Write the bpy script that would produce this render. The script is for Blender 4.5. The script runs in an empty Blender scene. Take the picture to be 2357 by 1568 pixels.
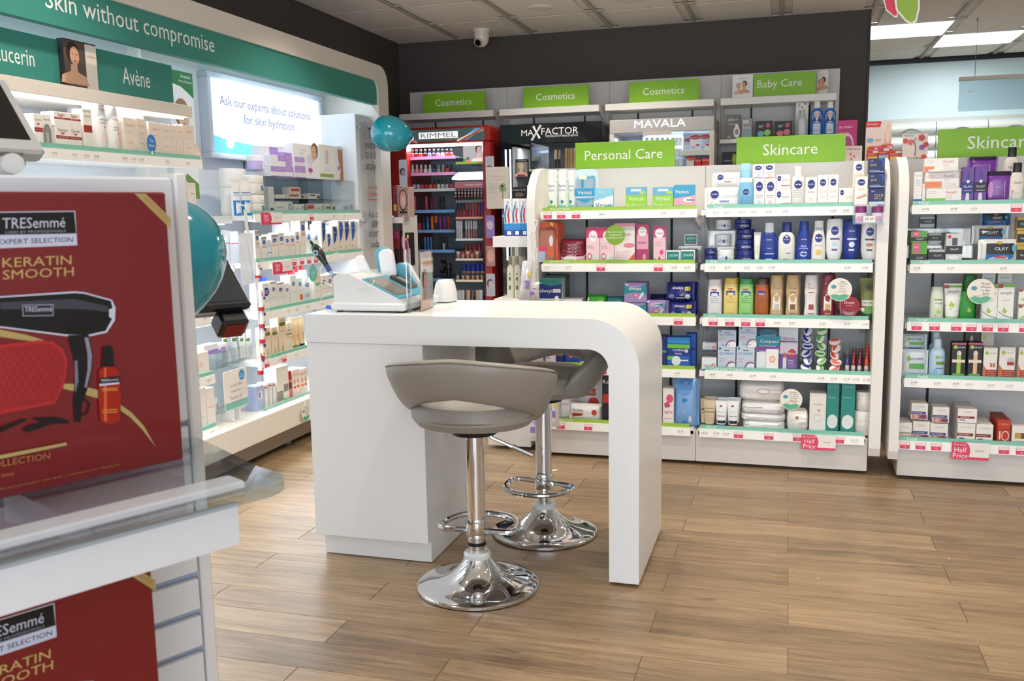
import bpy, math, random
from mathutils import Vector, Matrix
random.seed(7)
SC = bpy.context.scene
COL = SC.collection
PI = math.pi
# ------------------------------------------------------------------ camera
FPX, YAW, PIT, ROL, CH = 2118.1, .29068, .13929, -.01693, 1.25
_r = Vector((math.cos(YAW), math.sin(YAW), 0))
_f = Vector((-math.sin(YAW)*math.cos(PIT), math.cos(YAW)*math.cos(PIT), -math.sin(PIT)))
_u = _r.cross(_f)
CR = math.cos(ROL)*_r + math.sin(ROL)*_u
CU = -math.sin(ROL)*_r + math.cos(ROL)*_u
CP = Vector((0, 0, CH))
cd = bpy.data.cameras.new('camera'); cam = bpy.data.objects.new('camera', cd); COL.objects.link(cam)
cd.sensor_width = 36; cd.lens = FPX/2357*36; cd.clip_start = .05
cam.matrix_world = Matrix(((CR.x, CU.x, -_f.x, 0), (CR.y, CU.y, -_f.y, 0), (CR.z, CU.z, -_f.z, CH), (0, 0, 0, 1)))
cd.dof.use_dof = True; cd.dof.focus_distance = 3.6; cd.dof.aperture_fstop = 8
SC.camera = cam
SC.view_settings.view_transform = 'Standard'; SC.view_settings.look = 'None'
SC.view_settings.exposure = 0; SC.view_settings.gamma = 1; SC.view_settings.use_curve_mapping = False
# ------------------------------------------------------------------ world and main lights
wd = bpy.data.worlds.new('world'); SC.world = wd; wd.use_nodes = True
wd.node_tree.nodes['Background'].inputs[0].default_value = (.62, .78, 1, 1)
wd.node_tree.nodes['Background'].inputs[1].default_value = 1.2
def lamp(name, kind, loc, energy, color, rot=(0, 0, 0), **kw):
    l = bpy.data.lights.new(name, kind); l.energy = energy; l.color = color
    for k, v in kw.items(): setattr(l, k, v)
    o = bpy.data.objects.new(name, l); COL.objects.link(o); o.location = loc; o.rotation_euler = rot
    return o
# daylight entering by the shop window behind the camera
lamp('daylight', 'AREA', (.4, -2.9, 1.45), 122, (.72, .85, 1), (PI/2, 0, 0), shape='RECTANGLE', size=5.5, size_y=2.1)
# added fill lamp at the window, aimed up to brighten the ceiling
lamp('ceiling_fill', 'AREA', (.4, -2.85, .7), 75, (1, .93, .84), (PI/2+.75, 0, 0), shape='RECTANGLE', size=5.5, size_y=.7)
WARM = (1, .89, .76)
DOWN = [(-1.573, 6.04, 24), (-.99, 6.03, 24), (-1.9, 4.3, 40), (.35, 5.15, 36), (-.75, 3.7, 52), (.15, 3.7, 52), (-2.0, 2.6, 34), (-.95, 5.05, 40), (.9, 2.5, 30), (-.5, 2.0, 26), (1.7, 3.0, 24), (.3, .8, 16), (-1.6, .6, 14)]
for x, y, e in DOWN:
    lamp('downlight_lamp', 'SPOT', (x, y, 2.53), e, WARM, spot_size=math.radians(118), spot_blend=.6, shadow_soft_size=.045)
# ------------------------------------------------------------------ pixel rays onto real planes
def ray(px, py): return CR*((px-1178.5)/FPX) - CU*((py-784)/FPX) + _f
def at_y(px, py, Y):
    d = ray(px, py); return CP + d*(Y/d.y)
def at_x(px, py, X):
    d = ray(px, py); return CP + d*(X/d.x)
def at_z(px, py, Z):
    d = ray(px, py); return CP + d*((Z-CH)/d.z)
# ------------------------------------------------------------------ materials
def lin(c): return c/12.92 if c <= .04045 else ((c+.055)/1.055)**2.4
def rgb(h): return tuple(lin(int(h[i:i+2], 16)/255) for i in (0, 2, 4))+(1,)
MATS = {}
def M(h, rough=.45, metal=0, emit=0, trans=0, alpha=1, spec=.5, coat=0, bump=0):
    k = (h, rough, metal, emit, trans, alpha, spec, coat, bump)
    if k in MATS: return MATS[k]
    m = bpy.data.materials.new('mat_'+h); m.use_nodes = True
    b = m.node_tree.nodes['Principled BSDF']
    b.inputs['Base Color'].default_value = rgb(h)
    b.inputs['Roughness'].default_value = rough; b.inputs['Metallic'].default_value = metal
    b.inputs['Specular IOR Level'].default_value = spec
    b.inputs['Coat Weight'].default_value = coat
    if trans: b.inputs['Transmission Weight'].default_value = trans
    if alpha < 1: b.inputs['Alpha'].default_value = alpha
    if emit:
        b.inputs['Base Color'].default_value = tuple(c*.25 for c in rgb(h)[:3])+(1,)
        b.inputs['Emission Color'].default_value = rgb(h); b.inputs['Emission Strength'].default_value = emit
    if bump:
        n = m.node_tree.nodes; t = n.new('ShaderNodeTexNoise'); t.inputs['Scale'].default_value = 60
        c = n.new('ShaderNodeTexCoord'); u = n.new('ShaderNodeBump'); u.inputs['Strength'].default_value = bump
        u.inputs['Distance'].default_value = .01
        l = m.node_tree.links; l.new(c.outputs['Object'], t.inputs['Vector']); l.new(t.outputs['Fac'], u.inputs['Height']); l.new(u.outputs[0], b.inputs['Normal'])
    MATS[k] = m
    return m
def noisy(h1, h2, scale, rough=.6, bump=.1, dist=.004):
    m = bpy.data.materials.new('mat_grain'); m.use_nodes = True
    n, l = m.node_tree.nodes, m.node_tree.links; b = n['Principled BSDF']
    c = n.new('ShaderNodeTexCoord'); t = n.new('ShaderNodeTexNoise'); t.inputs['Scale'].default_value = scale; t.inputs['Detail'].default_value = 4
    r = n.new('ShaderNodeMix'); r.data_type = 'RGBA'; r.inputs[6].default_value = rgb(h1); r.inputs[7].default_value = rgb(h2)
    u = n.new('ShaderNodeBump'); u.inputs['Strength'].default_value = bump; u.inputs['Distance'].default_value = dist
    l.new(c.outputs['Object'], t.inputs['Vector']); l.new(t.outputs['Fac'], r.inputs[0]); l.new(r.outputs[2], b.inputs['Base Color'])
    l.new(t.outputs['Fac'], u.inputs['Height']); l.new(u.outputs[0], b.inputs['Normal']); b.inputs['Roughness'].default_value = rough
    return m
def glassy(h='f8fafa', face=.06, rough=.03):
    """clear acrylic: mostly transparent, with a reflecting skin"""
    m = bpy.data.materials.new('mat_acrylic'); m.use_nodes = True
    n, l = m.node_tree.nodes, m.node_tree.links; n.clear()
    o = n.new('ShaderNodeOutputMaterial'); t = n.new('ShaderNodeBsdfTransparent'); t.inputs[0].default_value = rgb(h)
    g = n.new('ShaderNodeBsdfGlossy'); g.inputs['Roughness'].default_value = rough
    f = n.new('ShaderNodeLayerWeight'); p = n.new('ShaderNodeMath'); p.operation = 'POWER'; p.inputs[1].default_value = 5
    a = n.new('ShaderNodeMath'); a.operation = 'ADD'; a.inputs[1].default_value = face*.5; a.use_clamp = True
    x = n.new('ShaderNodeMixShader')
    l.new(f.outputs['Facing'], p.inputs[0]); l.new(p.outputs[0], a.inputs[0]); l.new(a.outputs[0], x.inputs[0]); l.new(t.outputs[0], x.inputs[1]); l.new(g.outputs[0], x.inputs[2]); l.new(x.outputs[0], o.inputs[0])
    return m
def wood():
    m = bpy.data.materials.new('mat_oak_plank'); m.use_nodes = True
    n, l = m.node_tree.nodes, m.node_tree.links; b = n['Principled BSDF']
    oi = n.new('ShaderNodeObjectInfo'); tc = n.new('ShaderNodeTexCoord')
    mul = n.new('ShaderNodeVectorMath'); mul.operation = 'SCALE'
    cmb = n.new('ShaderNodeCombineXYZ')
    for i in range(3): l.new(oi.outputs['Random'], cmb.inputs[i])
    l.new(cmb.outputs[0], mul.inputs[0]); mul.inputs['Scale'].default_value = 37
    add = n.new('ShaderNodeVectorMath'); l.new(tc.outputs['Object'], add.inputs[0]); l.new(mul.outputs[0], add.inputs[1])
    def noise(sc, stretch, detail, dist=0):
        mp = n.new('ShaderNodeMapping'); mp.inputs['Scale'].default_value = stretch
        l.new(add.outputs[0], mp.inputs['Vector']); t = n.new('ShaderNodeTexNoise')
        t.inputs['Scale'].default_value = sc; t.inputs['Detail'].default_value = detail; t.inputs['Distortion'].default_value = dist
        l.new(mp.outputs[0], t.inputs['Vector']); return t
    big = noise(2.0, (1, 13, 1), 4, .8); fine = noise(9, (1, 26, 1), 6, .4); knot = noise(5, (1, 2.2, 1), 2); streak = noise(3, (1.4, 30, 1), 2, .2)
    r1 = n.new('ShaderNodeValToRGB'); e = r1.color_ramp.elements
    e[0].position = .28; e[0].color = rgb('6f5b47'); e[1].position = .74; e[1].color = rgb('bb9f7c')
    e2 = r1.color_ramp.elements.new(.5); e2.color = rgb('9d8364')
    mx = n.new('ShaderNodeMix'); mx.data_type = 'FLOAT'; mx.inputs[0].default_value = .48
    l.new(big.outputs['Fac'], mx.inputs[2]); l.new(fine.outputs['Fac'], mx.inputs[3])
    sh = n.new('ShaderNodeMath'); sh.operation = 'MULTIPLY_ADD'; sh.inputs[1].default_value = .16; sh.inputs[2].default_value = -.08
    l.new(oi.outputs['Random'], sh.inputs[0]); ad = n.new('ShaderNodeMath'); l.new(mx.outputs[0], ad.inputs[0]); l.new(sh.outputs[0], ad.inputs[1])
    l.new(ad.outputs[0], r1.inputs[0])
    k = n.new('ShaderNodeValToRGB'); k.color_ramp.elements[0].position = .71; k.color_ramp.elements[1].position = .79; l.new(knot.outputs['Fac'], k.inputs[0])
    s = n.new('ShaderNodeValToRGB'); s.color_ramp.elements[0].position = .58; s.color_ramp.elements[1].position = .72; l.new(streak.outputs['Fac'], s.inputs[0])
    m1 = n.new('ShaderNodeMix'); m1.data_type = 'RGBA'; m1.inputs[7].default_value = rgb('5f4b37'); l.new(r1.outputs[0], m1.inputs[6]); l.new(k.outputs[0], m1.inputs[0])
    sf = n.new('ShaderNodeMath'); sf.operation = 'MULTIPLY'; sf.inputs[1].default_value = .6; l.new(s.outputs[0], sf.inputs[0])
    m2 = n.new('ShaderNodeMix'); m2.data_type = 'RGBA'; m2.inputs[7].default_value = rgb('6e5a47'); l.new(m1.outputs[2], m2.inputs[6]); l.new(sf.outputs[0], m2.inputs[0])
    l.new(m2.outputs[2], b.inputs['Base Color'])
    bu = n.new('ShaderNodeBump'); bu.inputs['Strength'].default_value = .12; bu.inputs['Distance'].default_value = .002
    l.new(fine.outputs['Fac'], bu.inputs['Height']); l.new(bu.outputs[0], b.inputs['Normal'])
    b.inputs['Roughness'].default_value = .34; b.inputs['Specular IOR Level'].default_value = .45
    return m
# ------------------------------------------------------------------ text outlines
TXT = {}
def glyphs(s):
    if s not in TXT:
        c = bpy.data.curves.new('tmp', 'FONT'); c.body = s; c.resolution_u = 2; c.size = 1
        o = bpy.data.objects.new('tmp', c); me = bpy.data.meshes.new_from_object(o)
        v = [(p.co.x, p.co.y) for p in me.vertices]; f = [tuple(p.vertices) for p in me.polygons]
        bpy.data.objects.remove(o); bpy.data.curves.remove(c); bpy.data.meshes.remove(me)
        if v:
            x0 = min(p[0] for p in v); x1 = max(p[0] for p in v); y0 = min(p[1] for p in v); y1 = max(p[1] for p in v)
            w, h = max(x1-x0, 1e-6), max(y1-y0, 1e-6)
            v = [((p[0]-x0)/w, (p[1]-y0)/h) for p in v]
        else: w = h = 1
        TXT[s] = (v, f, w/h)
    return TXT[s]
# ------------------------------------------------------------------ mesh builder
class MB:
    def __init__(s): s.v = []; s.f = []; s.mi = []; s.sm = []; s.mats = []
    def slot(s, m):
        if m not in s.mats: s.mats.append(m)
        return s.mats.index(m)
    def add(s, vs, fs, m, smooth=False):
        n = len(s.v); k = s.slot(m); s.v += [tuple(p) for p in vs]
        for f in fs: s.f.append(tuple(i+n for i in f)); s.mi.append(k); s.sm.append(smooth)
        return s
    def box(s, x0, x1, y0, y1, z0, z1, m):
        v = [(x, y, z) for z in (z0, z1) for y in (y0, y1) for x in (x0, x1)]
        return s.add(v, [(0, 2, 3, 1), (4, 5, 7, 6), (0, 1, 5, 4), (2, 6, 7, 3), (0, 4, 6, 2), (1, 3, 7, 5)], m)
    def cbox(s, x0, x1, y0, y1, z0, z1, m, c=.002):
        """box with chamfered vertical edges and rims"""
        c = min(c, (x1-x0)*.3, (y1-y0)*.3, (z1-z0)*.3); R = []
        for z, i in ((z0, c), (z0+c, 0), (z1-c, 0), (z1, c)):
            a0, a1, b0, b1 = x0+i, x1-i, y0+i, y1-i; k = c
            R.append([(a0+k, b0, z), (a1-k, b0, z), (a1, b0+k, z), (a1, b1-k, z), (a1-k, b1, z), (a0+k, b1, z), (a0, b1-k, z), (a0, b0+k, z)])
        return s.loft(R, m, smooth=False)
    def loft(s, rings, m, smooth=True, cap=True, close=False):
        n = len(rings[0]); v = [p for r in rings for p in r]; f = []
        for i in range(len(rings)-(0 if close else 1)):
            j = (i+1) % len(rings)
            for k in range(n):
                l = (k+1) % n; f.append((i*n+k, i*n+l, j*n+l, j*n+k))
        s.add(v, f, m, smooth)
        if cap and not close:
            s.add(rings[0], [tuple(range(n-1, -1, -1))], m); s.add(rings[-1], [tuple(range(n))], m)
        return s
    def lathe(s, prof, m, seg=20, c=(0, 0), smooth=True):
        R = [[(c[0]+r*math.cos(2*PI*k/seg), c[1]+r*math.sin(2*PI*k/seg), z) for k in range(seg)] for r, z in prof]
        return s.loft(R, m, smooth)
    def tube(s, pts, r, m, seg=8, close=False):
        pts = [Vector(p) for p in pts]; R = []; N = len(pts); up = None
        for i, p in enumerate(pts):
            a = pts[(i-1) % N] if (i or close) else p; b = pts[(i+1) % N] if (i < N-1 or close) else p
            t = (b-a).normalized()
            if up is None:
                up = Vector((0, 0, 1)) if abs(t.z) < .9 else Vector((1, 0, 0))
            x = t.cross(up); x = x.normalized() if x.length > 1e-6 else Vector((1, 0, 0)); up = x.cross(t).normalized()
            rr = r[i] if isinstance(r, (list, tuple)) else r
            R.append([p+rr*(math.cos(2*PI*k/seg)*x+math.sin(2*PI*k/seg)*up) for k in range(seg)])
        return s.loft(R, m, True, True, close)
    def prism(s, poly, d0, d1, m, ax='y', smooth=False):
        """polygon in the plane across axis ax, swept from d0 to d1"""
        P = {'y': lambda a, b, d: (a, d, b), 'z': lambda a, b, d: (a, b, d), 'x': lambda a, b, d: (d, a, b)}[ax]
        return s.loft([[P(a, b, d) for a, b in poly] for d in (d0, d1)], m, smooth)
    def text(s, t, x0, z0, x1, z1, m, put=None, fit=False):
        v, f, asp = glyphs(t)
        if not v: return s
        w, h = x1-x0, z1-z0
        if fit:
            if w/h > asp*1.02: k = h*asp; x0 += (w-k)/2; w = k
            elif w/h < asp*.98: k = w/asp; z0 += (h-k)/2; h = k
        put = put or (lambda x, z: (x, 0, z))
        return s.add([put(x0+a*w, z0+b*h) for a, b in v], f, m)
    def build(s, name, parent=None, loc=None, rotz=0, sharp=.6):
        me = bpy.data.meshes.new(name); me.from_pydata(s.v, [], s.f)
        for m in s.mats: me.materials.append(m)
        me.polygons.foreach_set('material_index', s.mi); me.polygons.foreach_set('use_smooth', s.sm)
        if any(s.sm): me.set_sharp_from_angle(angle=sharp)
        me.update()
        o = bpy.data.objects.new(name, me); COL.objects.link(o)
        if parent is not None: o.parent = parent
        if loc is not None: o.location = loc
        if rotz: o.rotation_euler = (0, 0, rotz)
        return o
def tag(o, label, cat, group=None, kind=None):
    if label: o['label'] = label
    if cat: o['category'] = cat
    if group: o['group'] = group
    if kind: o['kind'] = kind
    return o
def thing(name, label, cat, loc=(0, 0, 0), rotz=0, group=None):
    o = bpy.data.objects.new(name, None); COL.objects.link(o); o.location = loc; o.rotation_euler = (0, 0, rotz); o.empty_display_size = .05
    return tag(o, label, cat, group)
def struct(o): o['kind'] = 'structure'; return o
def link(o, parent=None):
    COL.objects.link(o)
    if parent is not None: o.parent = parent
    return o
def dup(root, loc, label=None, rotz=None):
    r = link(root.copy()); r.location = loc
    if rotz is not None: r.rotation_euler = (0, 0, rotz)
    if label: r['label'] = label
    for ch in root.children:
        c = link(ch.copy(), r)
        for g in ch.children: link(g.copy(), c)
    return r
def circ(cx, cy, r, n=24, ry=None, a0=0, a1=2*PI, end=False):
    return [(cx+r*math.cos(a0+(a1-a0)*k/n), cy+(ry or r)*math.sin(a0+(a1-a0)*k/n)) for k in range(n+(1 if end else 0))]
def rrect(x0, x1, z0, z1, r, n=5):
    P = []
    for cx, cz, a in ((x1-r, z0+r, -PI/2), (x1-r, z1-r, 0), (x0+r, z1-r, PI/2), (x0+r, z0+r, PI)):
        P += [(cx+r*math.cos(a+PI/2*k/n), cz+r*math.sin(a+PI/2*k/n)) for k in range(n+1)]
    return P
def sell(a, b, n, K=20, cx=0, cy=0, z=0):
    """superellipse ring"""
    out = []
    for k in range(K):
        t = 2*PI*(k+.5)/K; c, q = math.cos(t), math.sin(t)
        out.append((cx+a*math.copysign(abs(c)**(2/n), c), cy+b*math.copysign(abs(q)**(2/n), q), z))
    return out
# common materials
WHITE = M('f2f1ee', .35); PANEL = M('dedcd9', .5); LAM = M('eceded', .32, spec=.5); BLACK = M('0c0c0d', .35)
CHROME = M('e6e8ea', .05, 1); STEEL = M('b9bcc0', .22, 1); CLEAR = glassy(); TEAL = M('3b8c81', .5); GREEN = M('86bf1d', .45)
STRIPT = M('86c4b0', .35); STRIPG = M('9cc24a', .35); TICKET = M('fbfaf6', .4); PINK = M('e8466b', .5); DARK = M('3b3632', .8)
LETTER = M('f6f6f4', .5); GREYTXT = M('6f6a66', .6)
# ================================================================== room shell
ZC = 2.57; XL, YB, YD, XR, YF = -2.96, 6.92, 9.35, 3.6, -3.0
WOOD = wood(); WALLD = M('4d4744', .75); CEIL = noisy('f0ebe4', 'e6e1da', 220, .9, .15, .002)
fl = struct(MB().box(XL-.1, XR+.1, YF-.1, YD+.1, -.1, -.004, WOOD).build('floor'))
pm = MB().cbox(-.4565, .4565, -.0757, .0757, -.004, 0, WOOD, .0006).build('plank', fl)
first = True; nplank = 0
for k in range(-8, 30):
    y0 = 2.448+.1525*k; yc = y0+.076
    off = .03 if k % 2 == 0 else .55
    for j in range(-5, 5):
        xc = off+.915*(j+.5)
        if xc+.46 < max(-2.75, -1.06*yc-.2) or xc-.46 > .25*yc+.35 or nplank > 296: continue
        o = pm if first else link(pm.copy(), fl)
        first = False; nplank += 1
        o.location = (xc, yc, 0); o.rotation_euler = (0, 0, PI if random.random() < .5 else 0)
ce = struct(MB().box(XL-.1, XR+.1, YF-.1, YD+.1, ZC+.014, ZC+.1, CEIL).build('ceiling'))
tl = MB().cbox(-.288, .288, -.288, .288, -.006, .016, CEIL, .002).build('ceiling_tile', ce); first = True
PANELS = {(5, 1), (6, 2)}
for i in range(-1, 9):
    for j in range(-4, 4):
        x, y = -2.17+.6*i, 7.21+.6*j
        if x < XL+.3 and i > -1 or (j >= 0 and x < .5) or (i, j) in PANELS: continue
        o = tl if first else link(tl.copy(), ce); first = False
        o.location = (x, y, ZC)
        if x-.3 < XL: o.scale.x = .8; o.location.x = XL+.245
BAR = M('b9b2aa', .6)
bar = MB().box(-.012, .012, 4.5, YD, ZC-.004, ZC+.006, BAR).build('grid_bar', ce)
for i in range(1, 9): o = link(bar.copy(), ce); o.location.x = -2.47+.6*i
bar.location.x = -2.47
b2 = MB().box(XL, 3.2, -.012, .012, ZC-.0035, ZC+.006, BAR).build('grid_bar', ce)
for j in range(0, 8): o = b2 if j == 0 else link(b2.copy(), ce); o.location.y = 4.51+.6*j
struct(MB().box(XL-.1, XL, YF, YB+.1, 0, ZC, WALLD).build('wall_left'))
struct(MB().box(XL, .505, YB, YB+.12, 0, ZC, WALLD).build('wall_back'))
struct(MB().box(.44, .505, YB+.12, YD, 0, ZC, WALLD).build('wall_partition'))
struct(MB().box(XR, XR+.1, YF, YD, 0, ZC, M('cfcbc6', .7)).build('wall_right'))
struct(MB().box(.44, XR, YD, YD+.1, 0, ZC-.045, M('b9cdd0', .4)).build('wall_dispensary'))
struct(MB().box(.44, XR, YD+.06, YD+.1, ZC-.05, ZC+.02, BLACK).build('trim_1'))
w = MB()
for a in ((XL, -2.4, 0, ZC), (3.2, XR, 0, ZC), (-2.4, 3.2, 0, .35), (-2.4, 3.2, 2.45, ZC)): w.box(a[0], a[1], YF-.1, YF, a[2], a[3], M('cfcbc6', .7))
struct(w.build('wall_front'))
wi = struct(MB().box(-2.4, 3.2, YF-.06, YF-.05, .35, 2.45, CLEAR).build('window_1'))
for x in (-2.4, -1.0, .4, 1.8, 3.15): MB().box(x, x+.05, YF-.09, YF-.02, .35, 2.45, M('55585a', .4)).build('mullion', wi)
struct(MB().box(.497, .513, YB-.012, YB+.12, 0, ZC, M('3a3533', .6)).build('trim_2'))

# ---- ceiling fittings
LAMPM = M('fff1dd', .4, emit=9)
def downlight(x, y, label):
    t = thing('downlight', label, 'ceiling light', (x, y, ZC), group='recessed ceiling downlights')
    MB().lathe([(.052, -.012), (.085, -.008), (.09, -.0045), (.078, -.0042)], M('f4efe8', .3), 28).build('trim_ring', t)
    MB().lathe([(.0, -.0105), (.05, -.0105), (.05, -.006), (0, -.006)], LAMPM, 24).build('lamp_disc', t)
    return t
d0 = None
names = {0: 'round white recessed downlight nearest the dome camera', 1: 'round white recessed downlight cut by the top edge of the picture'}
for i, (x, y, _e) in enumerate(DOWN[:2]):
    d0 = downlight(x, y, names[0]) if i == 0 else dup(d0, (x, y, ZC), names[i])
for q, (x0, y0, lb) in enumerate(((.53, 7.51, 'square white light panel beside the end of the dark wall'), (1.13, 8.11, 'square white light panel farther over the dispensary counter'))):
    t = thing('ceiling_light', lb, 'ceiling light', (x0+.3, y0+.3, ZC), group='square ceiling light panels')
    MB().box(-.29, .29, -.29, .29, -.008, .012, M('ffffff', .4, emit=6)).build('diffuser', t)
    f = MB()
    for a in ((-.298, .298, -.298, -.29), (-.298, .298, .29, .298), (-.298, -.29, -.29, .29), (.29, .298, -.29, .29)): f.box(*a, -.012, .012, WHITE)
    f.build('frame', t)
    lamp('panel_lamp', 'AREA', (x0+.3, y0+.3, ZC-.03), 22, (.93, .97, 1), shape='SQUARE', size=.55)
p = at_z(1108, 66, ZC)
t = thing('dome_camera', 'white dome security camera under the ceiling by the back wall', 'security camera', (p.x, p.y, ZC))
MB().lathe([(.064, -.006), (.066, -.016), (.06, -.03), (.054, -.03)], M('e4dccf', .4), 24).build('mounting_ring', t)
MB().lathe([(0, -.13), (.02, -.127), (.04, -.112), (.052, -.085), (.056, -.05), (.055, -.028), (0, -.028)], M('e4dccf', .35), 24).build('dome_housing', t)
R = Matrix.Rotation(-.25, 3, 'Z') @ Matrix.Rotation(.45, 3, 'X')
def eye(b, r0, r1, d0, d1, m): b.loft([[tuple(R @ Vector((r*math.cos(2*PI*k/20), -d, r*math.sin(2*PI*k/20)))+Vector((0, 0, -.082))) for k in range(20)] for r, d in ((r0, d0), (r1, d1))], m)
l = MB(); eye(l, .034, .031, .03, .056, M('d8d0c4', .4)); eye(l, .027, .025, .05, .0585, M('2a2524', .3)); eye(l, .016, .014, .05, .0605, M('060607', .08)); l.build('lens', t)

# ================================================================== consultation counter
ct = thing('consultation_counter', 'white laminate consultation counter with a curved waterfall leg', 'counter', (-1.04, 3.2, 0))
def at(o, loc): o.location = Vector(loc); return o
def sub(o, base): o.location = -Vector(base); return o
ro, ri, T = .165, .068, .1
outer = [(-1.643, .8), (-1.643, .9)]+[(-.446-ro+ro*math.sin(PI/2*k/14), .9-ro+ro*math.cos(PI/2*k/14)) for k in range(15)]+[(-.446, .012)]
inner = [(-.546, .012)]+[(-.546-ri+ri*math.cos(PI/2*k/10), .8-ri+ri*math.sin(PI/2*k/10)) for k in range(11)]
sub(MB().prism(outer+inner, 2.915, 3.488, LAM, 'y', True).build('waterfall_top', ct, sharp=.35), (-1.04, 3.2, 0))
b = MB().cbox(-1.641, -1.197, 2.918, 3.485, .083, .799, LAM, .0015); sub(b.build('cabinet', ct), (-1.04, 3.2, 0))
sub(MB().box(-1.622, -1.199, 2.953, 3.47, 0.003, .083, LAM).build('plinth', ct), (-1.04, 3.2, 0))
g = MB()
for y in (2.95, 3.45): g.lathe([(.012, 0), (.014, .004), (.012, .012)], M('9a9a9a', .4), 10, (-.496, y))
sub(g.build('glide', ct), (-1.04, 3.2, 0))

# ================================================================== bar stools
VINYL = noisy('9a948c', '8f8981', 90, .42, .06, .002); VDARK = M('7b766f', .5)
def stool(name, label, loc, rotz):
    """faces local +Y, backrest towards -Y"""
    t = thing(name, label, 'bar stool', loc, rotz, 'grey swivel bar stools')
    MB().lathe([(.0, .004), (.205, .004), (.205, .012), (.198, .017), (.17, .021), (.13, .03), (.095, .046), (.068, .07), (.05, .093), (.044, .108), (0, .108)], CHROME, 56).build('base', t)
    MB().lathe([(.196, 0), (.203, 0), (.203, .005), (.196, .005)], BLACK, 40).build('rubber_edge', t)
    MB().lathe([(.044, .1), (.046, .106), (.046, .118), (.04, .126), (0, .126)], M('d9dadb', .25, spec=.6), 24).build('collar', t)
    MB().lathe([(0, .12), (.0255, .12), (.0255, .2), (0, .2)], CHROME, 24).build('lower_column', t)
    b = MB().lathe([(0, .16), (.031, .16), (.031, .535), (0, .535)], CHROME, 28)
    b.lathe([(.026, .148), (.0315, .148), (.0315, .16), (.026, .16)], BLACK, 24); b.build('upper_column', t)
    pts = [(.025, -.012, .2), (.06, -.012, .2), (.10, -.011, .2)]+[(.104+.026*math.sin(a), .015-.026*math.cos(a), .2) for a in (.3, .7, 1.1, 1.5)]+[(.13*math.cos(a)**.75, .03+.133*math.sin(a), .2) for a in [PI/2*k/12 for k in range(1, 12)]]+[(0, .163, .2)]
    pts = pts+[(-x, y, z) for x, y, z in pts[-2::-1]]
    MB().tube(pts, .0105, CHROME, 10).build('footrest', t)
    b = MB().lathe([(.0315, .175), (.035, .18), (.0355, .222), (.0315, .24)], CHROME, 24); b.build('footrest_clamp', t)
    b = MB().lathe([(0, .53), (.075, .53), (.078, .548), (.06, .556), (0, .556)], BLACK, 20).build('seat_plate', t)
    b = MB().tube([(.045, .0, .54), (.052, .0, .522), (.06, 0, .515), (.16, .015, .47)], .006, CHROME, 8)
    b.tube([(.125, .01, .486), (.19, .019, .457)], .0085, STEEL, 8); b.build('lever', t)
    # seat cushion
    prof = [(.02, .552), (.14, .552), (.185, .562), (.203, .585), (.203, .612), (.19, .636), (.15, .652), (.08, .658), (0, .659)]
    b = MB().loft([sell(r*1.02, r*.98, 2.1, 36, 0, .01, z+.006*math.cos(0)) for r, z in [(0.001, .552)]+prof[:-1]+[(.001, .659)]], VINYL); b.build('seat', t)
    s_ = MB().tube([(.2075*math.cos(a), .01+.2*math.sin(a), .6) for a in [2*PI*k/40 for k in range(40)]], .0022, VDARK, 5, True).build('seam', t)
    # wrap-round backrest
    rings = []; N = 40
    for k in range(N+1):
        u = -1+2*k/N; th = -PI/2+u*math.radians(128); w = abs(u)
        up = max(0, 1-w**1.7)
        zc = .746-.140*w**1.6; R = .212+.022*math.sin(PI*w)*.9+.006*up; hh = .012+(.054+.018*w)*min(1, (1-w)*5)**.6; tt = .008+.026*min(1, (1-w)*5)**.7
        lean = .30+.16*math.sin(PI*w); c, s = math.cos(th), math.sin(th)
        ring = []
        for q in range(18):
            a = 2*PI*q/18; e = math.copysign(abs(math.cos(a))**.75, math.cos(a))*tt; z = math.copysign(abs(math.sin(a))**.75, math.sin(a))*hh
            r = R+e+lean*z; ring.append((r*c*.985, .005+r*s, zc+z-.1*e*lean))
        rings.append(ring)
    b = MB().loft(rings, VINYL).build('backrest', t, sharp=1.2)
    s1 = MB()
    ln = [r[3] for r in rings[4:-4]]; s1.tube([(x*1.004, (y-.005)*1.004+.005, z) for x, y, z in ln], .0022, VDARK, 5)
    s1.build('seam', b)
    return t
stool('bar_stool', 'grey padded bar stool in front of the counter, its back to the camera', (-.972, 2.8, 0), math.radians(3))
stool('bar_stool', 'grey padded bar stool behind the counter, seen through its opening', (-.885, 3.36, 0), PI-math.radians(14))

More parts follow.
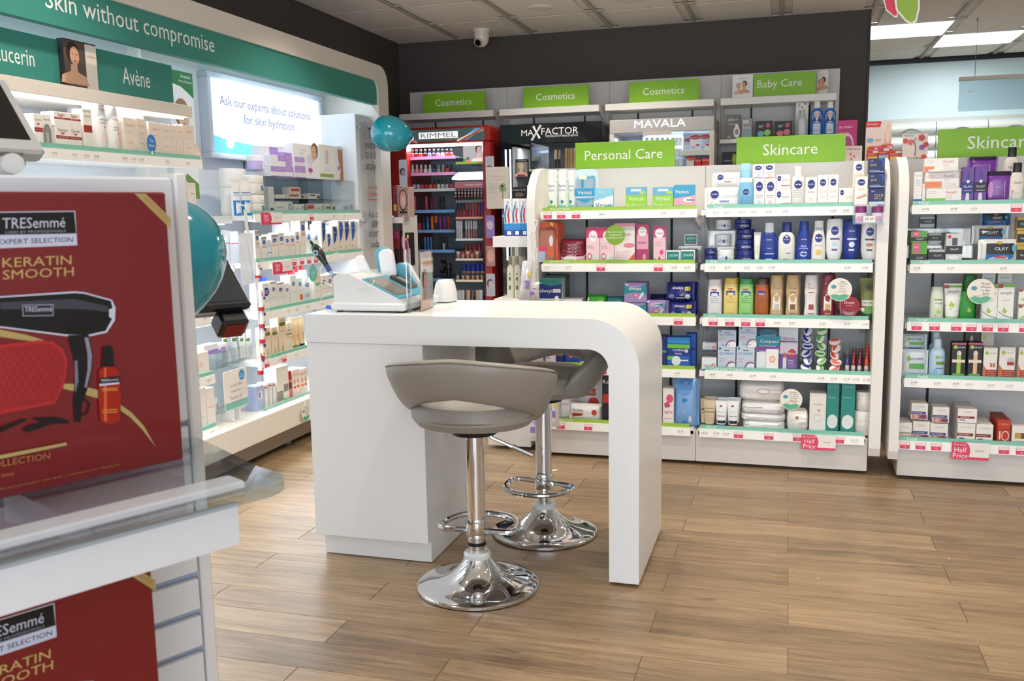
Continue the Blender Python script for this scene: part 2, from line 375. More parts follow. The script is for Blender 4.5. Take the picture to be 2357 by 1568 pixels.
# ================================================================== shelving helpers
def rail(sh, x0, x1, yf, z, riser, m_rail=TICKET, title=None, tickets=(), prices=(), tx=None, base=(0, 0, 0), pr=None):
    """riser and ticket rail of one shelf whose front is at y = yf, facing -Y; z: top of the riser"""
    B = Vector(base)
    MB().box(x0, x1, yf-.004, yf+.004, z-.0385, z, riser).build('riser', sh).location = -B
    MB().prism([(yf-.014, z-.058), (yf-.011, z-.018), (yf-.002, z-.018), (yf-.002, z-.058)], x0-.004, x1+.004, m_rail, 'x').build('ticket_rail', sh).location = -B
    if title:
        a = tx if tx is not None else x0+.012
        lt = MB().text(title, a, z-.0155, a+.0085*len(title)*1.15, z-.002, LETTER, lambda x, q: (x, yf-.0046, q), True)
        lt.build('lettering', sh).location = -B
    tm = None
    for i, u in enumerate(tickets):
        if tm is None:
            yy = lambda d: (lambda x, q: (x, yf-.0146-d+(q+.0)*.075, q))
            b = MB(); b.box(-.021, .021, -.0008, 0, -.0155, .0155, PINK)
            b.box(-.0195, .0195, -.0011, -.0008, .002, .0145, M('fff3f0', .5)); b.text('Half Price', -.014, .0055, .014, .0115, M('e88a9a', .5), lambda x, q: (x, -.0013, q), True)
            b.text('1/2', -.004, -.010, .006, -.003, LETTER, lambda x, q: (x, -.0011, q), True)
            tm = b.build('price_ticket', sh); o = tm
        else: o = link(tm.copy(), sh)
        o.location = Vector((u, yf-.0135, z-.0385))-B
    for u, t in prices:
        b = MB().text(t, -.0135, -.004, .0135, .006, M('8d7c70', .6), lambda x, q: (x, 0, q), True); b.box(-.012, .012, -.0001, .0001, -.0088, -.0078, M('c9b8ac', .6))
        b.build('price_label', sh).location = Vector((u, yf-.0136, z-.037))-B
def X(px, py=700, Y=4.48): return at_y(px, py, Y).x

# ================================================================== gondolas in the middle
GM = M('d4d2d0', .45)
def gondola(name, label, x0, bays, yf, yb, endl, endr, rows, riser_of):
    B = (x0, (yf+yb)/2, 0)
    t = thing(name, label, 'shelving unit', B)
    x1 = x0+.79*bays
    for i in range(bays):
        a = x0+.79*i
        sub(MB().cbox(a+.001, a+.789, yf-.008, yb-.03, .018, .172, M('d8d4d0', .3), .002).build('base_panel', t), B)
        sub(MB().box(a+.001, a+.789, yb, yb+.02, .16, 1.466, M('d3d3d4', .45)).build('back_panel', t), B)
        u = MB()
        for s in (a+.17, a+.62): u.box(s-.006, s+.006, yb-.003, yb+.001, .2, 1.2, M('1a1a1c', .6))
        sub(u.build('slot', t), B)
    sub(MB().box(x0+.03, x1-.03, yf+.05, yb, 0, .02, BLACK).build('gap_shade', t), B)  # black block stands in for the shade in the gap under the base
    for i in range(bays):
        a = x0+.79*i; rs = riser_of[i]
        for k, z in enumerate((1.266, 1.007, .748, .491, .204)):
            r = rows[i][k]; dp = yf if k < 4 else yf-.012
            sh = sub(MB().box(a+.012, a+.778, dp+.004, yb-.002, z-.05, z-.024, WHITE).build('shelf', t), B)
            if k < 4:
                br = MB()
                for s in (a+.02, a+.766): br.prism([(yb-.01, z-.05), (yb-.01, z-.13), (dp+.03, z-.05)], s-.002, s+.002, WHITE, 'x')
                br.build('bracket', sh)
            rail(sh, X(r[0], r[6], dp), X(r[1], r[6], dp), dp, z, rs, TICKET, r[2], [X(q, r[6]+12, dp) for q in r[3]], [(X(q, r[6]+12, dp), s) for q, s in r[4]], X(r[5], r[6], dp) if r[5] else None)
    prof = [(yf-.035, .10), (yf-.05, .14)]+[(yf-.05+.2*(1-math.cos(PI/2*k/8)), 1.27+.195*math.sin(PI/2*k/8)) for k in range(9)]+[(yb+.02, 1.465), (yb+.02, .10)]
    if endl: sub(MB().prism(prof, x0-.042, x0-.001, M('eeebe6', .4), 'x').build('end_panel', t), B)
    if endr: sub(MB().prism(prof, x1+.001, x1+.05, M('eeebe6', .4), 'x').build('end_panel', t), B)
    return t
P_ = lambda s: [(int(a.split(':')[0]), a.split(':')[1]) for a in s.split()]
rows1 = [
 [(1249, 1603, 'Shaving Products', (1262, 1293, 1327), P_('1386:£8.99 1528:£9.29 1570:£10.49'), 1254, 480), (1250, 1599, 'Shaving Products', (1384, 1516), P_('1261:£10.19 1309:£2.19 1553:£4.49 1582:£4.39'), 1254, 600), (1250, 1600, 'Feminine Care', (1562,), [], 1256, 740), (1250, 1599, 'Feminine Care', (1388,), P_('1560:£2.90'), 1256, 842), (1262, 1588, 'Feminine Care', (1292, 1355), P_('1567:£2.75'), None, 966)],
 [(1628, 1966, 'Facial', (), P_('1648:£3.19 1674:£2.19 1708:£3.59 1735:£4.15 1770:£4.29 1807:£3.99 1918:£6.89 1947:£6.80'), 1639, 474), (1624, 2007, 'Body', (), P_('1640:£1.29 1675:£4.19 1719:£3.05 1749:£3.05 1776:£3.99 1950:£3.49 1991:£3.49'), 1634, 600), (1619, 1999, 'Body', (1642, 1680, 1717, 1750), P_('1789:£6.00 1823:£6.00 1893:£5.99 1949:£6.99 1992:£5.40'), 1630, 727), (1624, 2005, 'Cold Sore Products', (), P_('1640:£4.85 1680:£6.85 1733:£5.99 1779:£7.95 1890:£2.64 1919:£2.64 1949:£1.30 1970:£1.45 1994:£1.45'), 1631, 850), (1612, 1988, 'Hand', (1700, 1770, 1836, 1932), P_('1622:£5.20 1649:£3.49 1672:£3.49 1967:£1.19'), 1628, 985)]]
gondola('shelving_gondola', 'white two-bay shelving gondola under the Personal Care and first Skincare signs', -1.196, 2, 4.48, 4.86, True, True, rows1, (STRIPG, STRIPT))
rows2 = [[(2101, 2440, 'Facial', (2338,), P_('2130:£9.99 2195:£9.99 2240:£19.29'), 2110, 462), (2096, 2440, 'Facial', (), P_('2110:£4.99 2187:£1.79 2308:£2.99'), 2112, 600), (2090, 2440, 'Facial', (2109, 2150, 2200, 2235, 2272, 2308, 2357), [], 2105, 735), (2083, 2440, 'Facial', (), P_('2103:£2.99 2156:£2.99 2199:£9.99 2229:£10.29 2280:£10.09 2323:£12.29'), 2108, 868), (2068, 2440, 'Facial', (2082, 2118, 2154, 2310, 2350), [], 2083, 1008)]]
gondola('shelving_gondola', 'white shelving gondola cut by the picture edge, under the second Skincare sign', .508, 1, 4.445, 4.83, True, False, rows2, (STRIPT,))
def hsign(name, label, words_, px0, px1, py0, py1, Y, z0, group, thick=.012, tx=(.1, .9), cat='sign', m=GREEN):
    a, b = at_y(px0, (py0+py1)/2, Y).x, at_y(px1, (py0+py1)/2, Y).x; z1 = at_y((px0+px1)/2, py0, Y).z
    t = thing(name, label, cat, ((a+b)/2, Y, z0), group=group); w, h = (b-a)/2, z1-z0
    MB().cbox(-w, w, 0, thick, 0, h, m, .001).build('board', t)
    MB().text(words_, -w+2*w*tx[0], h*.24, -w+2*w*tx[1], h*.78, LETTER, lambda x, z: (x, -.0008, z), True).build('lettering', t)
    return t
hsign('section_sign', 'bright green Personal Care sign standing on the gondola top', 'Personal Care', 1324, 1553, 325, 384, 4.862, 1.466, 'green section signs', tx=(.1, .88))
hsign('section_sign', 'bright green Skincare sign on the gondola beside the Personal Care sign', 'Skincare', 1695, 1946, 312, 374, 4.862, 1.466, 'green section signs', tx=(.25, .75))
hsign('section_sign', 'bright green Skincare sign running out of the picture edge', 'Skincare', 2159, 2440, 293, 360, 4.832, 1.466, 'green section signs', tx=(.25, .80))
# ================================================================== illuminated skincare wall unit on the left wall
# local frame of everything on this wall: x = world Y, y = -world X, so that fronts face the room
LB = (3.5, 2.7, 0)
def lsub(o): o.location = (-3.5, -2.7, 0); return o
UN = thing('skincare_display_unit', 'white illuminated wall unit with a teal Skin without compromise header', 'shelving unit', (-2.7, 3.5, 0), PI/2)
CREAM = M('ece6dc', .4); INNER = M('e4eaf2', .5)
def LY(px, py, Xp=-2.55): return at_x(px, py, Xp).y
def LZ(px, py, Xp=-2.55): return at_x(px, py, Xp).z
# arch: outline in (Y, z)
o_ = [(.9, .27), (.9, 2.18)]+[(5.53+.12*math.sin(PI/2*k/8), 2.06+.12*math.cos(PI/2*k/8)) for k in range(9)]+[(5.65, .27), (5.5, .27)]
i_ = [(5.5, 2.02)]+[(5.44+.06*math.cos(PI/2*k/6), 2.02+.06*math.sin(PI/2*k/6)) for k in range(1, 7)]+[(1.0, 2.08), (1.0, .27)]
lsub(MB().prism(o_+i_, 2.5, 2.56, M('dfd8cf', .45), 'y').build('arch_frame', UN))
hd = lsub(MB().prism([(1.0, 1.933), (5.5, 1.933), (5.5, 2.02)]+i_[1:7]+[(1.0, 2.08)], 2.512, 2.55, TEAL, 'y').build('header_sign', UN))
put = lambda x, z: (x, 2.5114, z)
b = MB().text('Skin without compromise', LY(105, 10, -2.51), 1.965, LY(494, 112, -2.51), 2.056, LETTER, put)
for k in range(3): b.box(LY(22, 10, -2.51)+.02*k, LY(66, 10, -2.51)-.02+.014*k, 2.511, 2.512, 2.055-.022*k, 2.064-.022*k, LETTER)
b.build('lettering', hd)
lsub(MB().box(.9, 5.65, 2.56, 2.93, 2.09, 2.16, M('e7e4df', .5)).build('roof', UN))
for a, c in ((.9, 2.27), (2.272, 3.66), (3.662, 4.6), (4.602, 5.5)): lsub(MB().box(a, c, 2.9, 2.94, .2, 2.09, INNER).build('back_panel', UN))
lsub(MB().box(5.5, 5.65, 2.56, 2.94, .02, 2.09, M('e2dcd4', .45)).build('end_panel', UN))
lsub(MB().box(3.655, 3.675, 2.84, 2.9, .26, 2.09, WHITE).build('divider', UN))
for a, c in ((.9, 1.9), (1.902, 2.9), (2.902, 3.66), (3.662, 4.36), (4.362, 5.5)):
    lsub(MB().cbox(a, c, 2.485, 2.92, .135, .258, CREAM, .003).build('base_drawer', UN))
lsub(MB().box(.9, 5.55, 2.56, 2.9, .035, .135, M('9b8d7d', .4)).build('kick_panel', UN))  # brown tone holds the shade cast by the base drawers above
b = MB()
for k in range(6): b.lathe([(.02, 0), (.02, .036)], M('8d8d8d', .5), 8, (1.2+.8*k, 2.62))
lsub(b.build('foot', UN))
RP = -2.55
def lshelf(y0, y1, zt, riser=STRIPT, front=2.55, title=None, px=(), prices=(), rl=True, thick=.024):
    sh = lsub(MB().box(y0, y1, front+.004, 2.898, zt-.024-thick, zt-.024, WHITE).build('shelf', UN))
    if rl: rail(sh, y0+.005, y1-.005, front, zt, riser, TICKET, title, px, prices)
    lsub(MB().box(y0+.03, y1-.03, front+.03, front+.045, zt-.03-thick, zt-.024-thick, M('f3f8ff', .4, emit=6)).build('light_strip', UN))
    lamp('shelf_lamp', 'AREA', (-(front+.05), (y0+y1)/2, zt-.036-thick), 2.0*(y1-y0), (.78, .88, 1), (0, -.35, 0), shape='RECTANGLE', size=.02, size_y=(y1-y0)*.95)
    return sh
# bay under the top signs
lsub(MB().cbox(2.2, 3.622, 2.55, 2.898, 1.688, 1.738, M('e9e0d5', .45), .002).build('top_shelf', UN))
lsub(MB().box(2.2, 3.6, 2.58, 2.595, 1.68, 1.687, M('f3f8ff', .4, emit=6)).build('light_strip', UN))
lamp('shelf_lamp', 'AREA', (-2.62, 2.9, 1.675), 3, (.78, .88, 1), (0, -.35, 0), shape='RECTANGLE', size=.02, size_y=1.4)
lshelf(2.2, 3.655, 1.522, prices=[(LY(q, 350, RP), s) for q, s in ((118, '£19.99'), (165, '£14.50'), (192, '£11.00'), (215, '£9.99'), (280, '£9.99'), (300, '£11.50'), (318, '£9.99'), (378, '£12.50'), (425, '£16.00'))])
for z in (1.262, .829, .54, .295): lshelf(2.2, 3.65, z, prices=[(3.5, '£9.99'), (3.6, '£8.49')])
# bay under the light box
z2 = [(1.276, 'Eczema & Psoriasis', [LY(712, 488)], [(770, '£7.49'), (795, '£5.19')]), (1.037, 'Dry Skin', [LY(q, 594) for q in (672, 690, 706, 722)], []),
      (.78, 'Emollients', [], [(655, '£4.49'), (675, '£6.99'), (700, '£8.29'), (735, '£9.99')]), (.535, 'Naturals', [LY(609, 836), LY(649, 822)], [(630, '£8.99'), (668, '£7.15'), (696, '£7.15')]), (.272, 'Sensitive', [], [(627, '£14.29'), (645, '£9.49'), (663, '£6.49'), (680, '£4.99')])]
for z, ti, tk, pr in z2: lshelf(4.06, 5.27, z, STRIPT, 2.55, ti, tk, [(LY(q, 640), s) for q, s in pr])
for z in (1.268, 1.03, .785):
    lshelf(3.68, 4.055, z, front=2.66, rl=False, thick=.03)
lsub(MB().box(3.68, 4.055, 2.64, 2.895, .515, .523, glassy('e9f6f4', .2)).build('glass_shelf', UN))
lsub(MB().cbox(5.275, 5.497, 2.56, 2.895, .26, 1.862, M('e8eaee', .4), .003).build('end_cabinet', UN))
ap = lsub(MB().box(5.29, 5.49, 2.535, 2.541, .55, 1.86, CLEAR).build('acrylic_panel', UN))
b = MB(); dk = M('3f4c58', .6)
for tx, py0, py1, x0, x1 in (('Treat', 296, 322, 846, 874), ('yourself', 324, 349, 840, 870), ('to a skin', 346, 366, 840, 873), ('analysis', 372, 398, 842, 874), ('Ask our', 484, 502, 848, 876), ('skin', 506, 524, 855, 871), ('experts', 530, 552, 849, 877), ('today', 554, 575, 853, 877)):
    b.text(tx, LY(x0, py0, -2.535), LZ(860, py1, -2.535), LY(x1, py0, -2.535), LZ(860, py0, -2.535), dk, lambda x, z: (x, 2.5345, z))
rd = M('d4524a', .6)
for tx, py0, py1 in (('your skin', 426, 438), ('survivor', 440, 453)): b.text(tx, LY(847, py0, -2.535), LZ(860, py1, -2.535), LY(872, py0, -2.535), LZ(860, py0, -2.535), rd, lambda x, z: (x, 2.5345, z))
b.box(LY(847, 460, -2.535), LY(874, 460, -2.535), 2.534, 2.5345, LZ(860, 461, -2.535), LZ(860, 459, -2.535), rd)
b.build('lettering', ap)
b = MB()
for z in (.62, 1.2, 1.78):
    for y in (5.3, 5.48): b.prism(circ(y, z, .006, 10), 2.531, 2.56, STEEL, 'y')
ps = b.build('panel_stud', UN); lsub(ps)
# ---- light box
XB = -2.855
yl, yr = LY(484, 250, XB), LY(733, 250, XB)
zl0, zl1 = LZ(610, 362, XB), LZ(610, 206, XB)
LBX = thing('light_box', 'bright backlit box sign asking about skin hydration', 'illuminated sign', (XB, (yl+yr)/2, zl0), PI/2)
w = (yr-yl)/2; h = zl1-zl0
b = MB(); fr = M('c3cad6', .35, .3)
for a in ((-w-.03, w+.03, -.03, 0), (-w-.03, w+.03, h, h+.03), (-w-.03, -w, 0, h), (w, w+.03, 0, h)): b.cbox(a[0], a[1], -.012, .045, a[2], a[3], fr, .003)
b.build('frame', LBX)
pn = MB().box(-w, w, 0, .04, 0, h, M('eef4ff', .4, emit=.95)).build('lit_panel', LBX)
b = MB(); tc = M('8291b8', .6, emit=.45)
k = lambda px: LY(px, 250, XB)-(yl+yr)/2
b.text('Ask our experts about solutions', k(506), h*.62, k(712), h*.79, tc, lambda x, z: (x, -.0012, z))
b.text('for skin hydration', k(559), h*.41, k(675), h*.58, tc, lambda x, z: (x, -.0012, z))
b.build('lettering', pn)
b = MB(); cy = M('6ad2f0', .5, emit=.9)
wave = [(-w, 0), (w, 0), (w, h*.10)]+[(w-2*w*q/12, h*(.10+.1*q/12+.012*math.sin(q*1.3))) for q in range(1, 12)]+[(-w, h*.24)]
b.prism(wave, -.0006, 0, cy, 'y')
b.prism(circ(-w*.72, h*.17, h*.10, 16), -.001, -.0005, M('eef4ff', .4, emit=.95), 'y'); b.build('printed_wave', pn)
MB().tube([(-w*.4, .04, -.03), (-w*.39, .042, -.25), (-w*.37, .043, -.52)], .004, M('4a4f55', .5), 6).build('power_cable', LBX)
lamp('lightbox_lamp', 'AREA', (XB+.06, (yl+yr)/2, zl0+h/2), 2.5, (.85, .92, 1), (0, PI/2, 0), shape='RECTANGLE', size=.4, size_y=1.0)
lamp('header_lamp', 'AREA', (-2.66, 3.9, 2.08), 5, (.75, .86, 1), (0, -.3, 0), shape='RECTANGLE', size=.03, size_y=3.0)

# ---- teal brand signs and leaflets on the top shelf
def lsign(word, label, y0, y1, z1, tx):
    t = thing('section_sign', label, 'sign', (-2.585, (y0+y1)/2, 1.738), PI/2, 'teal section signs'); w = (y1-y0)/2
    MB().cbox(-w, w, 0, .012, 0, z1-1.738, TEAL, .001).build('board', t)
    MB().text(word, -w+2*w*tx[0], .05, -w+2*w*tx[1], tx[2], LETTER, lambda x, z: (x, -.0008, z)).build('lettering', t)
XS = -2.585
lsign('Eucerin', 'teal Eucerin sign on the top shelf, cut by the picture edge'.replace('Eucerin ', ''), LY(-120, 60, XS), LY(143, 120, XS), LZ(70, 77, XS), (.36, .715, .108))
lsign('Avène', 'teal sign on the top shelf beside the green portrait poster', LY(222, 150, XS), LY(396, 170, XS), LZ(310, 131, XS), (.31, .67, .118))
# flat portraits, drawn as simple shapes
def portrait(b, x0, z0, s, put, skin='d9a98c', hair='3a2a22', side=1, body=True):
    sk, hr, dk = M(skin, .6), M(hair, .6), M('8a5a4a', .6)
    pp = lambda pts: [(x0+s*x*side, z0+s*z) for x, z in pts]
    def poly(pts, m, d): P = [put(x, z, d) for x, z in pp(pts)]; b.add(P, [tuple(range(len(P)))], m)
    if body: poly([(-.5, 0), (.5, 0), (.42, .22), (.12, .32), (.1, .5), (-.12, .5), (-.14, .32), (-.45, .2)], sk, .0002)
    poly(circ(-.03, .8, .23, 18, .27), hr, .0003)
    poly(circ(.03, .72, .165, 18, .24), sk, .0004)
    for ex in (-.04, .11): poly(circ(ex, .76, .028, 8, .014), M('241c1a', .5), .0006)
    poly([(.035, .76), (.06, .67), (.025, .67)], M('c28f74', .6), .0006)
    poly(circ(.04, .595, .05, 10, .016), M('b04f4c', .5), .0006)
t = thing('leaflet_holder', 'clear holder of dark portrait leaflets between the two teal signs', 'leaflet holder', (-2.56, (LY(147, 130, -2.56)+LY(222, 140, -2.56))/2, 1.738), PI/2)
w = (LY(222, 140, -2.56)-LY(147, 130, -2.56))/2; hh = LZ(185, 96, -2.56)-1.738
b = MB().box(-w, w, 0, .03, .002, hh, M('2e2a2c', .4)); b.box(w*.3, w, -.0006, 0, .002, hh-.005, M('efe5dc', .5))
b.box(-w, w*.3, -.0003, 0, .002, hh-.004, M('5b4d48', .5))
portrait(b, -w*.42, .01, hh*.84, lambda x, z, d: (x, -.0006-d, z), 'd8a88b', '2c211d')
b.text('Avène', w*.4, hh*.68, w*.9, hh*.76, M('d88a76', .6), lambda x, z: (x, -.001, z), True)
b.build('leaflets', t)
MB().box(-w-.004, w+.006, -.008, -.006, 0, hh*.55, CLEAR).build('holder_front', t)
# ---- posters on the back wall
def lposter(label, px0, px1, zt, zb, Xp, draw, ps=None):
    y0, y1 = LY(px0, 250, Xp), LY(px1, 250, Xp)
    t = thing('poster', label, 'poster', (Xp, (y0+y1)/2, zb), PI/2, 'posters in the lit wall unit'); w = (y1-y0)/2; h = zt-zb
    MB().cbox(-w, w, 0, .012, 0, h, M('f4f6f6', .4, emit=.5), .001).build('sheet', t)
    b = MB(); draw(b, w, h); b.build('printed_picture', t); return t
def dr1(b, w, h):
    g = M('3c9b52', .5, emit=.25)
    b.prism([(-w, h), (w, h), (w, h*.80), (w*.5, h*.84), (-.1*w, h*.88), (-w, h*.9)], -.0004, 0, g, 'y')
    b.text('Aveeno', -.1*w, h*.945, .8*w, h*.985, LETTER, lambda x, z: (x, -.0008, z), True)
    b.text('Active Naturals', -.3*w, h*.915, .9*w, h*.935, LETTER, lambda x, z: (x, -.0008, z), True)
    portrait(b, -w*.1, h*.34, h*.42, lambda x, z, d: (x, -.001-d, z), 'f0cdb4', 'a97b54')
    b.prism([(-w, 0), (w, 0), (w, h*.12), (0, h*.2), (-w, h*.1)], -.0004, 0, M('8fc45a', .5, emit=.2), 'y')
lposter('tall poster of a fair haired woman under a green curve', 396, 447, LZ(420, 165, -2.86), 1.34, -2.86, dr1)
def dr2(b, w, h):
    b.prism([(-w, h*.75), (-w*.2, h*.8), (-w*.3, h), (-w, h)], -.0004, 0, M('6a9a48', .5), 'y'); b.prism([(-w*.2, h*.8), (w*.6, h*.86), (w*.4, h), (-w*.3, h)], -.0004, 0, M('dbb096', .5), 'y')
lposter('small poster with a hand in greenery at the end of the wall unit', 764, 822, 1.99, 1.875, -2.87, dr2)

# ---- teal balloons
BAL = M('0596ad', .12, spec=.7, coat=.6)
def balloon(name, label, c, r, tilt, string_to, sprig=False):
    t = thing(name, label, 'balloon', c, group='teal balloons')
    Rm = Matrix.Rotation(tilt[0], 3, 'Y') @ Matrix.Rotation(tilt[1], 3, 'X')
    prof = []
    for k in range(17):
        a = PI*k/16; z = -math.cos(a); rr = math.sin(a)*(1+.08*z)
        prof.append((max(rr, .001)*r, z*r*1.12*(1 if z > 0 else 1.08)))
    b = MB(); b.loft([[tuple(Rm @ Vector((q*math.cos(2*PI*j/32), q*math.sin(2*PI*j/32), z))) for j in range(32)] for q, z in prof], BAL); b.build('envelope', t)
    nk = Rm @ Vector((0, 0, -r*1.2)); n2 = Rm @ Vector((0, 0, -r*1.27))
    MB().tube([tuple(nk*.99), tuple((nk+n2)/2), tuple(n2)], [.012, .006, .014], BAL, 10).build('neck', t)
    e = Vector(string_to)-Vector(c)
    MB().tube([tuple(n2*.99), tuple((n2+e)/2+Vector((0, 0, .01))), tuple(e)], .0016, M('e9ecec', .5), 5).build('ribbon', t)
    return t
pc = at_x(899, 308, -2.3)
balloon('balloon', 'small teal balloon tied to the end of the lit wall unit', (pc.x, pc.y, pc.z), .108, (math.radians(-78), .3), (-2.497, 5.58, pc.z-.02))
# ================================================================== product builders (local frame: x right, front faces -y, z up)
def body_loft(prof, w, d, m, n=2.2, K=20, tw=None):
    """prof: (z, half-width factor, half-depth factor); centred at y = 0"""
    return MB().loft([sell(max(a*w/2, .0004), max(c*d/2, .0004), e if e else n, K, 0, 0, z) for z, a, c, e in [(p+(None,))[:4] for p in prof]], m)
def interp(prof, z):
    for (z0, a0, c0), (z1, a1, c1) in zip([p[:3] for p in prof], [p[:3] for p in prof][1:]):
        if z0 <= z <= z1 and z1 > z0:
            t = (z-z0)/(z1-z0); return a0+(a1-a0)*t, c0+(c1-c0)*t
    return prof[-1][1:3] if z > prof[-1][0] else prof[0][1:3]
def printing(prints, w, h, put):
    """flat print on a front: r rectangle, o ellipse, t text; fractions of width and height"""
    b = MB(); lv = 0
    for p in prints:
        k = p[0]; lv += 1; e = .00025*(1+lv*.35)
        if k == 'p':
            b.add([put((x-.5)*w, z*h, e) for x, z in p[1]], [tuple(range(len(p[1])))], M(p[2], .42)); continue
        x0, z0, x1, z1, c = p[1:6]; m = M(c, .42)
        X0, X1, Z0, Z1 = (x0-.5)*w, (x1-.5)*w, z0*h, z1*h
        if k == 'r':
            n = 6; vs = []
            for i in range(n+1):
                x = X0+(X1-X0)*i/n; vs += [put(x, Z0, e), put(x, Z1, e)]
            b.add(vs, [(2*i, 2*i+2, 2*i+3, 2*i+1) for i in range(n)], m)
        elif k == 'o':
            pts = [(max(-w/2, min(w/2, x)), max(0, min(h, z))) for x, z in circ((X0+X1)/2, (Z0+Z1)/2, (X1-X0)/2, 18, (Z1-Z0)/2)]
            b.add([put(x, z, e) for x, z in pts]+[put(sum(q[0] for q in pts)/18, sum(q[1] for q in pts)/18, e)], [(i, (i+1) % 18, 18) for i in range(18)], m)
        else: b.text(p[6], X0, Z0, X1, Z1, m, lambda x, z: put(x, z, e+.0001), True)
    return b
def r(x0, z0, x1, z1, c): return ('r', x0, z0, x1, z1, c)
def o(x0, z0, x1, z1, c): return ('o', x0, z0, x1, z1, c)
def tx(x0, z0, x1, z1, c, s): return ('t', x0, z0, x1, z1, c, s)
def pg(c, *pts): return ('p', pts, c, 0, 0, '000000')
def lines(x0, x1, z1, n, dz, c, h=.012): return [r(x0, z1-dz*i, x1-(.12*(x1-x0) if i % 2 else 0), z1-dz*i+h, c) for i in range(n)]
SHAPES = {
 'bottle': [(0, .94, .94), (.02, 1, 1), (.55, 1, 1), (.68, .96, .97), (.74, .8, .85), (.78, .52, .6), (.8, .46, .55)],
 'lotion': [(0, .92, .9), (.02, .98, 1), (.5, 1, 1), (.66, .93, .95), (.73, .72, .8), (.765, .55, .62)],
 'flask': [(0, .92, .94), (.03, .98, 1), (.3, 1, 1), (.55, .92, .96), (.75, .72, .86), (.8, .62, .8)],
 'flat': [(0, .94, .92), (.02, 1, 1), (.6, .97, .96), (.84, .88, .9), (.86, .86, .88)],
 'curvy': [(0, .98, .95), (.02, 1, 1), (.18, .98, .96), (.36, .88, .88), (.5, .9, .9), (.62, 1, .96), (.8, .96, .9), (.86, .92, .86)],
 'inverted': [(0, .62, .7), (.1, .66, .75), (.13, .8, .85), (.3, .98, .98), (.62, 1, 1), (.9, .98, .96), (.97, .92, .85), (1, .8, .7)],
 'mouthwash': [(0, .92, .92), (.03, 1, 1), (.3, .97, .97), (.5, .9, .92), (.62, .96, .96), (.72, .86, .88), (.79, .5, .6), (.81, .44, .55)],
}
NAMES = {'carton': 'carton', 'can': 'spray_can', 'jar': 'cream_jar', 'tube': 'cream_tube', 'pack': 'wipes_packet', 'blister': 'blister_pack', 'bag': 'cotton_bag', 'pouch': 'pouch'}
class Sh: pass
S = Sh()
def shelf(plane, v, zb, where, cat=None): S.p, S.v, S.zb, S.where, S.cat = plane, v, zb, where, cat
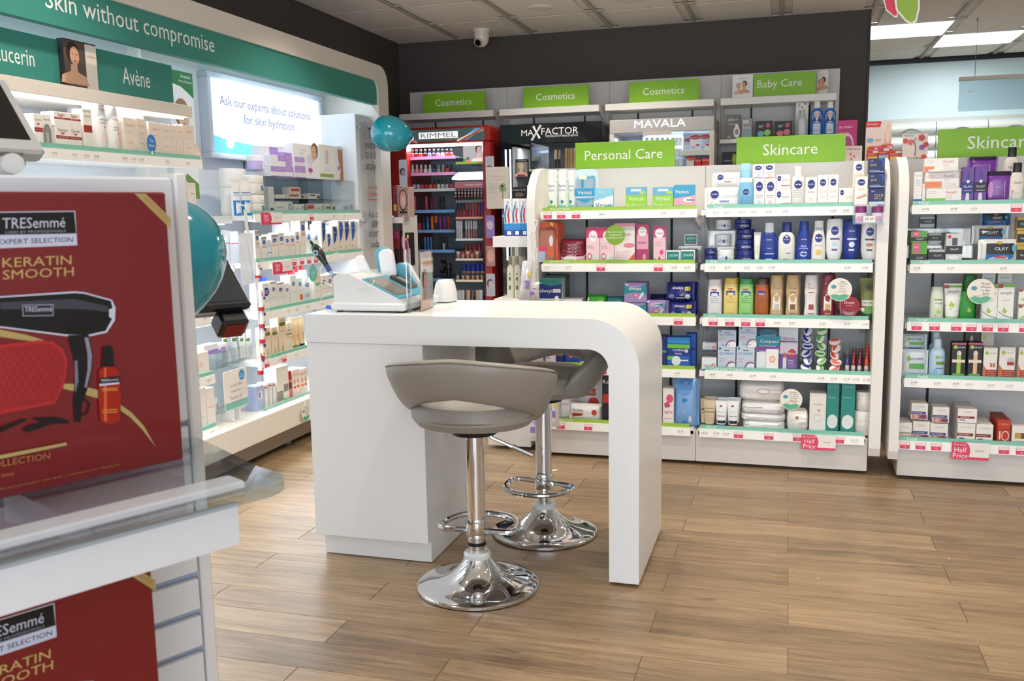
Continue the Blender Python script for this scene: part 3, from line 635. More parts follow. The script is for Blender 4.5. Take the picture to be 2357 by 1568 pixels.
def prod(kind, xl, xr, yt, look, c, prints=(), cap=None, yb=None, d=None, back=0, cat=None, name=None, group=None, zb=None, where=None, seg=20, yaw=0, depth_n=1, lid=None):
    """a product filling pixels xl..xr and reaching up to row yt on the current shelf; back: metres behind the front row"""
    ax = at_y if S.p == 'y' else at_x; v = S.v+back if S.p == 'y' else S.v-back
    ymid = yb if yb else yt+20
    A, B = ax(xl, ymid, v), ax(xr, ymid, v)
    z0 = zb if zb is not None else (ax((xl+xr)/2, yb, v).z if yb else S.zb)
    z1 = ax((xl+xr)/2, yt, v).z
    u0, u1 = (A.x, B.x) if S.p == 'y' else (A.y, B.y)
    w, h = abs(u1-u0), max(z1-z0, .008); u = (u0+u1)/2
    if d is None: d = {'carton': min(w, .06), 'blister': .03, 'pack': .05, 'bag': .12, 'pouch': .03}.get(kind, w*.62 if kind in SHAPES else w)
    loc = (u, v+d/2, z0) if S.p == 'y' else (v-d/2, u, z0)
    lb = look+((' '+(S.where if where is None else where)) if where != '' and (where or S.where) else '')
    CT = {'carton': 'box', 'can': 'spray can', 'jar': 'jar', 'tube': 'tube', 'pack': 'wipes', 'blister': 'blister pack', 'bag': 'bag', 'pouch': 'packet'}
    nm = name or NAMES.get(kind, 'bottle')
    t = thing(nm, lb, cat or CT.get(kind, 'bottle'), loc, (PI/2 if S.p == 'x' else 0)+yaw, group)
    m = M(c, .42); n = 2.3
    if kind == 'carton':
        b = MB().cbox(-w/2, w/2, -d/2, d/2, 0, h, m, .0012); b.build('body', t)
        b = MB().box(-w/2+.002, w/2-.002, -d/2+.001, d/2-.002, h, h+.0006, M(lid or c, .5)); b.build('top_flap', t)
        put = lambda x, z, e: (x, -d/2-e, z)
    elif kind in SHAPES:
        P = [(z*h, a, cc) for z, a, cc in SHAPES[kind]]; n = 3.0 if kind in ('flat', 'curvy', 'lotion') else 2.3
        b = body_loft(P, w, d, m, n, seg); b.build('body', t)
        zt, at_, ct_ = P[-1]
        cc = M(cap or 'f4f4f2', .35)
        if kind == 'inverted':
            body_loft([(-.0, .6, .68), (h*.095, .68, .77)], w*1.01, d*1.01, cc, 2.2, seg).build('cap', t)
        else:
            k = {'bottle': .5, 'lotion': .56, 'flask': .64, 'flat': .86, 'curvy': .92, 'mouthwash': .5}[kind]
            body_loft([(zt-.001, k, k*1.05), (h-.004, k*.96, k), (h, k*.86, k*.9)], w, d, cc, n, seg).build('cap', t)
        def put(x, z, e):
            a, q = interp(P, min(z, zt)); q *= d/2; a *= w/2
            return (x, -q*(1-min(.97, abs(x/max(a, 1e-4)))**n)**(1/n)-e*1.6, z)
    elif kind == 'can':
        P = [(0, .93, .93), (.006, 1, 1), (h*.78, 1, 1), (h*.8, .93, .93)]
        body_loft(P, w, d, m, 2, seg).build('body', t)
        body_loft([(h*.8, .95, .95), (h*.93, .95, .95), (h*.985, .8, .8), (h, .5, .5)], w, d, M(cap or 'f3f2ee', .35), 2, seg).build('cap', t)
        put = lambda x, z, e: (x, -math.sqrt(max(1e-6, (d/2)**2*(1-min(.97, abs(2*x/w))**2)))-e*1.6, z)
    elif kind == 'jar':
        hl = h*(.62 if lid != 'low' else .7)
        body_loft([(0, .88, .88), (h*.06, .97, .97), (hl*.9, 1, 1), (hl, .95, .95)], w, d, m, 2.2, seg).build('body', t)
        body_loft([(hl, 1.0, 1.0), (h*.95, 1.0, 1.0), (h, .94, .94)], w, d, M(cap or c, .35), 2.2, seg).build('lid', t)
        put = lambda x, z, e: (x, -math.sqrt(max(1e-6, (d/2)**2*(1-min(.97, abs(2*x/w))**2)))-e*1.6, z)
    elif kind == 'tube':
        zc = h*.16
        P = [(zc, .74, .95), (h*.3, .8, .85), (h*.6, .9, .6), (h*.9, .98, .16), (h*.92, 1, .07), (h, 1, .06)]
        body_loft(P, w, d, m, 2.2, seg).build('body', t)
        body_loft([(0, .72, .92), (zc, .74, .95)], w, d, M(cap or 'f4f4f2', .35), 2.2, seg).build('cap', t)
        def put(x, z, e):
            a, q = interp(P, z); q *= d/2; a *= w/2
            return (x, -q*(1-min(.97, abs(x/max(a, 1e-4)))**2.2)**(1/2.2)-e*1.6, z)
    elif kind in ('pack', 'bag', 'pouch'):
        rr = []; N = 10; NK = 18
        cr = random.Random(int(xl*7+yt)); puff = {'pack': .62, 'bag': .36, 'pouch': .45}[kind]
        for i in range(N+1):
            q = i/N; s = abs(2*q-1); th = d/2*(1-s**(5 if kind != 'pouch' else 3))+.0012
            wz = w/2*(1-.05*(1-s)*(kind != 'bag'))*(1 if kind != 'bag' else (1-s**5*.25)); zz = h*q
            ring = []
            for k in range(NK):
                a = 2*PI*(k+.5)/NK; ca, sa = math.cos(a), math.sin(a)
                x = math.copysign(abs(ca)**puff, ca)*wz; y = math.copysign(abs(sa)**.7, sa)*th
                ring.append((x+cr.uniform(-1, 1)*w*(.006 if kind != 'bag' else .012), y+cr.uniform(-1, 1)*min(.0022 if kind != 'bag' else .006, d*.05), zz+cr.uniform(-1, 1)*h*(.008 if kind != 'bag' else .03)*(0 < i < N)))
            rr.append(ring)
        b = MB().loft(rr, M(c, .28, spec=.6)); b.build('body', t)
        if kind == 'pack':
            for sg in (-1, 1):
                e = MB(); pts = [(sg*(w/2-.004), h*.04), (sg*(w/2+.008), h*.0+.002), (sg*(w/2+.007), h*.5), (sg*(w/2+.008), h*.99), (sg*(w/2-.004), h*.95)]
                e.prism(pts if sg > 0 else pts[::-1], -.0015, .0015, M(c, .3), 'y'); e.build('crimp', t)
        put = lambda x, z, e: (x, -d/2*(1-abs(2*z/h-1)**5)*(1-min(.95, abs(2*x/w))**5)**.5-.0035-e, z)
    elif kind == 'blister':
        b = MB().prism(rrect(-w/2, w/2, 0, h, min(w*.3, .03)), d/2-.0015, d/2, m, 'y'); b.build('backing_card', t)
        P = rrect(-w*.40, w*.40, h*.05, h*.86, w*.2)
        MB().loft([[(x, d/2-.0015, z) for x, z in P], [(x*.95, -d*.3, h*.45+(z-h*.45)*.96) for x, z in P], [(x*.85, -d/2, h*.45+(z-h*.45)*.88) for x, z in P]], M(cap or 'd9eef6', .15, alpha=.55), True).build('bubble', t)
        put = lambda x, z, e: (x, -d/2-e, z)
    if prints: printing(prints, w, h, put).build('printed_label', t)
    for i in range(1, depth_n):
        q = dup(t, Vector(loc)+(Vector((0, (d+.004)*i, 0)) if S.p == 'y' else Vector((-(d+.004)*i, 0, 0))), None)
        q['label'] = look+', %s in line, ' % ORD[i]+(S.where if where is None else where)
    return t
def wobbler(label, px, py, rpx, ring, txts, stem_to, plane='y', v=4.42, art=None):
    ax = at_y if plane == 'y' else at_x
    c = ax(px, py, v); rr = rpx*(ax(px, py, v)-CP).dot(_f)/FPX/(abs(ray(px, py).normalized().y) if plane == 'x' else 1)*.98
    if plane == 'x': rr = (ax(px, py-rpx, v).z-ax(px, py+rpx, v).z)/2
    t = thing('shelf_wobbler', label, 'shelf talker', c, PI/2 if plane == 'x' else 0, 'round shelf talkers')
    MB().prism(circ(0, 0, rr, 32), 0, .0012, M(ring, .45), 'y').build('disc', t)
    b = MB()
    if art: art(b, rr)
    for s, x0, z0, x1, z1, cc in txts: b.text(s, x0*rr, z0*rr, x1*rr, z1*rr, M(cc, .5), lambda x, z: (x, -.0008, z), True)
    b.build('lettering', t)
    e = ax(stem_to[0], stem_to[1], v+(.06 if plane == 'y' else -.06))-c
    if plane == 'x': e = Vector((e.y, -e.x, e.z))
    MB().tube([(0, .0015, 0), (e.x*.5, .01+e.y*.4, e.z*.5+.005), tuple(e)], .0011, M('eef2f2', .2, alpha=.4), 6).build('spring_arm', t)
    return t
ORD = 'first second third fourth fifth sixth seventh eighth ninth tenth eleventh twelfth'.split()

# ================================================================== wall bays of cosmetics behind
def bay(i, x0, x1, label):
    B = ((x0+x1)/2, 6.75, 0)
    t = thing('shelving_bay', label, 'shelving unit', B)
    sub(MB().box(x0+.001, x1-.001, 6.86, 6.9, 0, 2.182, M('dad7d2', .5)).build('back_panel', t), B)
    sh = sub(MB().cbox(x0+.015, x1-.03, 6.6, 6.858, 1.945, 1.992, M('f0ede8', .4), .002).build('top_shelf', t), B)
    br = MB()
    for x in (x0+.02, x1-.035): br.prism([(6.855, 1.945), (6.855, 1.875), (6.66, 1.945)], x, x+.004, WHITE, 'x')
    br.build('bracket', sh)
    u = MB()
    for x in (x0+.21, x0+.6): u.box(x-.006, x+.006, 6.856, 6.861, .3, 2.03, M('1a1a1c', .6))
    sub(u.build('slot', t), B)
    return t
bx = [-2.852, -2.059, -1.272, -.472, .322]
bay(0, bx[0], bx[1], 'white wall bay in the corner, behind the red cosmetics stand')
bay(1, bx[1], bx[2], 'white wall bay behind the black cosmetics stand')
bay(2, bx[2], bx[3], 'white wall bay behind the pale grey nail care stand')
BB = bay(3, bx[3], bx[4], 'white wall bay of baby goods at the end of the dark wall')
for a, b_, y0, y1, w_, lb, txr in ((974, 1117, 213, 253, 'Cosmetics', 'in the corner above the red stand', (.2, .78)), (1204, 1355, 198, 238, 'Cosmetics', 'above the black cosmetics stand', (.2, .79)), (1448, 1609, 185, 229, 'Cosmetics', 'above the pale grey nail care stand', (.2, .79)), (1735, 1878, 168, 214, 'Baby Care', 'on the wall between two white picture cards', (.06, .78))):
    hsign('section_sign', 'bright green %s sign %s' % (w_, lb), w_, a, b_, y0, y1, 6.625, 1.993, 'green section signs', tx=txr)
def pcard(label, px0, px1, py0, Y, zb, draw, col='f3f1ee', name='display_card', cat='display card', yaw=0, lean=0):
    a, b_ = at_y(px0, py0+20, Y).x, at_y(px1, py0+20, Y).x; h = at_y((px0+px1)/2, py0, Y).z-zb; w = (b_-a)/2
    t = thing(name, label, cat, ((a+b_)/2, Y, zb), yaw)
    MB().box(-w, w, 0, .003, 0, h, M(col, .5)).build('card', t)
    b = MB(); draw(b, w, h); b.build('printed_picture', t)
    MB().prism([(0.002, 0), (.05, 0), (.003, h*.6)], -.002, .002, M('e9e7e3', .6), 'x').build('easel_strut', t)
    return t
F_ = lambda x, z: (x, -.0008, z)
def baby(b, w, h):
    b.text('Bepanthen', -w*.4, h*.80, w*.4, h*.88, M('d0685a', .6), F_, True)
    b.box(-w*.85, w*.85, -.0006, -.0004, h*.12, h*.68, M('e9e9ea', .5))
    portrait(b, -w*.35, h*.16, h*.46, lambda x, z, d: (x, -.001-d, z), 'e7b597', 'c79a68'); portrait(b, w*.15, h*.2, h*.5, lambda x, z, d: (x, -.0016-d, z), 'd9a281', '3c2a22', -1)
pcard('white card with a mother and child, before the Baby Care sign', 1686, 1733, 172, 6.63, 1.993, baby)
pcard('white card with a mother and child, after the Baby Care sign', 1878, 1908, 163, 6.64, 1.993, baby, yaw=-.6)
# baby shelf
sb = sub(MB().box(bx[3]+.012, bx[4]-.02, 6.604, 6.858, 1.60, 1.626, WHITE).build('shelf', BB), (BB.location.x, 6.75, 0))
zb_ = at_y(1790, 308, 6.6).z
sb.location.z = zb_-.024-1.626
rail(sb, bx[3]+.012, bx[4]-.02, 6.6, zb_, STRIPG, TICKET, 'Baby Accessories', (), [(at_y(1690, 322, 6.6).x, '£8.49')], None, (BB.location.x, 6.75, sb.location.z))
shelf('y', 6.625, zb_-.022, 'on the baby shelf')
prod('carton', 1672, 1705, 265, 'tall grey carton with a white feeding bottle', '6d6863', [r(.08, .72, .6, .9, '8b867f'), o(.5, .05, .95, .55, 'e9e9ea'), o(.6, .18, .86, .42, '8e8a86'), r(.62, .5, .82, .62, 'f0f0f0'), tx(.1, .78, .8, .86, 'f0eee9', 'closer to'), tx(.1, .6, .7, .66, 'd9d5cf', 'nature'), o(.05, .02, .3, .16, 'c9a27a')])
prod('carton', 1707, 1731, 273, 'slim grey and blue carton', '9d9a97', [r(.05, .0, .95, .45, '8aa7b4'), tx(.1, .5, .9, .6, 'f5f2ee', 'bottle'), r(.1, .75, .7, .92, 'd5d2ce')])
for a, b_, c1, c2, lk in ((1739, 1778, '6fbfc4', '9fd36a', 'black box with blue and green soothers'), (1783, 1823, 'ef7f86', 'ef7f86', 'black box with two pink soothers')):
    prod('carton', a, b_, 279, lk, '1b1a1c', [o(.12, .08, .5, .42, c1), o(.5, .12, .9, .5, c2), o(.6, .6, .86, .9, 'e05a6a'), tx(.15, .62, .55, .82, 'e9e7e4', 'air')], d=.05)
t = prod('bottle', 1836, 1857, 258, 'clear feeding bottle with a pale green collar', 'e6ebee', [r(.2, .1, .8, .5, 'f2f4f5')], cap='bfe0cf', d=.05)
pcard('small white card with coloured bubbles behind the feeding bottle', 1832, 1861, 229, 6.7, zb_-.022, lambda b, w, h: [b.prism(circ(x*w, z*h, w*.2, 10), -.0008, -.0002, M(c, .5), 'y') for x, z, c in ((-.5, .85, '7fb8d8'), (0, .8, 'e6a24a'), (.5, .88, 'd8617f'), (.3, .7, '9acb6a'), (-.3, .68, 'c37fd0'))])
for a, b_, k in ((1866, 1896, 'nearer the feeding bottle'), (1897, 1926, 'at the outer end')):
    prod('mouthwash', a, b_, 233, 'blue bottle with a white oval label, '+k, '2f7fd8', [o(.15, .38, .85, .72, 'f4f1ee'), o(.3, .52, .7, .68, 'e9c3b4'), r(.2, .42, .8, .5, '3a3f9c'), r(.22, .06, .78, .36, 'eef2f8'), tx(.28, .12, .72, .2, '2f6fc0', 'gripe')], cap='f6f6f6')
# lower baby goods seen between the signs
t2 = MB().box(bx[3]+.012, bx[4]-.02, 6.604, 6.858, 1.36, 1.386, WHITE).build('shelf', BB); sub(t2, (BB.location.x, 6.75, 0))
shelf('y', 6.63, 1.387, 'on the lower baby shelf')
prod('carton', 1662, 1697, 350, 'black box with a bright pink beaker', '1a181b', [o(.1, .05, .8, .5, 'd6236f'), tx(.12, .66, .62, .86, 'f2f0ee', 'explora'), o(.66, .66, .95, .95, 'b7cf3a'), o(.6, .05, .95, .3, '1fa0a0')], d=.08)
prod('carton', 1700, 1735, 346, 'black box with a teal beaker', '1a181b', [o(.1, .05, .8, .5, '1fa0a0'), tx(.12, .66, .62, .86, 'f2f0ee', 'explora')], d=.08)

# ================================================================== red cosmetics stand
RED = M('a01c16', .35, coat=.2); STEELB = M('8f9aa3', .3, .5)
RX0, RX1 = at_y(903, 500, 6.35).x, at_y(1131, 500, 6.35).x; RY = 6.35
RB = ((RX0+RX1)/2, 6.6, 0)
zz = lambda px, py, Y=6.4: at_y(px, py, Y).z
RS = thing('cosmetics_stand', 'red illuminated cosmetics stand with a flag patterned header', 'display stand', RB)
zh0, zh1 = zz(1040, 329, RY), zz(1040, 291, RY)
xl1 = at_y(940, 500, RY).x; xr1 = at_y(1113, 500, RY).x
rs = lambda o_: sub(o_, RB)
rs(MB().cbox(RX0, xl1, RY, 6.855, 0, zh0, RED, .006).build('side_panel', RS)); rs(MB().cbox(xr1, RX1, RY, 6.855, 0, zh0, RED, .006).build('side_panel', RS))
rs(MB().cbox(RX0, RX1, RY, 6.855, zh0, zh1, RED, .012).build('header', RS))
b = MB(); hy = RY-.002; hw = (RX1-RX0)
hx = lambda f: RX0+hw*f; hz = lambda f: zh0+(zh1-zh0)*f
b.box(hx(.03), hx(.95), hy, RY, hz(.12), hz(.86), M('48605c', .3, emit=.6))
for x0, x1, c in ((.04, .26, '3a6fb0'), (.70, .94, '5f9ad0')):
    b.add([(hx(x0), hy-.0004, hz(.14)), (hx(x0+.08), hy-.0004, hz(.14)), (hx(x1), hy-.0004, hz(.84)), (hx(x1-.08), hy-.0004, hz(.84))], [(0, 1, 2, 3)], M(c, .3, emit=.7))
for x0, x1, sg in ((.04, .28, 1), (.68, .94, -1)):
    for q, c in ((0, 'e9e4de'), (.05, 'b5492e')):
        z0, z1 = (.84, .2) if sg > 0 else (.2, .84)
        b.add([(hx(x0), hy-.0006, hz(z0-q*3-.14)), (hx(x1), hy-.0006, hz(z1-.14+q)), (hx(x1), hy-.0006, hz(z1+q)), (hx(x0), hy-.0006, hz(z0-q*3))], [(0, 1, 2, 3)], M(c, .3, emit=.7))
b.box(hx(.30), hx(.69), hy-.001, hy, hz(.30), hz(.70), M('fdfdfb', .3, emit=.9))
b.text('RIMMEL', hx(.32), hz(.36), hx(.67), hz(.64), M('8fa0a8', .4, emit=.3), lambda x, z: (x, hy-.0014, z))
b.text('LONDON', hx(.56), hz(.15), hx(.69), hz(.26), M('d98c6a', .4, emit=.4), lambda x, z: (x, hy-.0014, z))
rs(b.build('header_panel', RS))
rs(MB().box(xl1, xr1, 6.83, 6.855, 0, zh0, M('9fb0ba', .35)).build('back_panel', RS))
rs(MB().box(xl1, xr1, RY+.02, RY+.06, zh0-.02, zh0-.001, M('f4f8ff', .4, emit=5)).build('light_strip', RS))
lamp('cosmetics_lamp', 'AREA', ((xl1+xr1)/2, RY+.1, zh0-.03), 6, (.85, .92, 1), (-.4, 0, 0), shape='RECTANGLE', size=.7, size_y=.03)
rs(MB().cbox(RX0+.03, RX1-.03, RY+.02, 6.85, 0, .25, BLACK, .004).build('base', RS))
xm = at_y(1044, 500, 6.42).x
def ledge(px0, px1, py, h, m, front=6.42, name='shelf', back=6.83):
    a, b_ = at_y(px0, py, front).x, at_y(px1, py, front).x; z = zz((px0+px1)/2, py, front)
    a, b_ = max(a, xl1+.002), min(b_, xr1-.002)
    o_ = rs(MB().box(a, b_, front+.004, back, z-.012, z-.004, STEELB).build(name, RS))
    MB().prism([(front-.004, z-h), (front+.004, z), (front+.006, z), (front+.006, z-h)], a, b_, m, 'x').build('price_strip', o_)
    return z
LPINK = M('e29ccf', .35); LBLUE = M('6fa8e8', .35); CREAMS = M('efe6d6', .4)
LZs = [ledge(941, 1047, y, .022, m) for y, m in ((360, LPINK), (397, LPINK), (434, M('c9d3da', .3)), (483, LBLUE), (529, LBLUE), (575, LBLUE), (641, LBLUE))]
RZs = [ledge(1049, 1112, y, .016, m, 6.38) for y, m in ((372, STRIPG), (461, STEELB), (499, M('e9a69a', .4)), (549, M('dfe6ea', .3)), (595, CREAMS), (644, CREAMS), (694, CREAMS))]
for px, py0, py1, nm in ((918, 368, 432, 'a'), (1117, 360, 430, 'b'), (1118, 496, 548, 'c'), (1119, 566, 613, 'd'), (1119, 630, 682, 'e')):
    w_ = 18 if px < 1000 else 20
    a, b_ = at_y(px, py0, RY-.001).x, at_y(px+w_, py0, RY-.001).x; z0, z1 = zz(px, py1, RY), zz(px, py0, RY)
    b = MB().prism(rrect(a, b_, z0, z1, .008), RY-.002, RY-.0005, M({'c': 'b99be8', 'd': 'e7a79a'}.get(nm, 'e8ecf4'), .4, emit=.25), 'y')
    if nm != 'd': portrait(b, (a+b_)/2, (z0+z1)/2-(b_-a)*1.15, (b_-a)*1.7, lambda x, z, d: (x, RY-.003-d, z), body=False, skin={'c': 'f0d6e4'}.get(nm, 'ded3d6'), hair={'c': 'd9c7f0'}.get(nm, '6a6270'))
    else: b.prism(circ((a+b_)/2, (z0+z1)/2, (b_-a)*.38, 16, (z1-z0)*.33), RY-.003, RY-.002, M('f0b8a8', .4), 'y')
    rs(b.build('portrait_panel', RS))
# minis on the stand: each one a thing
def mini(kind, px, wpx, yt, z, Y, col, cap, label, group, cat, name, back=0):
    c = at_y(px, yt, Y); w = wpx*(Y/FPX)*1.0; h = c.z-z
    t = thing(name, label, cat, (c.x, Y+w/2, z), 0, group)
    m, mc = M(col, .25, coat=.3), M(cap, .3)
    if kind == 'polish':
        MB().loft([sell(w/2*a, w/2*a, 3, 10, 0, 0, q*h) for q, a in ((0, .9), (.03, 1), (.42, 1), (.5, .6), (.52, .45))], m).build('bottle', t)
        MB().lathe([(w*.30, h*.5), (w*.26, h*.97), (w*.2, h)], mc, 10).build('cap', t)
    elif kind == 'stick':
        MB().lathe([(w*.42, 0), (w*.46, h*.03), (w*.46, h*.5), (w*.42, h*.51)], m, 10).build('barrel', t)
        MB().lathe([(w*.44, h*.51), (w*.44, h*.96), (w*.34, h)], mc, 10).build('cap', t)
    elif kind == 'pot':
        MB().lathe([(w*.36, 0), (w*.48, h*.62), (w*.42, h*.64)], m, 12).build('pot', t); MB().lathe([(w*.5, h*.64), (w*.5, h*.97), (w*.46, h)], mc, 12).build('lid', t)
    elif kind == 'fat':
        MB().lathe([(w*.46, 0), (w*.5, h*.02), (w*.5, h*.5), (w*.4, h*.55)], m, 12).build('bottle', t); MB().lathe([(w*.47, h*.52), (w*.47, h*.98), (w*.44, h)], mc, 12).build('cap', t)
    elif kind == 'tester':
        MB().loft([sell(w/2*a, w/4*b_, 3, 10, 0, 0, q*h) for q, a, b_ in ((0, .8, 1), (.2, .9, 1), (.9, 1, .25), (1, 1, .1))], m).build('tube', t); MB().lathe([(w*.3, -.0), (w*.3, h*.18)], mc, 10).build('cap', t)
    return t
def minirow(kind, xs, wpx, yt, z, Y, cols, caps, what, group, cat, name, start='the outer upright'):
    for i, x in enumerate(xs):
        c, cn = cols[i % len(cols)]; k = caps[i % len(caps)]
        mini(kind, x, wpx, yt, z, Y, c, k, '%s %s, %s in %s' % (cn, what, ORD[i] if i < 12 else 'last', group), group, cat, name)
lerp = lambda a, b_, n: [a+(b_-a)*i/(n-1) for i in range(n)]
PK = [('d24a68', 'rose'), ('7c1f2e', 'dark red'), ('d8483f', 'coral'), ('5a2226', 'maroon'), ('8f8fd0', 'lilac'), ('6b4a52', 'plum'), ('d98fa0', 'pale pink'), ('e9d7dc', 'milky white'), ('d93a3a', 'scarlet'), ('e0452f', 'orange red')]
minirow('polish', lerp(947, 1037, 10), 9, 343, LZs[0], 6.44, PK, ['15161a'], 'nail polish', 'top row of nail polish', 'nail polish', 'nail_polish')
P2 = [('e6e2e2', 'white'), ('d9a9a2', 'peach'), ('d8b4b0', 'nude'), ('e9e9ea', 'clear'), ('e2dfdc', 'pearl'), ('5b5f68', 'slate'), ('a9adb3', 'silver'), ('7d8087', 'grey'), ('c02a2a', 'red'), ('1d1d22', 'black')]
minirow('polish', lerp(948, 1038, 10), 9, 379, LZs[1], 6.44, P2, ['eceef0', 'eceef0', 'eceef0', 'eceef0', 'eceef0', '15161a', '9fa3a8', '9fa3a8', '15161a', '15161a'], 'nail polish', 'second row of nail polish', 'nail polish', 'nail_polish')
P3 = [('b8bcc2', 'silver'), ('cfc2c2', 'oyster'), ('c9416a', 'pink'), ('c02a4a', 'cherry'), ('e06a50', 'apricot'), ('d83a30', 'scarlet'), ('d9d2d2', 'pearl'), ('c9c4c4', 'shell'), ('b9b6bb', 'pale grey'), ('b03a4a', 'berry')]
minirow('polish', lerp(952, 1036, 10), 9, 413, LZs[2], 6.44, P3, ['17181b'], 'nail polish', 'third row of nail polish', 'nail polish', 'nail_polish')
minirow('stick', [946, 953, 968, 974, 980, 992, 1000, 1012, 1020], 6.5, 452, LZs[3], 6.44, [('d13a8c', 'magenta'), ('e04a98', 'hot pink'), ('1b1b22', 'black'), ('26242c', 'charcoal'), ('c2457f', 'pink banded'), ('6a2a45', 'burgundy'), ('7a3350', 'wine'), ('24242b', 'jet black'), ('2c2c34', 'inky')], ['d9489a', 'e56aae', '18181d', '18181d', 'e05a9a', '5b2440', '6b2c48', '19191e', '19191e'], 'mascara', 'fourth row of the red stand', 'mascara', 'mascara')
minirow('stick', [959, 965, 974, 983, 993, 1002, 1012, 1022, 1031], 7.5, 498, LZs[4], 6.44, [('a83a3c', 'brick red'), ('b8494a', 'dusty red'), ('3a4f8a', 'blue grey'), ('3f86d0', 'sky blue'), ('ef7a1f', 'orange'), ('2a1f22', 'black and orange'), ('8a2a8e', 'purple'), ('7d2a86', 'violet'), ('a8302c', 'rust')], ['2a2024', '2a2024', '23242b', '2f6fc4', 'ef7a1f', 'ef7a1f', '9a34a0', '8a2f92', 'b8402f'], 'mascara', 'fifth row of the red stand', 'mascara', 'mascara')
minirow('stick', [958, 964, 970, 977, 984, 991, 1013, 1020, 1027], 6, 546, LZs[5], 6.44, [('1c1e24', 'black'), ('23252c', 'soot black'), ('1a1c22', 'matt black'), ('3f7fd0', 'bright blue'), ('3a78c8', 'mid blue'), ('4a8ad8', 'light blue'), ('24262e', 'dark navy'), ('b9c3cf', 'silver'), ('2b3446', 'navy')], ['16171b', '16171b', '16171b', '4f8fe0', '4f8fe0', '4f8fe0', '1c2230', '1c2230', '1c2230'], 'eyeliner', 'sixth row of the red stand', 'eyeliner', 'eyeliner')
for i, (px, py) in enumerate(((1018, 598), (1024, 612), (1016, 620), (1022, 634), (1030, 606))):
    mini('pot', px, 15, py, LZs[6] if i > 2 else zz(px, py+9, 6.52), 6.46 if i > 2 else 6.52, '15171c', '2b3038', 'black pressed powder compact, %s in the bottom row' % ORD[i], 'compacts in the bottom row of the red stand', 'compact', 'powder_compact')
# mirror and lit tester ledge in the other column
b = MB(); a0, a1 = at_y(1066, 350, 6.6).x, at_y(1111, 350, 6.6).x; z0, z1 = zz(1088, 372, 6.6), zz(1088, 335, 6.6)
b.box(a0, a1, 6.60, 6.606, z0, z1, M('dfe6e2', .3, emit=.35)); portrait(b, a1-.03, z0, (z1-z0)*.95, lambda x, z, d: (x, 6.599-d, z), 'e2c9bd', '5b5050')
b.box(a0, a0+.03, 6.5985, 6.6, z0, z1*.2+z0*.8, M('5aa84a', .5)); rs(b.build('portrait_panel', RS))
mini('polish', 1076, 9, 362, RZs[0], 6.5, 'd02a44', '1a1a1d', 'single red nail polish on the lime strip of the red stand', None, 'nail polish', 'nail_polish')
a0, a1 = at_y(1040, 408, 6.36).x, at_y(1112, 408, 6.36).x
rs(MB().prism([(6.36, zz(1075, 413, 6.36)), (6.36, zz(1075, 408, 6.36)), (6.5, zz(1075, 396, 6.5)), (6.5, zz(1075, 413, 6.36))], a0, min(a1, xr1-.002), M('eef6ff', .35, emit=1.5), 'x').build('lit_ledge', RS))
a0, a1 = at_y(1046, 425, 6.4).x, min(at_y(1112, 425, 6.4).x, xr1-.003)
b = MB().box(a0, a1, 6.40, 6.41, zz(1080, 433, 6.4), zz(1080, 418, 6.4), M('e88f9c', .4, emit=.2)); b.text('LASTING FINISH', a0+.08, zz(1080, 428, 6.4), a1-.01, zz(1080, 424, 6.4), LETTER, lambda x, z: (x, 6.399, z), True); rs(b.build('lipstick_banner', RS))
for rw, (py, cs) in enumerate(((438, ('e9c7c4', 'e2b9b2', 'd8a6a2')), (444.5, ('efd9d6', 'e9cfd0', 'e2c2cc')), (452, ('d99a86', 'c9806e', 'b9605c')))):
    for i, px in enumerate(lerp(1049, 1108, 9)):
        c = at_y(px, py, 6.39)
        t = thing('lipstick', '%s lipstick end, %s in the %s row of the lipstick tray' % (('pale', 'pinkish', 'tan')[rw], ORD[i], ORD[rw]), 'lipstick', (c.x, 6.39, c.z), 0, 'lipstick ends in the red stand tray')
        MB().prism(circ(0, 0, .0092, 12), 0, .06, M('17171b', .3), 'y', True).build('case', t); MB().prism(circ(0, 0, .0066, 12), -.001, 0, M(cs[i % 3], .3), 'y').build('shade_sticker', t)
rs(MB().box(a0, a1, 6.40, 6.44, zz(1080, 459, 6.4), zz(1080, 455, 6.4), BLACK).build('lipstick_tray', RS))
minirow('stick', lerp(1053, 1109, 9), 5.5, 467, RZs[2], 6.41, [('c23a5a', 'pink'), ('b8324a', 'cherry'), ('cf4f6a', 'rose'), ('a82a3a', 'crimson'), ('c04050', 'raspberry'), ('d05a6a', 'salmon'), ('c8304a', 'ruby'), ('b03048', 'berry'), ('7a4ad0', 'violet')], ['1d1f26', '1d1f26', '23252c', 'a83a3c', 'b04448', 'b84a4a', 'c04a4a', 'b03c40', '6a3ad0'], 'lip gloss', 'lip gloss row', 'lip gloss', 'lip_gloss')
minirow('stick', [1051, 1056, 1061, 1072, 1078, 1084, 1090, 1095], 5.5, 508, RZs[3], 6.41, [('c9d2d8', 'clear'), ('d2dade', 'frosted'), ('dfe5e8', 'white'), ('b98a86', 'nude'), ('c99a92', 'peach'), ('a87a78', 'mauve'), ('b06a70', 'rose brown'), ('8f5a66', 'plum')], ['e9edf0', 'e9edf0', 'e9edf0', 'd5dade', 'd5dade', 'd5dade', 'cfd5da', 'cfd5da'], 'lip crayon', 'clear brush row', 'lip crayon', 'lip_crayon')
minirow('fat', [1072, 1081, 1092, 1102], 9, 561, RZs[4], 6.47, [('d8a98a', 'beige'), ('cf9c7c', 'tan'), ('e0b79a', 'ivory'), ('c48f70', 'sand')], ['b3262a'], 'foundation with a red cap', 'red cap row', 'foundation', 'foundation_bottle')
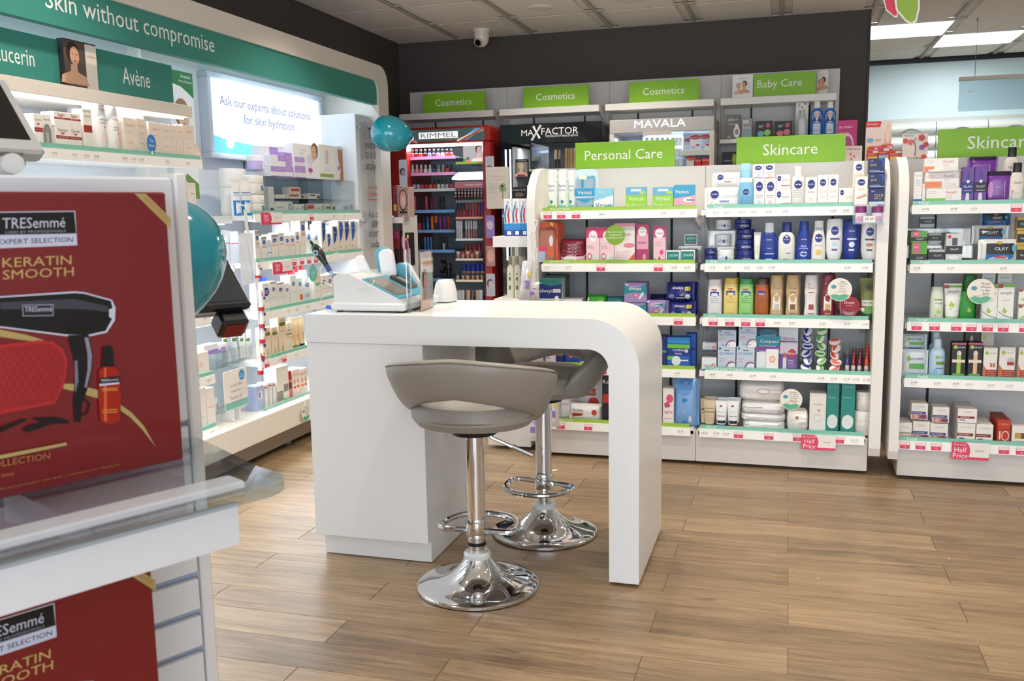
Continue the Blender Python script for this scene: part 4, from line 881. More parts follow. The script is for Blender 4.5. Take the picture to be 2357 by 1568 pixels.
minirow('pot', [1053, 1064, 1075, 1085, 1097], 10, 579, RZs[4], 6.40, [('d99c86', 'tan'), ('e0a890', 'peach'), ('d49078', 'bronze'), ('dba088', 'sand'), ('d08c74', 'amber')], ['e9e2de', 'c83a3a'], 'blusher pot', 'blusher row', 'blusher', 'blusher_pot')
minirow('fat', [1067, 1077, 1088, 1099, 1109], 10.5, 608, RZs[5], 6.46, [('cfa888', 'beige'), ('c49a78', 'tan'), ('d8b598', 'ivory'), ('bf9070', 'sand'), ('d0a888', 'honey')], ['1f3fc0'], 'foundation with a blue cap', 'blue cap row', 'foundation', 'foundation_bottle')
minirow('pot', [1052, 1064, 1075, 1087, 1098, 1108], 9.5, 629, RZs[5], 6.40, [('d8b8a0', 'beige'), ('caa68c', 'sand'), ('e0c4b0', 'ivory'), ('bf987c', 'tan'), ('d4b094', 'honey'), ('c8a082', 'caramel')], ['3c4a78'], 'concealer pot', 'concealer row', 'concealer', 'concealer_pot')
minirow('tester', [1055, 1063, 1076, 1085, 1097, 1105], 10, 668, RZs[6], 6.42, [('e4dfda', 'white'), ('d8dde4', 'pale blue'), ('d9b496', 'beige'), ('6b4a3c', 'brown'), ('c9a888', 'sand'), ('dfe3e8', 'silver')], ['b9a090'], 'make-up tube', 'lowest tube row', 'make-up tube', 'makeup_tube')

# ================================================================== black cosmetics stand
BX0, BX1 = at_y(1152, 400, 6.38).x, at_y(1386, 400, 6.38).x; BY = 6.38
BB2 = ((BX0+BX1)/2, 6.6, 0); bs = lambda o_: sub(o_, BB2)
BS = thing('cosmetics_stand', 'glossy black cosmetics stand with white header lettering', 'display stand', BB2)
GB = M('0b0b0d', .12, coat=.5)
za, zb2 = zz(1270, 330, BY), zz(1270, 283, BY)
bs(MB().cbox(BX0, BX1, BY, 6.855, za, zb2, GB, .006).build('header', BS))
b = MB(); put = lambda x, z: (x, BY-.001, z); hX = lambda px: at_y(px, 300, BY).x
b.text('MA', hX(1200), zz(1210, 313, BY), hX(1228), zz(1210, 299, BY), LETTER, put); b.text('FACTOR', hX(1246), zz(1290, 309, BY), hX(1331), zz(1290, 293, BY), LETTER, put)
for (xa, ya), (xb, yb_) in (((1227, 291), (1242, 319)), ((1245, 288), (1224, 323))):
    b.tube([at_y(xa, ya, BY-.002), at_y((xa+xb)/2, (ya+yb_)/2, BY-.002), at_y(xb, yb_, BY-.002)], [.009, .006, .009], LETTER, 8)
b.text('THE MAKE-UP OF MAKE-UP ARTISTS', hX(1255), zz(1290, 315, BY), hX(1330), zz(1290, 310, BY), LETTER, put)
bs(b.build('lettering', BS))
bs(MB().box(BX0, BX0+.05, BY+.02, 6.855, 0, za, GB).build('side_panel', BS)); bs(MB().box(BX1-.05, BX1, BY+.02, 6.855, 0, za, GB).build('side_panel', BS))
bs(MB().box(BX0+.05, BX1-.05, 6.80, 6.855, 0, za, M('2a2a2d', .4)).build('back_panel', BS))
for x in (1160, 1170): bs(MB().box(hX(x), hX(x)+.012, BY+.01, BY+.02, .9, za-.03, M('f2f6ff', .4, emit=1.2)).build('light_strip', BS))
bs(MB().cbox(hX(1172), hX(1184), BY+.06, 6.8, .7, za-.01, M('cfd2d4', .4), .003).build('white_upright', BS))
for py in (388, 458, 530, 600): bs(MB().box(hX(1184), BX1-.05, BY+.05, 6.80, zz(1280, py, BY+.05)-.014, zz(1280, py, BY+.05), M('cfd2d6', .3)).build('shelf', BS))
lamp('cosmetics_lamp', 'AREA', ((BX0+BX1)/2, BY+.15, za-.02), 1.6, (.9, .95, 1), shape='RECTANGLE', size=.6, size_y=.03)
shelf('y', BY+.07, zz(1280, 388, BY+.05), 'in the black stand')
minirow('stick', [1302, 1308, 1314, 1320], 5.5, 341, S.zb, BY+.08, [('c9a66a', 'gold'), ('bf9a5a', 'dark gold'), ('d2b27a', 'pale gold'), ('c4a062', 'bronze gold')], ['c9a66a', 'b9945a', 'd2b27a', 'c4a062'], 'foundation tube', 'gold tube row', 'foundation tube', 'foundation_tube')
minirow('stick', [1278, 1286, 1340, 1348, 1356, 1364], 6, 345, S.zb, BY+.08, [('17171a', 'black'), ('1d1d20', 'soot black'), ('b9956a', 'bronze'), ('26262a', 'charcoal'), ('c9a27a', 'sand'), ('1b1b1e', 'jet black')], ['e0d8c8', 'b99a5a', '1a1a1c', '1a1a1c', '1a1a1c', 'b99a5a'], 'mascara', 'black stand mascara row', 'mascara', 'mascara')
def poster2(label, px0, px1, py0, py1, Y, draw, col='141416'):
    a, b_ = at_y(px0, py0, Y).x, at_y(px1, py0, Y).x; z0, z1 = zz(px0, py1, Y), zz(px0, py0, Y)
    t = thing('display_card', label, 'display card', ((a+b_)/2, Y, z0)); w, h = (b_-a)/2, z1-z0
    MB().cbox(-w, w, 0, .012, 0, h, M(col, .4), .001).build('card', t); b = MB(); draw(b, w, h); b.build('printed_picture', t)
def mf(b, w, h):
    b.text('MAX FACTOR', -w*.6, h*.9, w*.6, h*.95, LETTER, F_, True); b.box(-w*.85, w*.85, -.0006, 0, h*.08, h*.85, M('8d8a86', .5))
    portrait(b, -w*.1, h*.1, h*.7, lambda x, z, d: (x, -.001-d, z), 'e6c3a8', 'd2b47a'); b.box(-w*.7, w*.5, -.0022, -.002, h*.1, h*.2, M('b02a34', .5))
poster2('black framed picture of a fair haired woman in the black stand', 1186, 1216, 367, 411, BY+.03, mf)
poster2('black card of buildable colour, below the framed picture', 1178, 1212, 431, 456, BY+.02, lambda b, w, h: [b.text('BUILDABLE COLOUR', -w*.9, h*.62, w*.9, h*.84, LETTER, F_, True), b.prism(circ(0, h*.3, w*.6, 16, h*.2), -.0008, 0, M('7a6a60', .5), 'y')])
bs(MB().box(hX(1178), hX(1212), BY+.02, BY+.1, zz(1200, 457, BY+.02)-.01, zz(1200, 457, BY+.02), M('cfd2d6', .3)).build('shelf', BS)); bs(MB().box(hX(1184), hX(1218), BY+.03, BY+.1, zz(1200, 412, BY+.03)-.01, zz(1200, 412, BY+.03), M('2a2a2d', .3)).build('shelf', BS))
# ================================================================== nail care stand
MX0, MX1 = at_y(1403, 300, 6.42).x, at_y(1644, 300, 6.42).x; MY = 6.42
MBs = ((MX0+MX1)/2, 6.6, 0); ms = lambda o_: sub(o_, MBs)
MS = thing('nail_care_stand', 'pale grey nail care stand with a lit MAVALA header'.replace(' MAVALA', ''), 'display stand', MBs)
PG = M('b9b7b6', .4); za, zb2 = zz(1520, 304, MY), zz(1520, 272, MY)
ms(MB().cbox(MX0, MX1, MY, 6.855, za, zb2, PG, .004).build('header', MS))
ms(MB().text('MAVALA', at_y(1460, 290, MY).x, zz(1520, 293, MY), at_y(1578, 290, MY).x, zz(1520, 275, MY), M('ffffff', .4, emit=1.3), lambda x, z: (x, MY-.001, z)).build('lettering', MS))
ms(MB().box(MX0, MX0+.03, MY, 6.855, 0, za, M('d9d4ce', .45)).build('side_panel', MS)); ms(MB().box(MX1-.03, MX1, MY, 6.855, 0, za, M('d9d4ce', .45)).build('side_panel', MS))
ms(MB().box(MX0+.03, MX1-.03, 6.8, 6.855, 0, za, M('b9cbe8', .4)).build('back_panel', MS))
lamp('nail_stand_lamp', 'AREA', ((MX0+MX1)/2, MY+.12, za-.02), 3, (.72, .84, 1), shape='RECTANGLE', size=.6, size_y=.03)
ms(MB().box(at_y(1480, 310, MY).x, at_y(1546, 310, MY).x, MY-.004, MY+.004, zz(1510, 311, MY), zz(1510, 303, MY), M('cfc3b4', .3)).build('sticker_strip', MS))
zs1, zs2 = zz(1600, 347, MY+.02), zz(1600, 384, MY+.02)
for z in (zs1, zs2): ms(MB().box(at_y(1568, 350, MY).x, MX1-.03, MY+.02, 6.8, z-.03, z, M('cdc9c4', .3)).build('shelf', MS))
shelf('y', MY+.03, zs1, 'on the nail care stand')
for i, (a, b_, y) in enumerate(((1575, 1599, 318), (1588, 1612, 311), (1611, 1634, 310))):
    prod('carton', a, b_, y, 'pale blue card topped in red, %s from the hanging packs' % ORD[i], 'cdd8e4', [o(.0, .72, 1, 1.0, 'c4242c'), tx(.15, .8, .85, .88, 'f4e4e2', 'MAVALA'), r(.6, .3, .9, .42, 'c4242c'), r(.12, .15, .5, .3, 'aebccc')], d=.012, back=.02*(1-i % 2), cat='card pack', name='card_pack', group='red topped nail care packs')
shelf('y', MY+.03, zs2, 'on the lower nail care shelf')
for i, (a, b_, y) in enumerate(((1580, 1600, 360), (1597, 1616, 366), (1613, 1636, 364))):
    prod('carton', a, b_, y, 'red nail care box, %s from the hanging packs' % ORD[i], 'c2262a' if i else 'd8ccc8', [o(.0, .6, 1, 1.1, 'c2262a'), tx(.15, .68, .85, .84, 'f4dede', 'MAVALA')], d=.03, name='card_pack', cat='box', group='red nail care boxes')
ms(MB().box(at_y(1480, 350, 6.55).x, at_y(1572, 350, 6.55).x, 6.552, 6.56, zz(1525, 400, 6.55), zz(1525, 306, 6.55), M('b9c4d4', .4)).build('hook_board', MS))
k = 0
for row, py in enumerate((320, 346, 372)):
    for col, px in enumerate((1489, 1501, 1513, 1525, 1537, 1549, 1558, 1567)):
        c = at_y(px, py, 6.52)
        t = thing('nail_tool', 'small shiny nail tool on its hook, %s in the %s hanging row' % (ORD[col], ORD[row]), 'nail tool', c, 0, 'nail tools hanging in the nail care stand')
        MB().box(-.013, .013, 0, .002, -.045, .012, M(('d8dde2', 'e4e0d8', 'c9ced6')[(row+col) % 3], .3, .2)).build('card', t)
        MB().tube([(0, -.003, -.04), (.004, -.004, -.01), (-.003, -.003, .006)], .003, STEEL, 5).build('tool', t)
        MB().tube([(0, -.03, .008), (0, .03, .008)], .0015, STEEL, 5).build('hook', t)
# ================================================================== products: Personal Care bay
W_ = 'f6f4f0'; NV = '16246b'
shelf('y', 4.50, 1.244, 'on the top Personal Care shelf')
sat = lambda c1, c2: [r(0, .0, 1, .16, c1), pg(c1, (.0, .1), (.55, .12), (1, .42), (1, .1)), pg(c2, (.0, .42), (.3, .3), (.62, .1), (.4, .1), (0, .3)), pg(c2, (.55, .35), (.9, .75), (1, .72), (1, .5)), tx(.12, .56, .8, .68, '6a7fc0', 'Satin'), tx(.14, .48, .74, .56, '6a7fc0', 'Care'), o(.36, .2, .62, .28, '2f8f62')]
prod('can', 1257, 1281, 390.5, 'lime shave gel can nearest the rounded end panel', 'f1f3ee', sat('8ed060', '8fd0b8'))
prod('can', 1282, 1306, 389.6, 'white and aqua shave gel can in the front row', 'f1f3ee', sat('7ed2b0', '86cbe0'))
prod('can', 1303, 1324, 391, 'shave gel can half hidden behind the razor pack', 'f1f3ee', sat('7ed2b0', '86cbe0'), back=.07)
prod('blister', 1318, 1373, 388.7, 'large pale blue razor blister pack', 'cfe6f2', [r(.08, .36, .92, .54, '2f9fd2'), tx(.2, .38, .8, .52, W_, 'Venus'), r(.1, .33, .9, .35, 'e6f2f8'), pg('2f9fd2', (.1, .30), (.9, .30), (.5, .2)), o(.25, .74, .6, .86, 'f2efe6'), r(.6, .78, .92, .82, '4aa9d2'), r(.36, .56, .46, .76, '3f93bf')], cap='bfe0f2', d=.045)
prod('carton', 1366, 1411, 433.5, 'pale blue razor cartridge box', '8fd0e6', [pg('e9f4f8', (0, .45), (1, .68), (1, .3), (0, .1)), tx(.1, .12, .9, .42, '1c3f8a', 'Venus'), tx(.2, .8, .5, .9, W_, 'Gillette')], d=.03)
for a, k in ((1440, 'nearer the blue cartridge box'), (1502, 'beside the pink cartridge box')):
    prod('carton', a, a+48, 431, 'lime green razor cartridge box '+k, '96d23f', [r(0, .66, 1, 1, '6fb0d8'), r(.25, .82, .75, .93, 'd9e6f0'), tx(.15, .42, .85, .62, W_, 'Venus'), tx(.08, .1, .92, .36, 'e9f4d8', 'Embrace'), o(.66, .7, .95, .84, 'b9d66a')], d=.03)
prod('carton', 1551, 1600, 425.4, 'blue and pink razor cartridge box', 'f0a9bc', [r(0, .62, 1, 1, '3fa3cc'), pg('3fa3cc', (0, .62), (1, .66), (1, .58), (0, .46)), tx(.06, .62, .7, .84, W_, 'Venus'), o(.42, .3, .92, .5, 'e9e4e2'), r(.6, .36, .98, .42, '3f8fc4'), r(.55, .0, .7, .18, 'd23a7a'), r(0, .14, .45, .2, '3f9fcc')], d=.03)
shelf('y', 4.50, .985, 'on the second Personal Care shelf')
for i in range(4):
    prod('blister', 1236+i*4, 1281+i*5, 510.6-i*.5, 'orange razor blister pack, %s from the front' % ORD[i], 'e8684a', [r(.0, .30, .5, .42, 'e04a6a'), r(.0, .05, .4, .3, 'a9c4e0'), r(.6, .18, .82, .62, 'e86a35'), o(.62, .42, .82, .68, 'dfe6ee'), r(.5, .82, .9, .86, '8a3a2a'), pg('f0cf3a', (.7, 1), (.86, .95), (.82, .88), (.66, .94))] if i == 0 else [], cap='e7a090', d=.028, back=.034*i, cat='razor pack', name='razor_pack', group='orange razor packs')
for i, (y, c, k) in enumerate(((583, 'e3a9bd', 'pink and white foil'), (574, '7d1c36', 'dark red'), (566, '8a2038', 'wine red'), (558, '6f1a2e', 'maroon'), (551, '7a1f36', 'crimson'))):
    prod('pouch', 1286+i, 1347-i*.5, y, '%s sachet, %s from bottom of stack' % (k, ORD[i]), c, [tx(.3, .3, .7, .6, 'd9a0ae', 'wax')] if i else [o(.2, .2, .7, .8, 'f4e3ea')], d=.09, zb=.985+.0175*i, name='sachet', cat='sachet', group='stack of red sachets')
veet = lambda c, big=False: [r(0, .72, 1, 1, c), o(.2, .6, .84, .92, 'f5f1f0'), tx(.28, .7, .76, .82, '8a4a5a', 'Veet'), tx(.1, .46, .5, .52, 'b98a96', 'Face'), tx(.1, .41, .6, .46, 'b98a96', 'Wax Strips'), o(.08, .12, .42, .3, 'd23a60'), o(.13, .15, .37, .27, 'f0dcd4'), o(.52, .06, .95, .26, 'e4e6e6')]
prod('carton', 1349, 1380, 524, 'pink hang tab box next to the sachets', 'f3cfd8', veet('d83a72'), d=.05)
prod('carton', 1381, 1413, 524, 'pink hang tab box behind the green round sign', 'f3cfd8', veet('d83a72'), d=.05)
prod('carton', 1414, 1461, 514.5, 'large white and pink box behind the green round sign', 'f5e6e6', [o(.25, .58, .9, .95, 'e9e4e4'), tx(.4, .68, .8, .8, '6a5a66', 'Veet'), pg('e2543a', (.5, 0), (1, .28), (1, 0)), r(.0, .93, 1, 1, 'ee9fb4'), o(.45, .4, 1, .52, 'e68aa4')]+lines(.05, .8, .3, 4, .05, 'e6b0bc'), d=.06)
prod('carton', 1465, 1492, 517, 'tall magenta and pink box', 'e6a3bc', [r(0, .76, 1, 1, 'd23a78'), o(.14, .7, .86, .95, 'f3efee'), tx(.24, .77, .76, .87, '7a3a52', 'Veet'), r(0, 0, 1, .38, 'b03572'), o(.55, .1, .8, .26, 'e9b07a'), r(.12, .52, .8, .56, 'c46a92')], d=.05)
prod('carton', 1504, 1532, 520, 'tall pale pink box with a flower', 'f0c6d2', [r(0, .7, 1, 1, 'd0407a'), o(.14, .68, .86, .94, 'f1f0f0'), tx(.24, .76, .76, .86, '7a3a52', 'Veet'), o(.52, .24, .84, .38, 'd9568a'), pg('cf3f80', (.2, 0), (.05, .16), (.35, .1), (.5, .22), (.65, .1), (.95, .14), (.8, 0))]+lines(.12, .7, .58, 3, .05, 'd9a3b4'), d=.05)
jol = [r(.06, .08, .94, .92, '0f7f80'), tx(.2, .45, .85, .8, 'e9f2f0', 'JOLEN'), tx(.25, .25, .8, .38, 'd9e6e4', 'creme bleach'), r(.06, .1, .94, .18, 'd0406a')]
prod('carton', 1533, 1564.5, 577, 'teal bleach box beside the flower box', 'f1f3f1', jol, d=.04)
prod('carton', 1566, 1599, 576, 'teal bleach box at the shelf end', 'f1f3f1', jol, d=.04)
prod('carton', 1575, 1605, 540, 'single teal bleach box raised on a clear riser', 'f1f3f1', jol, d=.035, yb=564.5, back=.09)
def riser(label, pa, pb, back, zt, zb, plane='y', d=.09):
    ax = at_y if plane == 'y' else at_x; v = S.v+back if plane == 'y' else S.v-back
    A, B = ax(pa, 560, v), ax(pb, 560, v); u0, u1 = (A.x, B.x) if plane == 'y' else (A.y, B.y)
    t = thing('acrylic_riser', label, 'display riser', (u, v, zb) if False else (((u0+u1)/2, v, zb) if plane == 'y' else (v, (u0+u1)/2, zb)), PI/2 if plane == 'x' else 0, 'clear acrylic risers'); w = abs(u1-u0)/2; h = zt-zb
    MB().box(-w, w, -.002, d, h-.004, h-.001, CLEAR).build('platform', t)
    MB().box(-w, w, 0, .003, 0, h-.004, CLEAR).build('front_plate', t); MB().box(-w, w, d-.003, d, 0, h-.004, CLEAR).build('rear_plate', t)
    return t
riser('clear riser under the raised teal bleach box', 1562, 1612, .085, at_y(1588, 564.5, 4.59).z-.002, .985)
wobbler('green round shelf talker about a cholesterol testing service', 1416, 541, 23.3, '7fa82e', [('Ask about our', -.8, .2, .8, .42, 'f4f6ea'), ('cholesterol', -.62, -.1, .62, .14, 'f4f6ea'), ('testing service', -.8, -.42, .8, -.18, 'f4f6ea')], (1420, 598))
shelf('y', 4.50, .726, 'on the third Personal Care shelf')
alw = lambda t, c: [tx(.14, .58, .86, .82, 'f4f6f8', 'always')]
prod('carton', 1240, 1293, 642, 'green and navy towel pack with a white pad', 'c9dcd4', [r(0, .46, 1, .86, '1c2f78'), pg('2f8f86', (0, 1), (1, 1), (1, .86), (.5, .80), (0, .9)), tx(.05, .56, .6, .76, W_, 'always'), r(.62, .62, .95, .72, 'd9d5dc'), o(.58, .06, .95, .42, 'f4f5f5'), o(.68, .3, .88, .54, 'f4f5f5'), r(.05, .2, .5, .24, '6a9a90')], d=.08, name='towel_pack', cat='towel pack')
prod('carton', 1250, 1303, 634, 'second green towel pack behind the first', '3f6a66', [], d=.08, back=.09, name='towel_pack', cat='towel pack')
prod('pouch', 1289, 1339, 687, 'flat purple and white pack beside the green towel pack', 'e6dfe8', [r(0, .0, 1, .5, '7a4aa0')], d=.11, name='towel_pack', cat='towel pack')
prod('pouch', 1348, 1393, 680, 'flat lime green pouch', '3f9a3a', [o(.05, .3, .2, .9, 'd9e6d4'), r(.55, .1, 1, .7, '2f8f86')], d=.11, name='towel_pack', cat='towel pack')
prod('pouch', 1393, 1436, 684, 'flat teal pouch', '2f6f78', [r(0, .0, 1, .55, '3fa09a'), r(.55, .1, .8, .6, 'f0d6da')], d=.11, name='towel_pack', cat='towel pack')
apl = [pg('1f8f96', (0, .9), (.3, .72), (.75, .8), (1, .95), (1, .4), (.5, .52), (0, .42)), tx(.14, .58, .82, .8, W_, 'always'), o(.38, .26, .66, .46, 'e0607a'), o(.44, .3, .62, .42, 'f0b0bc'), pg('e4eef6', (.62, .2), (.72, .18), (.9, .48), (.8, .52)), o(.04, .84, .18, .96, 'e9e4ee')]
prod('carton', 1437, 1488, 651, 'purple and teal towel box on top of another', 'a88fc8', apl, d=.1, yb=696.5, name='towel_pack', cat='towel pack')
prod('carton', 1439, 1486, 698, 'purple and teal towel box under another', 'a88fc8', apl, d=.1, name='towel_pack', cat='towel pack')
prod('pack', 1486, 1533, 692, 'small purple and teal soft towel pack', 'a88fc8', apl, d=.07, name='towel_pack', cat='towel pack')
prod('pack', 1497, 1536, 678, 'plain dark navy soft pack behind', '23285c', [], d=.07, back=.085, name='towel_pack', cat='towel pack')
anv = [pg('5a5fc0', (0, .45), (.5, .52), (1, .40), (1, .36), (.5, .48), (0, .41)), tx(.16, .58, .72, .80, W_, 'always'), r(.72, .56, .92, .78, 'e8d82a'), tx(.74, .6, .9, .74, '22222a', '+2'), o(.05, .08, .3, .36, '8f93d8'), tx(.42, .26, .8, .36, 'e9e6d8', '100+'), r(.34, .1, .72, .18, 'eef0f4'), o(.72, .06, .92, .38, 'dfe6f4')]
prod('pack', 1535, 1593, 651, 'navy towel pack with a yellow mark, upper of two', '1f2a80', anv, d=.09, yb=692, name='towel_pack', cat='towel pack')
prod('pack', 1540, 1596, 693.5, 'navy towel pack with a yellow mark, lower of two', '1f2a80', anv, d=.09, name='towel_pack', cat='towel pack')
prod('pack', 1575, 1604, 650, 'navy towel pack standing behind the pair', '1b2470', [], d=.07, back=.11, yb=694, name='towel_pack', cat='towel pack', zb=.726)
shelf('y', 4.50, .47, 'on the fourth Personal Care shelf')
prod('carton', 1276, 1298, 790, 'navy box seen below the counter beside silver bags', '1f2f80', [r(.2, .45, .9, .5, 'c9a84a'), r(.1, .1, .9, .14, W_)], d=.07)
pear = lambda c: [r(0, .52, 1, .72, '16308a'), tx(.14, .58, .86, .72, W_, 'TAMPAX')]+[o(.15+.13*i, .30+.1*((i*7) % 3)/2, .3+.13*i, .42+.1*((i*5) % 3)/2, c) for i in range(5)]+[r(.6, .14, .95, .18, W_)]
prod('carton', 1300, 1359, 784, 'navy box sprinkled with orange', '1a4aa8', pear('e0622a'), d=.07)
prod('carton', 1502, 1535, 774, 'dark navy box beside the counter leg', '18286e', [r(.5, .5, .98, .56, '3fae4a')], d=.07)
prod('carton', 1536, 1588, 777, 'blue and green Pearl tampon box'.replace(' Pearl', ''), '1f63c0', [r(0, .66, 1, .78, '6fc43a'), r(0, .42, 1, .66, '16308a'), tx(.22, .54, .78, .65, W_, 'TAMPAX'), tx(.34, .44, .66, .53, W_, 'PEARL'), o(.2, .1, .6, .42, 'e4eef2'), pg('6fc43a', (.0, .4), (.3, .42), (.2, .3), (0, .28)), r(.58, .26, .92, .3, W_), r(0, .82, 1, 1, '2f8fd8'), o(.78, .52, .92, .64, 'e9d3c4')], d=.07, group=None)
prod('carton', 1578, 1602, 769, 'blue and green tampon box half hidden behind', '1f63c0', [r(0, .5, 1, .6, '16308a')], d=.07, back=.08)
shelf('y', 4.49, .182, 'on the bottom Personal Care shelf')
prod('pack', 1286, 1316, 893, 'white crumpled soft pack below the stool seat', 'd9d9dc', [r(.2, .5, .8, .53, 'b9b6bb')], d=.09, name='towel_pack', cat='towel pack', back=.03)
prod('carton', 1320, 1388, 858, 'large pale pack with a red ribbon and heart', 'd8d6d8', [r(.1, .5, .75, .66, 'a83a34'), tx(.16, .54, .7, .62, 'e6c9c4', 'softness'), o(.5, .26, .86, .46, 'c0362e')], d=.1, back=.1, name='towel_pack', cat='towel pack')
prod('carton', 1386, 1404, 863, 'tall black towel pack behind the counter leg', '17161a', [tx(.1, .8, .9, .92, W_, 'Ko'), r(.1, .42, .9, .6, 'b5322e')], d=.09, name='towel_pack', cat='towel pack')
prod('pack', 1310, 1384, 932, 'white soft pack with a red heart and ribbon', 'eeecea', [tx(.12, .58, .46, .8, '3a3a40', 'Kotex.'), r(.08, .12, .42, .5, 'c0362e'), tx(.12, .22, .38, .4, 'f0d8d4', 'softness'), o(.7, .42, .86, .74, 'c8362e')], d=.09, name='towel_pack', cat='towel pack')
prod('carton', 1526, 1551, 894, 'cream box with pink script', 'f3e9e4', [r(0, 0, 1, .07, 'd84a7a'), tx(.1, .3, .9, .44, 'c2506e', 'lights'), o(.3, .62, .95, .84, 'e0567e'), r(.1, .2, .8, .22, 'd98aa4'), pg('cf4a72', (.1, .6), (.5, .66), (.7, .52), (.2, .48))], d=.07, where='beside the counter leg on the bottom shelf')
prod('pack', 1552, 1605, 874, 'sky blue soft pack with a vertical band', '7fb0e6', [r(.36, .08, .56, .6, '3f86d8'), tx(.38, .1, .54, .55, W_, 'EXTRA'), o(.62, .1, .78, .24, 'e4eef8'), o(.1, .7, .8, 1.0, '5f98dc')], d=.08, where='on the bottom shelf', name='towel_pack', cat='towel pack')
# ---- products: first Skincare bay
SKW = "on first Skincare bay's "
nv = lambda x0, z0, x1, z1: [o(x0, z0, x1, z1, '1d2f86'), tx(x0+(x1-x0)*.14, z0+(z1-z0)*.38, x1-(x1-x0)*.14, z0+(z1-z0)*.62, 'f4f6fa', 'NIVEA')]
shelf('y', 4.50, 1.244, SKW+'top shelf')
wp = lambda c: nv(.14, .5, .4, .86)+[tx(.46, .6, .9, .66, 'a9a6a8', 'FACIAL'), tx(.46, .52, .9, .58, 'a9a6a8', 'CLEANSING WIPES'), r(.42, .34, .72, .39, c), o(.14, .06, .4, .4, c+'' if False else 'bcd9ec'), o(.2, .14, .42, .42, 'f4f3f1')]
prod('pack', 1643, 1698, 397, 'white wipes packet with a red line, upper of two', 'f3f2f0', wp('a8405a'), yb=430, d=.035, back=.02)
prod('pack', 1625, 1700, 431, 'white wipes packet with a blue line, lower of two', 'f3f2f0', wp('5a6fc0'), d=.045)
prod('flat', 1701, 1731, 376, 'pale blue bottle with a white cap, behind its twin', '8fc4dc', nv(.28, .42, .68, .6), cap='a9d2e2', back=.05, zb=1.244)
prod('flat', 1699.5, 1735, 409, 'pale blue bottle with a white cap, in front', '7fbfe0', nv(.3, .44, .7, .64)+lines(.15, .85, .38, 4, .06, '5f9cc4', .02), cap='f6f5f3')
dc = lambda c: nv(.16, .58, .84, .9)+[r(.14, .42, .86, .45, 'b9b6ba'), r(.2, .36, .8, .39, 'c9c6ca'), o(.3, .12, .7, .3, c[0]), r(.1, .05, .9, .09, c[1])]
for a, b_, y, yb, c, k, bk in ((1733, 1757, 378, 411, ('bcd9ec', '5a6fc0'), 'white cream carton, upper one above the blue line', .0), (1758, 1783, 377, 411, ('f0c9c4', 'c0405a'), 'white cream carton, upper one above the red line', .0), (1736, 1760, 411.5, None, ('bcd9ec', '5a6fc0'), 'white cream carton with a blue line', 0), (1761, 1786, 411.5, None, ('f0c9c4', 'c0405a'), 'white cream carton with a red line', 0)):
    prod('carton', a, b_, y, k, W_, dc(c), yb=yb, d=.045)
bx2 = nv(.06, .56, .34, .92)+[r(.36, .62, .9, .66, 'b9b6ba'), r(.36, .54, .8, .58, 'c9c6ca'), r(.34, .22, .96, .28, 'b03a52')]
prod('carton', 1787, 1818, 402, 'low white carton with a red line, upper of two', W_, bx2, yb=436, d=.05)
prod('carton', 1786, 1821, 436.5, 'low white carton with a red line, lower of two', W_, bx2, d=.055)
prod('bottle', 1822, 1853, 382, 'clear white toner bottle with a frosted cap', 'eceae6', nv(.22, .46, .8, .66)+lines(.2, .8, .42, 4, .05, 'c9c9cc', .012)+[r(.15, .1, .85, .115, 'c490b8')], cap='f0eeea')
prod('carton', 1854, 1881, 408, 'white cream carton beside the toner bottle', W_, nv(.18, .62, .82, .92)+[r(.2, .5, .8, .53, 'b9b6ba'), o(.3, .2, .7, .38, 'f3dfd8'), r(.12, .06, .88, .08, 'c0709a')])
q10 = nv(.2, .66, .8, .88)+[tx(.2, .42, .8, .56, 'e9c37a', 'Q10'), r(.2, .32, .8, .34, 'c9c6c2'), r(.12, .14, .88, .16, 'c9c6c2')]
prod('carton', 1882.5, 1906, 403, 'white serum carton with gold figures, first of a pair', W_, q10); prod('carton', 1906.5, 1930, 402, 'white serum carton with gold figures, second of a pair', W_, q10)
prod('carton', 1931, 1964, 433, 'low white carton with gold figures and a blue foot', W_, nv(.08, .62, .34, .92)+[tx(.42, .4, .92, .62, 'e9c37a', 'Q10'), r(0, 0, 1, .16, 'a9c9ea')], d=.05)
prod('carton', 1964, 1989, 371, 'white carton standing tall behind', W_, nv(.2, .64, .8, .9)+[tx(.1, .4, .8, .54, 'e9c37a', 'Q10')], yb=406, back=.04, zb=1.33)
# clip-on tray with purple capped jars
p0, p1 = at_y(1963, 480, 4.44), at_y(2036, 480, 4.44); zt = at_y(2000, 472, 4.44).z; zq = at_y(2000, 516, 4.40).z
t = thing('clip_on_tray', 'clear two-level tray clipped to the end of the top Skincare shelf', 'display tray', ((p0.x+p1.x)/2, 4.42, zq)); w = (p1.x-p0.x)/2
MB().box(-w, w, -.02, .10, zt-zq-.004, zt-zq, CLEAR).build('upper_tray', t); MB().box(-w, w, -.03, .035, 0, .004, CLEAR).build('lower_tray', t)
MB().box(-w, w, -.032, -.029, 0, .05, CLEAR).build('front_lip', t); MB().box(-w, w, .031, .035, 0, zt-zq, CLEAR).build('rear_plate', t)
b = MB().box(-.025, .025, -.0335, -.0325, .008, .036, W_M if False else M('f4f2ee', .5)); b.text('£5.49', -.018, .016, .018, .03, M('4a4648', .5), lambda x, z: (x, -.0338, z), True); b.build('price_card', t)
shelf('y', 4.405, zq+.005, 'in the clip-on tray')
for a, k in ((1969, 'nearer the shelf'), (2008, 'nearer the end panel')):
    prod('jar', a, a+26, 475, 'purple lidded pot '+k, 'e6d2dc', [r(.1, .1, .9, .4, 'd98ab0')], cap='8a2a72', d=.035)
shelf('y', 4.415, zt+.002, SKW+'on the clip-on tray')
